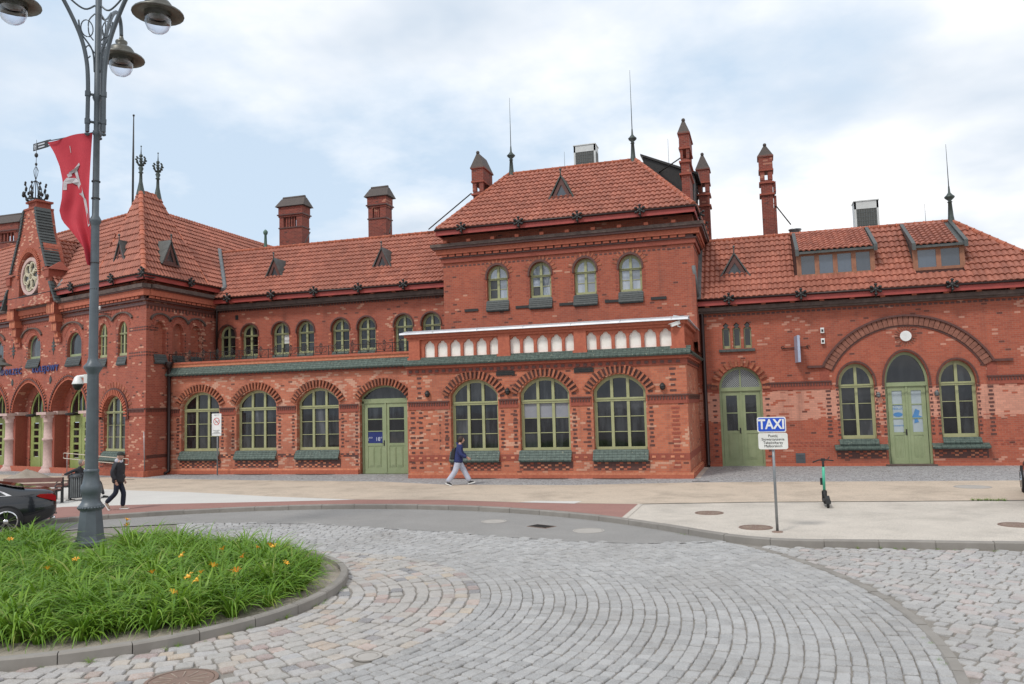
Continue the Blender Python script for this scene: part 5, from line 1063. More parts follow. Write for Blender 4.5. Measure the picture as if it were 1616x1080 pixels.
# asphalt lane along the kerb
ai = [(-.88, 17.36), (-1.55, 17.08), (-2.7, 16.88), (-4.06, 16.95), (-5.59, 17.29), (-7.31, 17.78), (-9.14, 18.13), (-11.26, 18.6), (-14.65, 18.4), (-17.0, 17.2), (-19.4, 14.8), (-20.2, 12.0), (-20.2, 8), (-22.5, 5), (-38, -14), (-40, -14)]
ao = [(x, y - .01) for x, y in KF if x < -.95] + [off(a, KR - .01) for a in np.linspace(R(67.7), R(165), 36)] + [(-24, 5)]
sheet('asphalt_lane', ai[:-1] + ao[::-1], .002, ASPH)
# the island
IK = [(-10.55 + 3.96 * math.cos(a), 10.85 + 3.96 * math.sin(a)) for a in np.linspace(R(-64), R(42), 16)] + [(-8.6, 14.35), (-10.2, 14.95), (-12.2, 15.4), (-14.4, 15.55), (-16.4, 15.0), (-18.0, 13.6), (-18.6, 11.8), (-18.0, 9.6), (-16.4, 8.0), (-14.0, 7.1), (-11.5, 6.75), (-10.0, 6.9)]
isl = sheet('traffic_island', IK, .05, SOIL)
kerbline(IK + [IK[0]], .13, -.05, .125, isl, .8, side=1)
def inpoly(x, y, P):
    c = False; n = len(P)
    for i in range(n):
        (x1, y1), (x2, y2) = P[i], P[(i + 1) % n]
        if (y1 > y) != (y2 > y) and x < (x2 - x1) * (y - y1) / (y2 - y1) + x1: c = not c
    return c
# flush sett line
kerbline([(RC[0] + 10.72 * math.cos(a), RC[1] + 10.72 * math.sin(a)) for a in np.linspace(R(-35), R(38), 40)], .13, -.06, .018, isl, .45, side=-1, name='edging_stone')
# ---- cobbles
def stone_template(seed):
    r = random.Random(seed); cs = [(-.5, -.5), (.5, -.5), (.5, .5), (-.5, .5)]; cs = [(x * r.uniform(.92, 1.0), y * r.uniform(.90, 1.0)) for x, y in cs]
    o = []
    for i in range(4):
        a, b, c = Vector(cs[i - 1]), Vector(cs[i]), Vector(cs[(i + 1) % 4]); o += [b.lerp(a, r.uniform(.05, .15)), b.lerp(c, r.uniform(.05, .15))]
    V = [(p.x, p.y, -.06) for p in o] + [(p.x * .985, p.y * .985, -.012) for p in o] + [(p.x * .90, p.y * .88, r.uniform(-.003, .003)) for p in o] + [(0, 0, .001)]
    F = [(k, (k + 1) % 8, 8 + (k + 1) % 8, 8 + k) for k in range(8)] + [(8 + k, 8 + (k + 1) % 8, 16 + (k + 1) % 8, 16 + k) for k in range(8)] + [(16 + k, 16 + (k + 1) % 8, 24) for k in range(8)]
    return V, F
STV = [stone_template(i) for i in range(7)]
def stonemat(name, stops, rough=.8):
    g = G(name); r = g.rnd(); x = g.n('ShaderNodeValToRGB'); x.color_ramp.interpolation = 'LINEAR'; els = x.color_ramp.elements
    while len(els) < len(stops): els.new(.5)
    for e_, (p, c) in zip(els, stops): e_.position = p; e_.color = (*c, 1)
    g.l(r, x.inputs[0]); v = g.pos()
    c = g.mixc(g.ramp(g.noise(v, 70, 4, .7), .35, .65), x.outputs[0], (.56, .55, .54)); c = g.mixc(.6, x.outputs[0], c)
    c = g.mixc(g.math('MULTIPLY', g.ramp(g.noise(v, .5, 5, .6), .42, .7), .3), c, (.22, .20, .18)); c = g.mixc(g.math('MULTIPLY', g.ramp(g.noise(v, 6, 4, .6), .5, .75), .35), c, (.17, .155, .14))
    g.l(c, g.b.inputs['Base Color']); g.b.inputs['Roughness'].default_value = rough; g.b.inputs['Specular IOR Level'].default_value = .3; g.bump(g.noise(v, 28, 6, .7), .8, .022); MATS[name] = g.m; return g.m
SG = stonemat('grey granite cobble', [(0, (.26, .258, .255)), (.3, (.315, .311, .306)), (.6, (.35, .346, .34)), (.85, (.39, .385, .377)), (1, (.30, .29, .278))])
SM = stonemat('mixed fieldstone cobble', [(0, (.34, .32, .29)), (.5, (.42, .385, .35)), (.68, (.36, .35, .35)), (.78, (.46, .36, .25)), (.85, (.30, .20, .18)), (.92, (.46, .34, .28)), (.96, (.17, .16, .17)), (1, (.13, .13, .14))])
SP = stonemat('pinkish cobble', [(0, (.31, .30, .29)), (.45, (.36, .348, .333)), (.75, (.40, .385, .365)), (.9, (.42, .34, .31)), (1, (.28, .26, .27))])
road = MB(); road.add([(-30, -6, -.020), (40, -6, -.020), (40, 18, -.020), (-30, 22, -.020)], [(0, 1, 2, 3)]); road = struct(road, 'cobbled_road', GBED)
def visible(x, y):
    v = CM @ Vector((x, y, -HC)); 
    if v.z < 3: return False
    u, w_ = v.x / v.z * FPX, v.y / v.z * FPX; return abs(u) < 990 and -620 < w_ < 640
MH = [(-6.24, 7.55, .40), (-3.97, 18.4, .36), (-4.61, 8.78, .21)]
STONES = []
asph_poly = ai[:-1] + ao[::-1]
def put(x, y, rot, l, w_, mat, zj=.006):
    if not visible(x, y) or inpoly(x, y, IK) or inpoly(x, y - .12, asph_poly): return
    for (mx_, my_, mr) in MH:
        if math.hypot(x - mx_, y - my_) < mr - .0: return
    d = math.hypot(x - IK[0][0], y - IK[0][1])
    STONES.append((T(x, y, random.uniform(-zj, zj)) @ RZ(rot) @ Matrix.Rotation(random.gauss(0, .018), 4, 'X') @ Matrix.Rotation(random.gauss(0, .018), 4, 'Y') @ Matrix.Diagonal((l, w_, 1, 1)), mat))
def kerbclear(x, y):      # outside the kerb circle or beyond the straight kerb?
    return not inpoly(x, y + .09, K + [(-200, -14), (-200, 300), (60, 300)])
r_ = 4.56
while r_ < 10.70:
    w0 = .162; rc = r_ + w0 / 2; a = R(-80) + random.random() * .1; 
    while a < R(128):
        l = random.uniform(.15, .27); aa = a + l / 2 / rc; f_ = min(1, max(0, (rc - 4.6) / 6.1)); x, y = -8.64 - .28 * f_ + rc * math.cos(aa), 10.5 - .17 * f_ + rc * math.sin(aa)
        if kerbclear(x, y) : put(x, y, aa + math.pi / 2 + random.gauss(0, .02), l + .0, w0 + random.uniform(-.012, .012), SG, .008)
        a += (l + .008) / rc
    r_ += w0 + .009
# inner mixed field
r_ = 3.98
IC = (-8.64, 10.5)
y = 4.0
rr = .165
while rr < 4.5:
    rc = rr; a = random.random()
    a1 = a + 2 * math.pi
    while a < a1 - .02:
        l = random.uniform(.16, .30); aa = a + l / 2 / rc; x, y = IC[0] + rc * math.cos(aa), IC[1] + rc * math.sin(aa); put(x + random.uniform(-.01, .01), y, aa + math.pi / 2 + random.uniform(-.1, .1), l, .20 + random.uniform(-.02, .015), SM, .009); a += (l + .012) / rc
    rr += .205
# right field, oblique rows
th = R(-28); c_, s_ = math.cos(th), math.sin(th); v_ = -2.0
while v_ < 34:
    u_ = -12 + random.random() * .2
    while u_ < 34:
        l = random.uniform(.15, .26); x = (u_ + l / 2) * c_ - v_ * s_ ; y = (u_ + l / 2) * s_ + v_ * c_
        if x < 18 and math.hypot(x - RC[0], y - RC[1]) > 10.88 and kerbclear(x, y) and x > -2: put(x + random.uniform(-.012, .012), y + random.uniform(-.012, .012), th + random.uniform(-.12, .12), l, .19 + random.uniform(-.02, .02), SP, .012)
        u_ += l + .012
    v_ += .20
STONES.sort(key=lambda t: wdist(t[0])); print('stones', len(STONES))
def infr(M):
    v = CM @ (M.translation - campos); u, w_ = v.x / v.z * FPX, v.y / v.z * FPX; return abs(u) < 808 and abs(w_) < 540
ind = [s for s in STONES if infr(s[0])][:295]; idset = set(id(s) for s in ind)
sme = {}
for k, (M, mt) in enumerate(ind):
    q = k % 7
    if (q, mt.name) not in sme: me = bpy.data.meshes.new('cobblestone'); me.from_pydata(STV[q][0], [], STV[q][1]); me.materials.append(mt); sme[(q, mt.name)] = me
    o = bpy.data.objects.new('cobblestone', sme[(q, mt.name)]); COL.objects.link(o); o.parent = road; o.matrix_local = M
for mt in (SG, SM, SP):
    for q in range(7):
        l = [np.array(M) for k, (M, m_) in enumerate(STONES) if m_ is mt and id(STONES[k]) not in idset and k % 7 == q]
        if l: np_join('cobblestones', STV[q][0], STV[q][1], l, mt, road)
# manholes
def manhole(x, y, r, z, mat, label, rot=0, grate=True, pattern=True):
    t = thing('manhole_cover', label, 'manhole cover', (x, y, z), rot, 'manhole covers in the paving'); W = WM[t.name]
    mb = MB(); mb.lathe([(r + .05, -.01), (r + .05, .006), (r + .01, .008), (r + .01, -.004), (r, -.004), (r, .005), (.001, .006)], n=28, sm=False); mb.build('cover', mat, t, W)
    m2 = MB()
    if pattern:
        for k in range(12): a = k * math.pi / 6; m2.box(-.012, .012, r * .35, r * .85, .005, .012) if False else m2.hexa([(r * .3 * math.cos(a), r * .3 * math.sin(a), .004), (r * .85 * math.cos(a - .02), r * .85 * math.sin(a - .02), .004), (r * .85 * math.cos(a + .03), r * .85 * math.sin(a + .03), .004), (r * .3 * math.cos(a + .06), r * .3 * math.sin(a + .06), .004)], [(r * .3 * math.cos(a), r * .3 * math.sin(a), .013), (r * .85 * math.cos(a - .02), r * .85 * math.sin(a - .02), .013), (r * .85 * math.cos(a + .03), r * .85 * math.sin(a + .03), .013), (r * .3 * math.cos(a + .06), r * .3 * math.sin(a + .06), .013)])
        m2.build('rib', MATS['rust relief'], t, W, kind='stuff')
RUST = pmat('rusty cast iron', lin('8b7467'), lin('7a675c'), 8, .75, .2, bump=.3); pmat('rust relief', lin('a8998c'), lin('96877b'), 8, .7, .2)
CON = pmat('concrete infill cover', (.40, .37, .34), (.34, .32, .29), 5, .9)
manhole(-6.24, 7.55, .34, .0, RUST, 'rusty brown round cover at the bottom edge, in the cobbles below the flower bed')
manhole(-4.61, 8.78, .12, .0, CON, 'tiny round grey valve cover among the cobbles at the bottom of the picture', pattern=False)
manhole(-3.97, 18.4, .32, .004, CON, 'grey round cover in the asphalt near the diagonal red paving edge', pattern=False)
manhole(-.28, 18.55, .31, .126, RUST, 'brown round cover in pale paving just left of the TAXI signpost')
manhole(-1.41, 20.8, .30, .126, RUST, 'brown round cover further back, left of the TAXI sign and nearer the building')
manhole(5.89, 27.34, .46, .128, CON, 'large pale ringed cover in the tan paving in front of the right arched window', pattern=False)
manhole(5.0, 19.56, .31, .126, RUST, 'brown round cover at the right edge of the pale paving')
manhole(-6.67, 20.18 - .6, .28, .004, CON, 'faint grey cover in the asphalt touching the kerb', pattern=False)
t = thing('drain_grate', 'dark rectangular drain grate in the asphalt beside the kerb', 'drain grate', (-5.23, 18.9, .004), R(-25)); mb = MB(); mb.box(-.3, .3, -.2, .2, -.01, .006); mb.build('frame', RUST, t, WM[t.name]); [MB().box(-.27, .27, a, a + .02, .006, .014).build('grate_bar', IRON, t, WM[t.name]) for a in np.arange(-.17, .16, .05)]
for x, y, lb in ((-27.2 + .2, 29.2, 'small dark drain slot in the setts by the pavilion corner'), (-2.2, 28.9, 'small dark drain slot in the setts right of the projecting block')):
    t = thing('drain_slot', lb, 'drain', (x, y, .126)); MB().box(-.3, .3, -.06, .06, 0, .006).build('grate', IRON, t, WM[t.name])

# ---- daylilies
def blade(L_, wd, lean, curl, n=5):
    V = []; x = z = 0; a = lean
    for i in range(n + 1):
        t = i / n; hw = wd * (1 - t ** 2.2) * (.6 + .8 * t * (1 - t) * 2) / 2 + .0006; V += [(x, -hw, z), (x, hw, z)]
        x += math.sin(a) * L_ / n; z += math.cos(a) * L_ / n; a += curl / n
    return V
def clump(seed, nb=84):
    r = random.Random(seed); V = []; F = []
    for k in range(nb):
        az = r.uniform(0, 6.283); B = blade(r.uniform(.55, .98), r.uniform(.026, .044), r.uniform(.10, .75), r.uniform(1.2, 2.9)); r0 = r.uniform(0, .10); c, s = math.cos(az), math.sin(az); k0 = len(V); tw = r.uniform(-.5, .5)
        V += [((x + r0) * c - (y * math.cos(tw)) * s, (x + r0) * s + (y * math.cos(tw)) * c, z + y * math.sin(tw)) for x, y, z in B]
        F += [(k0 + 2 * i, k0 + 2 * i + 1, k0 + 2 * i + 3, k0 + 2 * i + 2) for i in range(5)]
    return V, F
g = G('daylily leaves'); r = g.n('ShaderNodeNewGeometry').outputs['Random Per Island']
c = g.mixc(r, (.105, .225, .020), (.245, .395, .045)); c = g.mixc(g.math('MULTIPLY', g.math('GREATER_THAN', r, .93), .8), c, (.32, .34, .09)); c = g.mixc(g.math('MULTIPLY', g.ramp(g.noise(g.pos(), 1.1, 3), .4, .65), .45), c, (.085, .21, .02))
g.l(c, g.b.inputs['Base Color']); g.b.inputs['Roughness'].default_value = .45; g.b.inputs['Specular IOR Level'].default_value = .35
tr = g.n('ShaderNodeBsdfTranslucent'); g.l(g.mixc(.5, c, (.20, .34, .03)), tr.inputs[0]); ms_ = g.n('ShaderNodeMixShader'); ms_.inputs[0].default_value = .3; g.l(g.b.outputs[0], ms_.inputs[1]); g.l(tr.outputs[0], ms_.inputs[2]); g.l(ms_.outputs[0], g.out.inputs[0]); LEAF = g.m
plants = []; rq = random.Random(5); LX_, LY_ = -14.4, 14.47; VX_, VY_ = -.705, .709
def edged(x, y): return min(math.dist((x, y), p) for p in IKd)
IKd = []
for i in range(len(IK)):
    a, b = IK[i], IK[(i + 1) % len(IK)]; n = max(1, int(math.dist(a, b) / .15)); IKd += [(a[0] + (b[0] - a[0]) * k / n, a[1] + (b[1] - a[1]) * k / n) for k in range(n)]
while len(plants) < 400:
    x, y = rq.uniform(-18.6, -6.5), rq.uniform(6.8, 15.6)
    if not inpoly(x, y, IK): continue
    e_ = edged(x, y)
    lim = .80 if y < 9.2 else .52
    if e_ < lim: continue
    if math.hypot(x + 14.4, y - 14.47) < .72 or (x < -13.2 and y > 14.2): continue
    if any(abs(px - x) < .34 and abs(py - y) < .34 and math.hypot(px - x, py - y) < .34 for px, py, _ in plants): 
        if rq.random() < .985: continue
    dl = (LX_ - x) * VX_ + (LY_ - y) * VY_; lat_ = abs((LX_ - x) * VY_ - (LY_ - y) * VX_); sc0 = 1.0 if not (lat_ < .55 and -.2 < dl < 3.4) else (.0 if dl < 1.2 else .42 + .14 * (dl - 1.2))
    if sc0 == 0: continue
    plants.append((x, y, sc0 * rq.uniform(.72, 1.12) * (.8 if e_ < .9 else 1.0)))
for q in range(6):
    V, F = clump(q + 40); l = [np.array(T(x, y, .04) @ RZ(rq.uniform(0, 6.28)) @ Matrix.Scale(s, 4)) for i, (x, y, s) in enumerate(plants) if i % 6 == q]
    o = np_join('daylily_leaves', V, F, l, LEAF, None); o['label'] = 'dense arching green daylily foliage filling the island'; o['category'] = 'plants'; 
# weeds along kerb feet
wv = []
for i in range(60):
    p = random.choice([q for q in IKd if q[1] < 12]); d_ = Vector((p[0] + 10.55, p[1] - 10.85)).normalized() * random.uniform(.02, .12); wv.append(np.array(T(p[0] + d_.x, p[1] + d_.y, -.02) @ RZ(random.uniform(0, 6)) @ Matrix.Scale(random.uniform(.06, .16), 4)))
for i in range(40): a = R(random.uniform(-30, 5)); rr_ = 10.66 + random.uniform(-.05, .02); wv.append(np.array(T(RC[0] + rr_ * math.cos(a), RC[1] + rr_ * math.sin(a), -.02) @ Matrix.Scale(random.uniform(.04, .08), 4)))
for i in range(50): x = random.uniform(-2, 8); wv.append(np.array(T(x, (17.1 if x > 0 else 17.1 - x * .6) - .02 - random.uniform(0, .06), -.02) @ RZ(random.uniform(0, 6)) @ Matrix.Scale(random.uniform(.05, .11), 4)))
for i in range(24): x = random.gauss(5.45, .22); wv.append(np.array(T(x, 23.9 + random.uniform(-.05, .05), .12) @ RZ(random.uniform(0, 6)) @ Matrix.Scale(random.uniform(.08, .17), 4)))
V, F = clump(99, 22); o = np_join('weeds', V, F, wv, LEAF, None); o['label'] = 'small weeds growing in the joints along the kerbs'; o['category'] = 'weeds'
# flowers
g = G('daylily petal'); c = g.mixc(g.n('ShaderNodeObjectInfo').outputs['Random'], (.85, .52, .04), (.80, .30, .02)); g.l(c, g.b.inputs['Base Color']); g.b.inputs['Roughness'].default_value = .5; PET = g.m
def gz(px, py, z):
    d_ = CM.transposed() @ Vector((px - 808, py - 540, FPX)); t = (z - HC) / d_.z; return d_.x * t, d_.y * t
fm = MB()
for k in range(6):
    a = k * math.pi / 3; c, s = math.cos(a), math.sin(a); P = [(.008, .0, .010), (.045, .05, .020), (.085, .075, .018), (.115, .06, .002)]
    vs = []
    for r_, z, hw in P: vs += [(r_ * c + hw * s, r_ * s - hw * c, z), (r_ * c, r_ * s, z - .006), (r_ * c - hw * s, r_ * s + hw * c, z)]
    fm.add(vs, [(3 * i + j, 3 * i + j + 1, 3 * i + j + 4, 3 * i + j + 3) for i in range(3) for j in range(2)], True)
pme = fm.mesh('petals'); pme.materials.append(PET); sm_ = MB(); sm_.tube([(0, 0, 0), (0, 0, -.55)], .006, 5); sme_ = sm_.mesh('stem'); sme_.materials.append(LEAF)
FL = [(200, 822, 'tallest orange daylily flower, right of the lamp post base'), (201, 830, 'orange daylily flower just under the tallest one by the lamp post'), (289, 878, 'yellow daylily flower left of the middle of the bed'), (336, 895, 'bright yellow open daylily flower in the middle of the bed'), (317, 905, 'half hidden yellow daylily flower beside the brightest bloom'), (300, 912, 'low yellow daylily bud cluster in the middle of the bed'), (313, 917, 'lowest yellow daylily bloom under the middle cluster'), (384, 880, 'orange daylily flower right of centre in the bed'), (373, 903, 'small yellow daylily flower below the right orange bloom'), (272, 937, 'orange daylily flower nearest the camera'), (75, 899, 'orange red daylily flower at the left of the bed'), (405, 865, 'small orange daylily flower in the back right of the bed'), (426, 862, 'left one of two yellow flowers at the back right of the bed'), (433, 864, 'right one of two yellow flowers at the back right of the bed'), (352, 868, 'small yellow flower in the back middle of the bed'), (120, 885, 'faint orange flower left of centre near the lamp post'), (450, 890, 'yellow flower at the right end of the bed'), (240, 905, 'small yellow flower left of the middle cluster'), (16, 853, 'small yellow daylily flower at the far left behind the leaves')]
for px, py, lb in FL:
    x, y = gz(px, py, .74); t = thing('daylily_flower', lb, 'flower', (x, y, .25), random.uniform(0, 6), 'daylily flowers in the island bed'); W = WM[t.name] @ T(0, 0, .49) @ Matrix.Rotation(random.uniform(.3, .9), 4, 'X')
    sc_ = Matrix.Scale(random.uniform(.5, .68), 4); link('petals', pme, None, t, W @ sc_); link('stem', sme_, None, t, WM[t.name] @ T(0, 0, .55))
# ------------------------------------------------------------------ street furniture
def gy(px, py, Y):
    d_ = CM.transposed() @ Vector((px - 808, py - 540, FPX)); t = Y / d_.y; return d_.x * t, HC + d_.z * t
VR = Vector((CM[0][0], CM[0][1], 0)).normalized(); VA = math.atan2(VR.y, VR.x)      # rightwards in view
def smooth(P, n=5):
    P = [Vector(p) for p in P]; o = []
    for i in range(len(P) - 1):
        a, b, c, d = P[max(0, i - 1)], P[i], P[i + 1], P[min(len(P) - 1, i + 2)]
        for k in range(n):
            t = k / n; o.append(.5 * ((2 * b) + (c - a) * t + (2 * a - 5 * b + 4 * c - d) * t * t + (-a + 3 * b - 3 * c + d) * t ** 3))
    return o + [P[-1]]
# ---- big lamp post
LX, LY = -14.4, 14.47
t = thing('street_lamp', 'tall grey three armed street lamp with a moulded base standing in the flower bed', 'street lamp', (LX, LY, .05)); W = WM[t.name] @ T(0, 0, -.05)
mb = MB(); mb.lathe([(.36, .1), (.36, .17), (.32, .2), (.29, .3), (.235, .83), (.235, .86)], n=8, sm=False)
mb.lathe([(.235, .86), (.255, .87), (.255, .96), (.235, .975), (.195, 1.04), (.18, 1.12), (.19, 1.17), (.19, 1.2), (.215, 1.24), (.222, 1.33), (.21, 1.40), (.18, 1.45), (.165, 1.55), (.148, 1.68), (.16, 1.70), (.16, 1.74), (.14, 1.76)], n=20)
for k in range(26): a = k * 2 * math.pi / 26; mb.ball((.258 * math.cos(a), .258 * math.sin(a), .915), .026, 4)
mb.build('base', LAMPG, t, W)
mb = MB(); mb.lathe([(.138, 1.7), (.118, 3.85), (.125, 3.9), (.2, 4.02), (.2, 4.06), (.13, 4.14), (.10, 4.25), (.088, 7.25), (.09, 7.3), (.125, 7.38), (.125, 7.42), (.075, 7.52), (.068, 9.4), (.085, 9.42), (.085, 9.5), (.066, 9.52), (.066, 10.2), (.1, 10.28), (.1, 10.33), (.07, 10.4), (.07, 13.3), (.01, 13.6)], n=14); mb.build('pole', LAMPG, t, W)
for zz in (8.3, 7.9, 6.4, 5.8):
    m2 = MB(); m2.lathe([(.094, zz), (.094, zz + .03)], n=12); m2.build('clamp_band', IRON, t, W)
CLG = bpy.data.materials.new('clear lamp globe'); CLG.use_nodes = True; nt_ = CLG.node_tree; nt_.nodes.clear(); o_ = nt_.nodes.new('ShaderNodeOutputMaterial'); a_ = nt_.nodes.new('ShaderNodeBsdfTransparent'); b_ = nt_.nodes.new('ShaderNodeBsdfGlossy'); b_.inputs['Roughness'].default_value = .05; m_ = nt_.nodes.new('ShaderNodeMixShader'); lw = nt_.nodes.new('ShaderNodeLayerWeight'); lw.inputs[0].default_value = .25; nt_.links.new(lw.outputs[1], m_.inputs[0]); nt_.links.new(a_.outputs[0], m_.inputs[1]); nt_.links.new(b_.outputs[0], m_.inputs[2]); nt_.links.new(m_.outputs[0], o_.inputs[0]); a_.inputs[0].default_value = (.9, .92, .97, 1)
def lamphead(par, Wh, s=1.0):
    mb = MB(); mb.lathe([(r_ * s, z * s) for r_, z in ((.555, -.015), (.56, .0), (.54, .035), (.42, .08), (.33, .13), (.31, .15), (.30, .22), (.25, .29), (.15, .34), (.12, .37), (.145, .42), (.14, .46), (.07, .5), (.05, .56), (.035, .62))], n=22)
    mb.lathe([(.55 * s, -.01 * s), (.3 * s, .05 * s), (.29 * s, .02 * s), (.285 * s, -.06 * s)], n=22); h = mb.build('lamp_shade', HATM, par, Wh)
    m2 = MB(); m2.lathe([(.285 * s, -.02 * s), (.29 * s, -.12 * s), (.27 * s, -.25 * s), (.22 * s, -.36 * s), (.13 * s, -.43 * s), (.001, -.46 * s)], n=20); m2.build('globe', CLG, par, Wh)
    m3 = MB(); m3.lathe([(.24 * s, .03 * s), (.22 * s, -.05 * s), (.1 * s, -.1 * s), (.001, -.11 * s)], n=12); m3.build('reflector', HATM, par, Wh)
for i, ang in enumerate((-1, -121, 117)):
    A = RZ(R(ang)); mb = MB()
    mb.tube(smooth([(.2, 0, 9.45), (.2, 0, 9.62), (.2, 0, 10.6), (.25, 0, 11.2), (.40, 0, 11.75), (.72, 0, 12.4), (1.0, 0, 12.8), (1.3, 0, 13.02), (1.52, 0, 13.02), (1.66, 0, 12.86), (1.71, 0, 12.6)]), .047, 8)
    for z in (9.7, 10.35): mb.tube([(.0, 0, z), (.2, 0, z)], .03, 6); mb.lathe([(.062, z - .06), (.062, z + .06)], (.2, 0, 0), 8); 
    mb.lathe([(.055, 9.42), (.055, 9.38), (.02, 9.36)], (.2, 0, 0), 8); mb.build('arm', LAMPG, t, W @ A)
    m2 = MB()
    m2.tube([(.3 + .17 * math.cos(a) - .02, 0, 11.72 + .2 * math.sin(a)) if False else (.24 + .13 * math.cos(a), 0, 11.9 + .2 * math.sin(a)) for a in np.linspace(.3, 6.6, 18)], .014, 5)
    m2.tube(smooth([(.07, 0, 11.35), (.2, 0, 11.5), (.28, 0, 11.35), (.22, 0, 11.2), (.16, 0, 11.26)]), .015, 5); m2.tube(smooth([(.08, 0, 12.5), (.3, 0, 12.35), (.6, 0, 12.5), (.9, 0, 12.8)]), .022, 5); m2.tube(smooth([(.07, 0, 10.9), (.12, 0, 11.4), (.36, 0, 11.75), (.42, 0, 12.05)]), .02, 5); m2.tube(smooth([(.08, 0, 12.3), (.2, 0, 12.1), (.2, 0, 11.8), (.1, 0, 11.65)]), .015, 5); m2.build('scroll', LAMPG, t, W @ A)
    lamphead(t, W @ A @ T(1.72, 0, 12.0))
# banner
t = thing('banner', 'red cloth banner with a grey and white figure hanging from the lamp post', 'banner', (LX, LY, 6.3)); BW = T(LX, LY) @ RZ(VA + math.pi)     # local x points left in view, y towards the camera... z up
FL_ = pmat('red banner cloth', (.52, .035, .055), (.46, .03, .05), 3, .75, bump=.1)
prof = [(9.46, 1.16, 9.30), (9.2, 1.0, 0), (8.85, .86, 0), (8.45, .76, 0), (8.0, .74, 0), (7.7, .77, 0), (7.45, .70, 0), (7.15, .46, 0), (6.8, .24, 0), (6.35, .10, 0)]
def flagpt(u, v):
    """u 0 pole..1 outer, v 0 top..1 bottom"""
    z = 9.46 - 3.1 * v; zs = [p[0] for p in prof][::-1]; ws = [p[1] for p in prof][::-1]; w_ = float(np.interp(z, zs, ws)); x = .085 + u * (w_ - .085)
    fold = .10 * math.sin(u * 5 + v * 4) * (1 - .3 * u) + .05 * math.sin(u * 13 - v * 9) * v
    return Vector((x, fold + .02, z - .17 * u * (1 - v)))
mb = MB(); nu, nv = 16, 30; mb.add([flagpt(i / nu, j / nv) for j in range(nv + 1) for i in range(nu + 1)], [(j * (nu + 1) + i, j * (nu + 1) + i + 1, (j + 1) * (nu + 1) + i + 1, (j + 1) * (nu + 1) + i) for j in range(nv) for i in range(nu)], True); mb.build('cloth', FL_, t, BW)
EMB = pmat('grey white print on cloth', lin('c9c4c6'), lin('a9a3a8'), 8, .8, bump=0)
mb = MB()
def patch(P):
    n = len(P); q = []
    for k in range(n): q.append(P[k])
    f = [flagpt(u, v) for u, v in q]; f = [Vector((p.x, p.y + .012, p.z)) for p in f]; tri = tessellate_polygon([[Vector((u, v, 0)) for u, v in q]]); mb.add(f, [tuple(a) for a in tri]); mb.add([Vector((p.x, p.y - .024, p.z)) for p in f], [tuple(a) for a in tri])
patch([(.35, .215), (.6, .24), (.78, .26), (.74, .275), (.5, .262), (.33, .235)]); patch([(.5, .245), (.62, .25), (.5, .36), (.34, .47), (.2, .52), (.3, .44), (.42, .34)]); patch([(.97, .33), (.86, .30), (.6, .31), (.45, .35), (.3, .45), (.26, .50), (.36, .46), (.55, .37), (.72, .345), (.86, .35), (.86, .40), (.97, .40)]); patch([(.3, .47), (.18, .50), (.04, .60), (.02, .70), (.14, .71), (.2, .60), (.3, .50)]); patch([(.48, .44), (.4, .455), (.28, .49), (.3, .475), (.38, .445)]); patch([(.55, .07), (.53, .07), (.56, .12), (.575, .12)]); patch([(.7, .26), (.84, .275), (.82, .30), (.7, .29)])
mb.build('emblem', EMB, t, BW)
mb = MB(); mb.tube([(.07, .02, 9.47), (1.13, .0, 9.30)], .012, 6); mb.build('top_rod', LAMPG, t, BW)
# dome camera on the lamp post
t = thing('security_camera', 'white dome security camera on the left side of the lamp post', 'camera', (LX, LY, 3.6)); W = BW
mb = MB(); mb.tube([(.1, 0, 3.78), (.22, 0, 3.84), (.32, 0, 3.83)], .035, 8); mb.box(.1, .18, -.06, .06, 3.68, 3.88); mb.lathe([(.02, 3.86), (.07, 3.82), (.12, 3.68), (.125, 3.66), (.01, 3.66)], (.34, 0, 0), 14); mb.build('housing', WHT, t, W); m2 = MB(); m2.lathe([(.11, 3.66), (.10, 3.60), (.06, 3.54), (.001, 3.52)], (.34, 0, 0), 14); m2.build('dome', IRON, t, W)
def bulletcam(p, rz, label, two=False):
    t = thing('security_camera', label, 'camera', p, rz, 'white cameras and spotlights on the station walls'); W = WM[t.name]; mb = MB(); mb.box(-.05, .05, -.4, -.04, -.06, .06); mb.box(-.065, .065, -.46, -.02, .06, .075); mb.build('housing', WHT, t, W @ Matrix.Rotation(R(18), 4, 'X')); m2 = MB(); m2.tube([(0, 0, -.18), (0, -.1, -.16), (0, -.14, -.05)], .025, 6); m2.build('bracket', WHT, t, W)
bulletcam((-2.75, 29.95, 5.84), R(-60), 'white bullet camera on the right corner of the parapet'); 
for zz, nm in ((5.69, 'upper'), (5.25, 'lower')):
    t = thing('wall_spotlight', nm + ' of two small white boxes on the wall left of the big arch', 'spotlight', (2.5, 35.5, zz)); mb = MB(); mb.box(-.07, .07, -.14, .0, -.1, .12); mb.build('housing', WHT, t, WM[t.name]); m2 = MB(); m2.box(-.04, .04, -.155, -.14, -.05, .05); m2.build('lens', IRON, t, WM[t.name])
t = thing('wall_spotlight', 'pair of white spotlights on a bracket under the pavilion cornice', 'spotlight', tuple((PAV @ Vector((-3.5, 0, 8.0))))); W = PAV @ T(-3.55, 0, 8.0); mb = MB(); mb.tube([(.55, 0, -.1), (.3, -.25, -.05), (0, -.3, 0)], .02, 6); mb.build('bracket', IRON, t, W)
for dx, dz in ((-.12, 0), (.06, .22)): m2 = MB(); m2.lathe([(.02, -.1), (.07, -.07), (.08, .08), (.01, .1)], (dx, -.32, dz), 10); m2.build('spot', WHT, t, W)
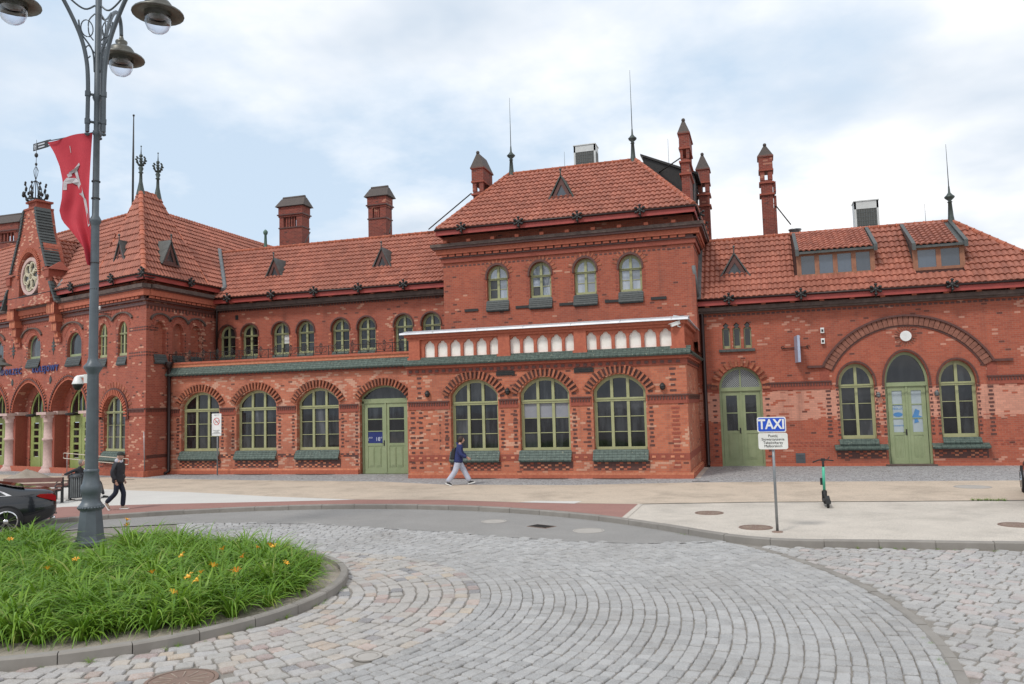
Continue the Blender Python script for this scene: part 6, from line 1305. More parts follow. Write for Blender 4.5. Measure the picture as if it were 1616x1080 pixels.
# projecting sign on iron bracket
t = thing('projecting_sign', 'flat pale sign box on an iron bracket above the right green door', 'sign', (1.42, 35.5, 4.9)); W = WM[t.name]
mb = MB(); mb.box(-.05, .05, -.75, -.05, -.5, .6); mb.build('sign_box', pmat('pale blue grey enamel', lin('a9b3c9'), lin('959fb4'), 3, .4, bump=0), t, W @ RZ(R(8))); m2 = MB(); m2.tube([(-.5, -.05, .12), (.5, -.05, .16)], .02, 6); [m2.tube([(s_ * .5 + .06 * math.cos(a), -.05, .16 + .06 * math.sin(a)) for a in np.linspace(0, 5, 9)], .015, 5) for s_ in (-1, 1)]; m2.build('bracket', IRON, t, W)
# ---- TAXI sign
tx, ty = gz(1227, 840, .12); t = thing('taxi_sign', 'blue and white TAXI sign over a white notice on a grey post', 'sign', (tx, ty, .12)); W = WM[t.name]
mb = MB(); mb.tube([(0, 0, 0), (-.0, .03, 2.38)], .03, 10); mb.build('post', STEEL, t, W); m2 = MB(); m2.lathe([(.12, 0), (.11, .015), (.035, .03)], n=10); m2.build('base_plate', RUST, t, W)
def rrect(x0, x1, z0, z1, r_): return [(x + r_ * math.cos(a), z + r_ * math.sin(a)) for x, z, s in ((x1 - r_, z0 + r_, -90), (x1 - r_, z1 - r_, 0), (x0 + r_, z1 - r_, 90), (x0 + r_, z0 + r_, 180)) for a in [R(s + q) for q in (0, 30, 60, 90)]]
BLU = pmat('traffic sign blue', (.012, .075, .50), (.011, .07, .47), 3, .4, bump=0); SW = W @ RZ(R(-3))
zt = gy(1224, 658, ty)[1] - .12; zm = gy(1224, 683, ty)[1] - .12; zl = gy(1224, 709, ty)[1] - .12
mb = MB(); mb.prism(rrect(-.30, .285, zm + .01, zt, .04), -.05, -.035); p_ = mb.build('taxi_panel', WHT, t, SW); m2 = MB(); m2.prism(rrect(-.278, .263, zm + .032, zt - .022, .03), -.056, -.05); m2.build('blue_field', BLU, p_, SW)
text('taxi_lettering', 'TAXI', .285, WHT, p_, SW @ T(-.008, -.060, (zt + zm) / 2 + .004) @ Matrix.Diagonal((.84, 1, 1.0, 1)), .001, 1.0, bold=.008)
mb = MB(); mb.prism(rrect(-.29, .305, zl, zm - .005, .04), -.05, -.035); p_ = mb.build('notice_panel', pmat('white sign sheet', lin('e4e3dc'), None, 3, .5, bump=0), t, SW); text('notice_lettering', 'Postój\nStowarzyszenia\nTaksówkarzy\nMalborskich', .075, IRON, p_, SW @ T(.008, -.054, (zl + zm) / 2), .001, 1.0, .95)
# ---- no smoking sign
nx_, _ = gy(343, 748, 31.3); t = thing('no_smoking_sign', 'white no smoking sign on a thin post before the leftmost arched window', 'sign', (nx_, 31.3, .12)); W = WM[t.name]; z1 = gy(341, 653, 31.3)[1] - .12; z0 = gy(341, 688, 31.3)[1] - .12
mb = MB(); mb.tube([(0, 0, 0), (0, 0, z1 - .05)], .03, 8); mb.build('post', STEEL, t, W); mb = MB(); mb.prism(rrect(-.27, .24, z0, z1, .03), -.05, -.035); p_ = mb.build('panel', WHT, t, W)
RDC = pmat('prohibition red', (.55, .03, .03), None, 3, .5, bump=0); zc = z1 - .36
m2 = MB(); ring(m2, circ(-.01, zc, .17, 24), circ(-.01, zc, .145, 24), -.054, -.05); m2.prism([(-.13, zc + .10), (-.11, zc + .12), (.11, zc - .10), (.09, zc - .12)], -.055, -.051); m2.build('prohibition_ring', RDC, p_, W); m2 = MB(); m2.box(-.1, .06, -.053, -.05, zc - .035, zc - .01); m2.prism([(.07, zc - .01), (.09, zc + .04), (.07, zc + .07), (.085, zc + .07), (.11, zc + .04), (.09, zc - .01)], -.053, -.05); m2.build('cigarette', IRON, p_, W)
text('sign_lettering', 'OBIEKT PKP', .055, IRON, p_, W @ T(-.01, -.052, z1 - .07), .001); text('sign_lettering', 'ZAKAZ PALENIA\nTYTONIU\nI PAPIEROSÓW\nELEKTRONICZNYCH', .05, IRON, p_, W @ T(-.01, -.052, z0 + .17), .001)
# ---- scooter
SCG = pmat('mint green scooter paint', lin('4fb594'), lin('46a688'), 4, .4, bump=0); TYR = pmat('black rubber', (.018, .018, .019), None, 9, .7, bump=.1)
rx, ry = gz(1307, 802, .12); fx_, fy_ = gz(1297, 789, .12); ha = math.atan2(fy_ - ry, fx_ - rx) 
t = thing('electric_scooter', 'mint green and black electric scooter parked on the pale paving', 'scooter', (rx, ry, .12), ha); W = WM[t.name]
def wheel(x, r_, wd, par, W, y=0):
    mb = MB(); mb.lathe([(r_ * .62, -wd / 2), (r_ * .92, -wd / 2), (r_, -wd / 3), (r_, wd / 3), (r_ * .92, wd / 2), (r_ * .62, wd / 2), (r_ * .62, -wd / 2)], (x, y, r_), 20, M=Matrix.Rotation(R(90), 4, 'X')); w_ = mb.build('wheel', TYR, par, W); m2 = MB(); m2.lathe([(.001, -wd / 3), (r_ * .63, -wd / 3), (r_ * .63, wd / 3), (.001, wd / 3)], (x, y, r_), 14, M=Matrix.Rotation(R(90), 4, 'X')); m2.build('hub', LEAD, w_, W)
wheel(.0, .125, .06, t, W); wheel(.88, .125, .06, t, W)
mb = MB(); mb.hexa([(.1, -.08, .09), (.68, -.08, .09), (.68, .08, .09), (.1, .08, .09)], [(.1, -.085, .17), (.68, -.085, .17), (.68, .085, .17), (.1, .085, .17)]); mb.tube([(.66, 0, .13), (.8, 0, .28), (.82, 0, .36)], .04, 8); mb.hexa([(-.17, -.045, .12), (.1, -.05, .15), (.1, .05, .15), (-.17, .045, .12)], [(-.15, -.045, .24), (.1, -.05, .3), (.1, .05, .3), (-.15, .045, .24)]); mb.build('deck', TYR, t, W)
mb = MB(); mb.tube([(.83, 0, .34), (.74, 0, .98)], .036, 8); mb.build('stem', SCG, t, W); mb = MB(); mb.box(.80, .86, .035, .09, .5, .68); mb.build('battery_box', TYR, t, W); mb = MB(); mb.box(.86, .90, -.06, .06, .115, .135); mb.tube([(.88, .05, .125), (.85, .05, .33)], .016, 6); mb.tube([(.88, -.05, .125), (.85, -.05, .33)], .016, 6); mb.box(.83, .87, -.06, .06, .31, .35); mb.build('fork', TYR, t, W); mb = MB(); mb.tube([(.76, 0, .93), (.73, 0, 1.12)], .03, 8); mb.build('steering_column', TYR, t, W)
mb = MB(); mb.tube([(.70, -.26, 1.14), (.73, -.1, 1.16), (.73, .1, 1.16), (.70, .26, 1.10)], .018, 6); mb.tube([(.74, -.12, 1.18), (.78, -.17, 1.24)], .012, 5); mb.box(.70, .78, -.05, .05, 1.13, 1.2); mb.build('handlebar', TYR, t, W)
# ---- benches, bin, mound, handrail
PLK = pmat('brown bench plank', lin('7d5a52'), lin('6a4b44'), 6, .6, bump=.2); CIN = pmat('dark cast iron', lin('3a3c3f'), lin('2e3032'), 6, .5, .2, bump=.1)
def bench(p, rz, label, L_=1.9):
    t = thing('park_bench', label, 'bench', p, rz, 'benches with brown planks before the entrance'); W = WM[t.name]
    for x in (0, L_):
        mb = MB(); mb.box(x - .035, x + .035, -.06, .0, 0, .84); mb.box(x - .035, x + .035, -.06, .0 + .44, .40, .45); mb.box(x - .035, x + .035, .36, .42, 0, .45); mb.tube([(x, -.03, .62), (x, .3, .64), (x, .4, .58), (x, .4, .44)], .02, 6); mb.build('side_frame', CIN, t, W)
    for z in (.52, .70): mb = MB(); mb.box(-.02, L_ + .02, .0, .035, z, z + .14); mb.build('back_plank', PLK, t, W)
    for y in (.04, .17, .30): mb = MB(); mb.box(-.02, L_ + .02, y, y + .11, .45, .485); mb.build('seat_plank', PLK, t, W)
bx, by = gz(97, 794, .12); bench((bx, by, .12), VA + math.pi, 'brown bench behind the black car, its back towards the kerb', 1.9)
b2 = gz(104, 789, .12); bench((b2[0] - .1, b2[1] + .2, .12), VA + R(100), 'brown bench behind the lamp post with a seated person')
t = thing('litter_bin', 'dark slatted litter bin between the bench and the lamp post', 'litter bin', (*gz(122, 790, .12), .12)); W = WM[t.name]; mb = MB(); mb.lathe([(.2, .1), (.2, .75), (.19, .75), (.19, .1)], n=16); mb.tube([(-.3, 0, 0), (-.26, 0, .9), (.26, 0, .9), (.3, 0, 0)], .03, 6, sm=False); mb.box(-.38, -.22, -.12, .12, 0, .03); mb.box(.22, .38, -.12, .12, 0, .03); mb.build('frame', CIN, t, W)
for k in range(20): a = k * 2 * math.pi / 20; m2 = MB(); m2.box(-.018, .018, .2, .215, .12, .78); m2.build('slat', LEAD, t, W @ RZ(a))
m2 = MB(); m2.lathe([(.24, .78), (.24, .84), (.1, .9), (.01, .9)], n=14); m2.build('lid', CIN, t, W)
mx_, my_ = gz(42, 757, .12); mb = MB(); nr, na = 10, 26; vs = []
for i in range(nr + 1):
    for k in range(na):
        r_ = i / nr; a = k * 2 * math.pi / na; h = .48 * max(0, 1 - r_) ** 1.2 * (1 + .35 * math.sin(3 * a + 2 * r_) * r_) + random.uniform(-.02, .03) * (1 - r_); vs.append((1.2 * r_ * math.cos(a) * (1 + .12 * math.sin(2 * a)), .9 * r_ * math.sin(a), max(-.01, h)))
mb.add(vs, [(i * na + k, (i + 1) * na + k, (i + 1) * na + (k + 1) % na, i * na + (k + 1) % na) for i in range(nr) for k in range(na)], True)
o = mb.build('gravel_heap', SOIL, None, T(mx_, my_, .12) @ RZ(VA)); tag(o, 'low heap of brownish gravel on the pavement behind the bench', 'gravel heap')
t = thing('handrail', 'pale metal handrail loop in front of the pavilion window', 'handrail', tuple(PAV @ Vector((-3, -.7, .12)))); mb = MB(); mb.tube([(-.55, -.5, .98), (-5.4, -.9, 1.22), (-5.5, -.9, 1.2), (-5.5, -.9, .98), (-5.4, -.9, .96), (-.55, -.5, .72), (-.5, -.5, .74), (-.5, -.5, .97), (-.55, -.5, .98)], .022, 6); mb.build('rail', pmat('beige painted rail', lin('cbbfae'), None, 3, .5, bump=0), t, PAV); 
for s_ in (-5.2, -3.0, -.9): m2 = MB(); m2.tube([(s_, -.5 - .4 * (-s_ - .5) / 5, .1), (s_, -.5 - .4 * (-s_ - .5) / 5, 1.0 + .04 * -s_)], .02, 6); m2.build('post', STEEL, t, PAV)
# ---- second lamp at the left edge
hx, hy = None, None
zc_ = 35.0; d_ = CM.transposed() @ Vector((-3 - 808, 577 - 540, FPX)); P_ = d_ * (zc_ / FPX); t = thing('street_lamp', 'pale grey street lamp head at the left picture edge before the pavilion', 'street lamp', (P_.x - VR.x * 1.2, P_.y - VR.y * 1.2, .12)); W = WM[t.name]; zh = HC + P_.z - .12
mb = MB(); mb.lathe([(.2, 0), (.18, .5), (.09, .7), (.07, zh + .6), (.05, zh + .9)], n=10); mb.tube([(0, 0, zh + .8), (VR.x * .6, VR.y * .6, zh + .95), (VR.x * 1.15, VR.y * 1.15, zh + .8), (VR.x * 1.2, VR.y * 1.2, zh + .5)], .035, 6); mb.build('pole', LAMPG, t, W)
lamphead(t, W @ T(VR.x * 1.2, VR.y * 1.2, zh), .95)
# ---- air conditioners on the roofs
def acunit(x0, x1, y, z0, z1, label):
    t = thing('air_conditioner', label, 'air conditioner', ((x0 + x1) / 2, y, z0)); w_ = (x1 - x0) / 2; h = z1 - z0; W = WM[t.name]
    mb = MB(); mb.box(-w_, w_, .02, .8, 0, h); mb.box(-w_, -w_ + .09, -.02, .02, 0, h); mb.box(w_ - .09, w_, -.02, .02, 0, h); mb.box(-w_, w_, -.02, .02, h * .8, h); mb.box(-w_ - .03, w_ + .03, -.05, .85, h, h + .05); mb.build('casing', pmat('off white casing', lin('cfd1cf'), lin('bdbfbd'), 3, .5, bump=0), t, W)
    m2 = MB(); m2.box(-w_ + .09, w_ - .09, .0, .018, 0, h * .8); m2.box(w_ + .001, w_ + .012, .08, .7, 0, h * .8); m2.build('coil', pmat('dark coil', (.05, .055, .05), (.09, .09, .08), 20, .6), t, W)
    m3 = MB(); [m3.box(x - .008, x + .008, -.012, .0, 0, h * .8) for x in np.linspace(-w_ + .12, w_ - .12, 9)]; [m3.box(-w_ + .09, w_ - .09, -.012, .0, z, z + .014) for z in np.linspace(.05, h * .7, 7)]; m3.build('grille', LEAD, t, W, kind='stuff')
acunit(-9.18, -7.98, 42, 15.2, 16.97, 'white air conditioner showing above the ridge of the raised middle roof'); acunit(4.75, 5.85, 42, 10.6, 12.45, 'white air conditioner showing above the ridge of the right wing roof')
t = thing('flag_pole', 'thin tall pole rising behind the pavilion roof', 'pole', (-33.2, 38, .12)); mb = MB(); zz = gy(211, 183, 38); t.location.x = zz[0]; WM[t.name] = T(zz[0], 38, .12); mb.tube([(0, 0, 0), (0, 0, zz[1] - 3), (0, 0, zz[1] - .12)], [.08, .06, .03], 8); mb.ball((0, 0, zz[1] - .1), .07, 6); mb.build('shaft', IRON, t, WM[t.name])

# ---- cars
def carpaint(name, c): m = pmat(name, c, c, 3, .18, .3, bump=0, spec=.6); m.node_tree.nodes['Principled BSDF'].inputs['Coat Weight'].default_value = .8; return m
CHR = pmat('chrome trim', (.75, .75, .76), None, 3, .12, 1, bump=0); TLR = pmat('red tail lamp', (.35, .008, .012), (.25, .006, .01), 5, .12, bump=0); CGL = glass('tinted car glass', (.012, .014, .016), ior=1.7)
def car(p, rz, paint, label):
    t = thing('parked_car', label, 'car', p, rz); W = WM[t.name]
    st = [(-1.13, .46, .70, .84, .62, .9), (-1.09, .36, .79, .92, .68, 1.03), (-.95, .28, .86, .96, .72, 1.085), (-.6, .2, .91, .97, .72, 1.12), (-.3, .19, .925, .965, .68, 1.15), (.0, .19, .93, .955, .62, 1.23), (.45, .19, .93, .95, .58, 1.36), (1.0, .19, .93, .93, .57, 1.44), (1.7, .19, .93, .92, .57, 1.46), (2.1, .19, .93, .92, .59, 1.38), (2.5, .19, .93, .91, .63, 1.18), (2.8, .19, .925, .90, .70, 1.02), (3.2, .2, .90, .86, .72, .96), (3.55, .24, .82, .76, .66, .84), (3.75, .32, .70, .64, .56, .68)]
    V = []; 
    for x, zb, hw, bl, yt, zt_ in st:
        half = [(0, zb), (hw - .12, zb), (hw - .02, zb + .1), (hw, zb + .28), (hw - .005, .68 if zt_ > .7 else zb + .2), (hw - .03, bl - .04), (hw - .07, bl), (yt + .03, zt_ - .05 if zt_ > bl + .1 else zt_ - .03), (yt - .1, zt_ - .005), (0, zt_)]
        V.append([(x, y, z) for y, z in half] + [(x, -y, z) for y, z in half[-2:0:-1]])
    n = len(V[0]); mb = MB(); mb.add([v for r_ in V for v in r_], [(i * n + k, i * n + (k + 1) % n, (i + 1) * n + (k + 1) % n, (i + 1) * n + k) for i in range(len(V) - 1) for k in range(n)], True); mb.f.append(tuple(range(n))); mb.sm.append(False); mb.f.append(tuple((len(V) - 1) * n + k for k in range(n))[::-1]); mb.sm.append(False)
    body = mb.build('body', paint, t, W)
    bpy_md = body.modifiers.new('s', 'SUBSURF'); bpy_md.levels = 2; bpy_md.render_levels = 2
    for sgn in (1, -1):
        def side(pts, dy, name, mat, par=body):
            m2 = MB(); P = []
            for x, f in pts:
                i = max(j for j in range(len(st)) if st[j][0] <= x + 1e-6); i = min(i, len(st) - 2); tt = (x - st[i][0]) / (st[i + 1][0] - st[i][0]); a = [st[i][k] * (1 - tt) + st[i + 1][k] * tt for k in range(6)]
                y = (a[2] - .07) * (1 - f) + (a[4] + .03) * f; z = a[3] * (1 - f) + (a[5] - .05) * f; P.append((x, sgn * (y + dy), z + .0))
            m2.add(P, [tuple(range(len(P)))]); return m2.build(name, mat, par, W)
        side([(-.12, .10), (.5, .08), (1.4, .05), (2.35, .08), (2.05, .86), (1.5, .9), (.9, .9), (.40, .82), (.05, .50)], .004, 'side_trim', CHR)
        side([(.0, .17), (.55, .14), (1.25, .12), (1.25, .84), (.9, .84), (.45, .74), (.12, .48)], .012, 'side_window', CGL); side([(1.32, .12), (2.2, .14), (1.98, .8), (1.5, .84), (1.32, .84)], .012, 'side_window', CGL)
        m2 = MB(); m2.prism([(-1.1, .77), (-.72, .90), (-.66, .94), (-.74, .975), (-1.02, .96), (-1.1, .9)], sgn * .74 if sgn > 0 else -.90, sgn * .90 if sgn > 0 else -.74); m2.build('tail_light', TLR, t, W)
        for x in (0, 2.94):
            m3 = MB(); m3.lathe([(.40, -.02), (.40, .01), (.33, .02)], (x, sgn * .915, .35), 28, M=Matrix.Rotation(R(90), 4, 'X')); m3.lathe([(.001, .0), (.39, .0)], (x, sgn * .925, .35), 28, M=Matrix.Rotation(R(90), 4, 'X')); m3.build('wheel_arch', TYR, t, W)
            m3 = MB(); Mx = Matrix.Rotation(R(90), 4, 'X'); m3.lathe([(.25, .1), (.33, .1), (.345, .06), (.345, -.08), (.25, -.1)], (x, sgn * .86, .35), 28, M=Mx); wl = m3.build('wheel', TYR, t, W)
            m4 = MB(); y = sgn * .955
            for k in range(5):
                for dd in (-.16, .16):
                    a = k * 2 * math.pi / 5 + dd + .3; c, s = math.cos(a), math.sin(a); q = .016; m4.hexa([(x + .04 * c - q * s, y - .012, .35 + .04 * s + q * c), (x + .04 * c + q * s, y - .012, .35 + .04 * s - q * c), (x + .25 * c + q * s, y - .012, .35 + .25 * s - q * c), (x + .25 * c - q * s, y - .012, .35 + .25 * s + q * c)], [(x + .04 * c - q * s, y + .012, .35 + .04 * s + q * c), (x + .04 * c + q * s, y + .012, .35 + .04 * s - q * c), (x + .25 * c + q * s, y + .012, .35 + .25 * s - q * c), (x + .25 * c - q * s, y + .012, .35 + .25 * s + q * c)])
            m4.lathe([(.235, -.01), (.265, -.01), (.265, .01), (.235, .01), (.235, -.01)], (x, y, .35), 28, M=Mx); m4.lathe([(.001, .02), (.06, .02), (.06, -.02), (.001, -.02)], (x, y, .35), 10, M=Mx); m4.build('rim', CHR, wl, W)
    m2 = MB(); m2.add([(.15, y_, 1.285) for y_ in (-.55, .55)] + [(-.42, y_, 1.155) for y_ in (.66, -.66)], [(0, 1, 2, 3)]); m2.build('rear_window', CGL, t, W @ T(0, 0, .012)); m2 = MB(); m2.add([(2.1, -.54, 1.40), (2.1, .54, 1.40), (2.72, .66, 1.07), (2.72, -.66, 1.07)], [(0, 1, 2, 3)]); m2.build('windscreen', CGL, t, W @ T(0, 0, .012))
    m2 = MB(); m2.tube([(-1.13, .42, .3), (-1.0, .42, .3)], .05, 8); m2.tube([(-1.13, -.42, .3), (-1.0, -.42, .3)], .05, 8); m2.box(-1.145, -1.1, -.7, .7, .42, .45); m2.build('exhaust_trim', CHR, t, W); m2 = MB(); m2.box(-1.15, -1.12, -.26, .26, .72, .83); m2.build('number_plate', WHT, t, W)
# rear axle on the ray through (9,824) at height .345
wc = gz(9, 824, .345); hd = math.atan2(-.78, -.62); 
car((wc[0] - .94 * math.cos(hd + math.pi / 2) * 1 , wc[1] - .94 * math.sin(hd + math.pi / 2), .0), hd, carpaint('black car paint', (.010, .012, .016)), 'black saloon car with chrome window trim cut off by the left edge')
rcx, rcy = gz(1614, 797, .12); vh = math.atan2(rcy, rcx); ang = vh + R(5)
car((rcx + .27 + .95 * math.sin(ang) , rcy - .95 * math.cos(ang), .12), ang, carpaint('dark red car paint', (.10, .007, .011)), 'dark red car just entering the picture at the right edge')

# ------------------------------------------------------------------ people
def skin(name, V, E, mat, parent, W, sub=2, label=None):
    me = bpy.data.meshes.new('t'); me.from_pydata([v[:3] for v in V], E, []); o = bpy.data.objects.new('t', me); COL.objects.link(o)
    md = o.modifiers.new('k', 'SKIN'); md.use_smooth_shade = True; s2 = o.modifiers.new('s', 'SUBSURF'); s2.levels = sub; s2.render_levels = sub
    for i, v in enumerate(V):
        sv = me.skin_vertices[0].data[i]; r_ = v[3]; sv.radius = (r_, v[4] if len(v) > 4 else r_); sv.use_root = (i == 0)
    dg = bpy.context.evaluated_depsgraph_get(); m2 = bpy.data.meshes.new_from_object(o.evaluated_get(dg)); m2.materials.clear(); bpy.data.objects.remove(o); m2.name = name
    for p in m2.polygons: p.use_smooth = True
    r_ = link(name, m2, mat, parent, W)
    if label: r_['label'] = label
    return r_
SKN = pmat('skin', (.52, .30, .22), (.46, .26, .19), 9, .55, bump=.05)
def head(par, W, c, s=1.0, yaw=0):
    """c: head centre; +x is the facing direction"""
    Wh = W @ T(*c) @ RZ(yaw) @ Matrix.Scale(s, 4); bm = bmesh.new(); bmesh.ops.create_uvsphere(bm, u_segments=18, v_segments=14, radius=1)
    for v in bm.verts:
        x, y, z = v.co; v.co = Vector((x * .095 + (-.012 if z < -.2 else 0) * (1 if x < 0 else 0), y * (.074 - .016 * max(0, -z)), z * .118)); 
        if x > .3 and z < 0: v.co.x += .006
        if x > .92 and abs(y) < .3 and -.35 < z < .05: v.co.x += .016
    me = bpy.data.meshes.new('head'); bm.to_mesh(me); bm.free()
    for p in me.polygons: p.use_smooth = True
    h = link('head', me, SKN, par, Wh)
    for s_ in (-1, 1): m2 = MB(); m2.ball((-.005, s_ * .074, .0), .024, 5, .6, 1.2); m2.build('ear', SKN, h, Wh); m2 = MB(); m2.ball((.082, s_ * .03, .015), .011, 5); m2.build('eye', IRON, h, Wh)
    m2 = MB(); m2.ball((.104, 0, -.012), .014, 5, .8, 1.5); m2.build('nose', SKN, h, Wh); m2 = MB(); m2.box(.080, .092, -.022, .022, -.058, -.050); m2.build('mouth', pmat('lip', (.35, .12, .10), None, 4, .6, bump=0), h, Wh)
    return h, Wh
def hand(par, W, p, d_, side=1):
    """small hand with separate bent fingers; d_ direction of the fingers"""
    d_ = Vector(d_).normalized(); up = Vector((0, 1, 0)); sd = d_.cross(up).normalized(); p = Vector(p); V = [(*(p), .018, .026), (*(p + d_ * .05), .016, .034), (*(p + d_ * .085), .013, .034)]; skin('palm', V, [(0, 1), (1, 2)], SKN, par, W, 1)
    for k, (of, ln) in enumerate(((-.026, .062), (-.009, .07), (.009, .066), (.026, .05))):
        q = p + d_ * .08 + sd * of; c = up * -.02 * side; skin('finger', [(*q, .009), (*(q + d_ * ln * .5), .009), (*(q + d_ * ln * .85 + c), .008)], [(0, 1), (1, 2)], SKN, par, W, 1)
    q = p + d_ * .03 + sd * -.028; skin('thumb', [(*q, .011), (*(q + d_ * .035 - sd * .02), .010), (*(q + d_ * .06 - sd * .022), .009)], [(0, 1), (1, 2)], SKN, par, W, 1)
def shoe(par, W, p, pitch, mat, sole=WHT, yaw=0):
    Ws = W @ T(*p) @ RZ(yaw) @ Matrix.Rotation(pitch, 4, 'Y'); mb = MB(); mb.hexa([(-.08, -.038, .0), (.19, -.045, .0), (.19, .045, .0), (-.08, .038, .0)], [(-.08, -.036, .03), (.19, -.04, .025), (.19, .04, .025), (-.08, .036, .03)]); s_ = mb.build('shoe_sole', sole, par, Ws)
    skin('shoe', [(-.05, 0, .055, .042), (0, 0, .06, .045), (.07, 0, .045, .04), (.15, 0, .035, .035)], [(0, 1), (1, 2), (2, 3)], mat, par, Ws, 1)
BLK = pmat('black quilted jacket', lin('2a2b31'), lin('1f2025'), 12, .7, bump=.4, bdist=.02); NVY = pmat('dark navy trousers', lin('1d2538'), lin('171d2c'), 8, .85, bump=.3, bdist=.02); GRJ = pmat('pale grey sweatpants', lin('b9bdcb'), lin('a3a7b6'), 6, .9, bump=.3, bdist=.02); NVJ = pmat('navy blue hooded jacket', lin('2a3468'), lin('222a55'), 6, .8, bump=.3, bdist=.02)
HAIR = pmat('brown hair', lin('3e2c26'), lin('2c1f1b'), 25, .7, bump=.5); CAP = pmat('dark olive cap', lin('2d3430'), lin('252b28'), 9, .8); LGT = pmat('light grey hoodie', lin('c2bfc9'), lin('aaa8b2'), 9, .9); BKB = pmat('black backpack', lin('17181a'), lin('202124'), 8, .7, bump=.3)
def walker(name_label, p, rz, h, jacket, trous, shoemat, pose):
    t = thing('person', name_label, 'person', p, rz, 'pedestrians walking to the right'); k = h / 1.75; W = WM[t.name] @ Matrix.Scale(k, 4)
    (kf, af), (kb, ab) = pose['front'], pose['back']; hip = Vector((0, 0, .93)); ch = Vector((.0 + pose['lean'] * .5, 0, 1.30)); nk = Vector((pose['lean'] * .8, 0, 1.48)); hd_ = (pose['lean'] + .03, 0, 1.63)
    body = [(0, 0, .93, .09, .12), (ch.x * .5, 0, 1.1, .08, .12), (ch.x, 0, 1.3, .09, .14), (nk.x, 0, 1.44, .06, .075), (nk.x + .01, 0, 1.54, .05)]
    hands = pose['hands']; V = list(body); E_ = [(0, 1), (1, 2), (2, 3), (3, 4)]
    for s_, (el, wr) in zip((1, -1), hands):
        i = len(V); V += [(ch.x, s_ * .17, 1.40, .055), (*el, .045), (*wr, .032)]; E_ += [(2, i), (i, i + 1), (i + 1, i + 2)]
    for s_, (kn, an) in zip((1, -1), ((kf, af), (kb, ab))):
        i = len(V); V += [(0, s_ * .09, .86, .085), (*kn, .06), (*an, .04)]; E_ += [(0, i), (i, i + 1), (i + 1, i + 2)]
    skin('body', V, E_, SKN, t, W)
    V = [(0, 0, pose['hem'] - .10, .16, .20), (0, 0, pose['hem'] + .04, .155, .20), (ch.x * .4, 0, 1.1, .145, .19), (ch.x, 0, 1.32, .135, .21), (nk.x - .01, 0, 1.45, .07, .09)]; E_ = [(0, 1), (1, 2), (2, 3), (3, 4)]
    for s_, (el, wr) in zip((1, -1), hands):
        i = len(V); wr2 = Vector(el).lerp(Vector(wr), .93); V += [(ch.x, s_ * .185, 1.385, .08), (*el, .068), (*wr2, .055)]; E_ += [(3, i), (i, i + 1), (i + 1, i + 2)]
    V = [(v[0], v[1] * 1.06, v[2], *[q * 1.17 for q in v[3:]]) for v in V]; skin('jacket', V, E_, jacket, t, W)
    V = [(0, 0, .90, .115, .155), (0, 0, 1.03, .11, .15)]; E_ = [(0, 1)]
    for s_, (kn, an) in zip((1, -1), ((kf, af), (kb, ab))):
        i = len(V); V += [(0, s_ * .085, .84, pose['tw']), (*kn, pose['tw'] * .82), (*an, pose['tw'] * .78)]; E_ += [(0, i), (i, i + 1), (i + 1, i + 2)]
    skin('trousers', V, E_, trous, t, W)
    for s_, (el, wr) in zip((1, -1), hands): hand(t, W, wr, Vector(wr) - Vector(el), s_)
    for s_, an, pt in ((1, af, pose['fp'][0]), (-1, ab, pose['fp'][1])): shoe(t, W, (an[0], an[1], an[2] - .075), pt, shoemat)
    return t, W, hd_
sx_, sy_ = gz(186, 805, .12)
t, W, hc = walker('person in black quilted jacket, dark jeans and cap walking past the lamp post', (sx_, sy_, .12), VA, 1.72, BLK, NVY, pmat('tan shoe', lin('a3907f'), None, 5, .6), dict(lean=.03, hem=.88, tw=.095, front=((.13, .09, .50), (.10, .09, .09)), back=((-.02, -.09, .52), (-.33, -.09, .22)), hands=((( -.02, .23, 1.12), (.08, .22, .90)), ((-.06, -.24, 1.12), (.04, -.23, .88))), fp=(0, R(55))))
h, Wh = head(t, W, hc); m2 = MB(); m2.lathe([(.10, .03), (.102, .06), (.085, .11), (.04, .135), (.001, .14)], n=14); m2.hexa([(.06, -.06, .035), (.17, -.045, .03), (.17, .045, .03), (.06, .06, .035)], [(.06, -.06, .055), (.17, -.045, .04), (.17, .045, .04), (.06, .06, .055)]); m2.build('cap', CAP, h, Wh)
skin('hood', [(-.06, 0, 1.42, .09, .12), (-.02, 0, 1.50, .075, .10), (.03, 0, 1.52, .06, .08)], [(0, 1), (1, 2)], LGT, t, W, 1); m2 = MB(); m2.hexa([(.12, -.06, 1.05), (.16, -.03, 1.05), (.16, .03, 1.05), (.12, .06, 1.05)], [(.06, -.06, 1.5), (.10, -.04, 1.5), (.10, .04, 1.5), (.06, .06, 1.5)]); m2.build('hoodie_front', LGT, t, W)
sx_, sy_ = gz(724, 766, .124)
t, W, hc = walker('person in navy hooded jacket and pale sweatpants walking beside the brick wall', (sx_, sy_, .124), VA, 1.76, NVJ, GRJ, pmat('black white sneaker', lin('2b2d30'), None, 5, .6), dict(lean=.10, hem=.86, tw=.128, front=((.20, .09, .50), (.40, .09, .11)), back=((-.12, -.09, .48), (-.40, -.09, .12)), hands=(((.12, .23, 1.12), (.30, .20, .99)), ((.10, -.24, 1.10), (.34, -.20, .98))), fp=(R(-14), R(22))))
h, Wh = head(t, W, (hc[0], hc[1], hc[2] - .02)); m2 = MB(); m2.ball((-.022, 0, .025), .11, 8, .95, 1.08); m2.build('hair', HAIR, h, Wh); skin('hood', [(-.04, 0, 1.44, .09, .11), (.02, 0, 1.50, .08, .10)], [(0, 1)], NVJ, t, W, 1)
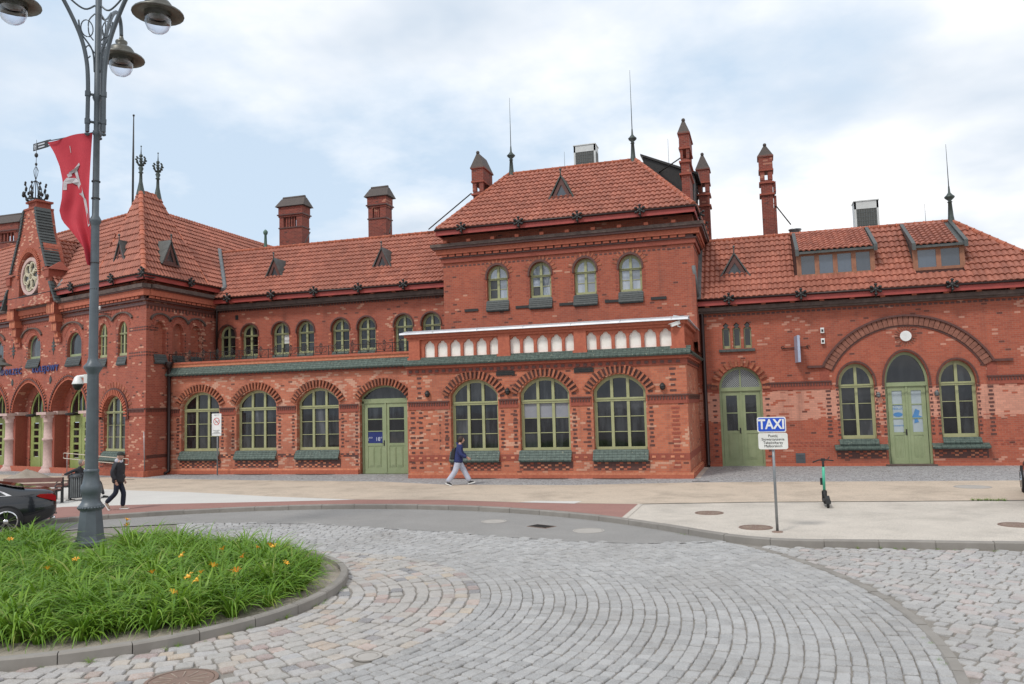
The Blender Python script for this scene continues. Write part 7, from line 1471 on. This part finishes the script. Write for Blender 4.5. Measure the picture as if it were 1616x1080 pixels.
bp = MB(); bp.hexa([(-.30, -.15, .92), (-.12, -.16, .92), (-.12, .16, .92), (-.30, .15, .92)], [(-.22, -.11, 1.30), (-.06, -.13, 1.36), (-.06, .13, 1.36), (-.22, .11, 1.30)]); bo = bp.build('backpack', BKB, None, W); bo.name = 'backpack'; md = bo.modifiers.new('b', 'BEVEL'); md.width = .05; md.segments = 3; tag(bo, 'black backpack worn on the back of the person in the navy jacket', 'backpack')
# seated person, mostly behind the lamp post
sx_, sy_ = gz(140, 787, .12); t = thing('person', 'seated person in black, one arm on the bench back, behind the lamp post', 'person', (sx_, sy_, .12), VA); W = WM[t.name] @ Matrix.Diagonal((1, 1, .92, 1))
V = [(-.25, 0, .55, .12, .15), (-.33, 0, .78, .12, .15), (-.36, 0, 1.0, .11, .17), (-.33, 0, 1.15, .06), (-.3, 0, 1.22, .05)]; E_ = [(0, 1), (1, 2), (2, 3), (3, 4)]
def lim(*pts):
    i = len(V); V.extend(pts); return [(i + k, i + k + 1) for k in range(len(pts) - 1)], i
e_, i = lim((-.36, -.18, 1.1, .065), (-.6, -.24, .98, .055), (-.78, -.12, .92, .045)); E_ += e_ + [(2, i)]
e_, i = lim((-.36, .18, 1.1, .065), (-.2, .22, .85, .05), (.0, .15, .75, .04)); E_ += e_ + [(2, i)]
for s_ in (-1, 1): e_, i = lim((-.2, s_ * .1, .54, .09), (.30, s_ * .12, .60 + .02 * s_, .075), (.36 + .1 * s_, s_ * .1, .12, .05)); E_ += e_ + [(0, i)]
skin('body', V, E_, BLK, t, W); h_, Wh_ = head(t, W, (-.26, 0, 1.33)); m2 = MB(); m2.ball((-.02, 0, .03), .105, 8, .9, 1.05); m2.build('hair', pmat('grey hair', lin('8b857e'), lin('6f6a64'), 20, .8), h_, Wh_); hand(t, W, (-.8, -.1, .92), (-1, .5, -.2)); hand(t, W, (.02, .14, .74), (1, 0, -.3))
for s_ in (-1, 1): shoe(t, W, (.38 + .1 * s_, s_ * .1, .0), 0, TYR, TYR)
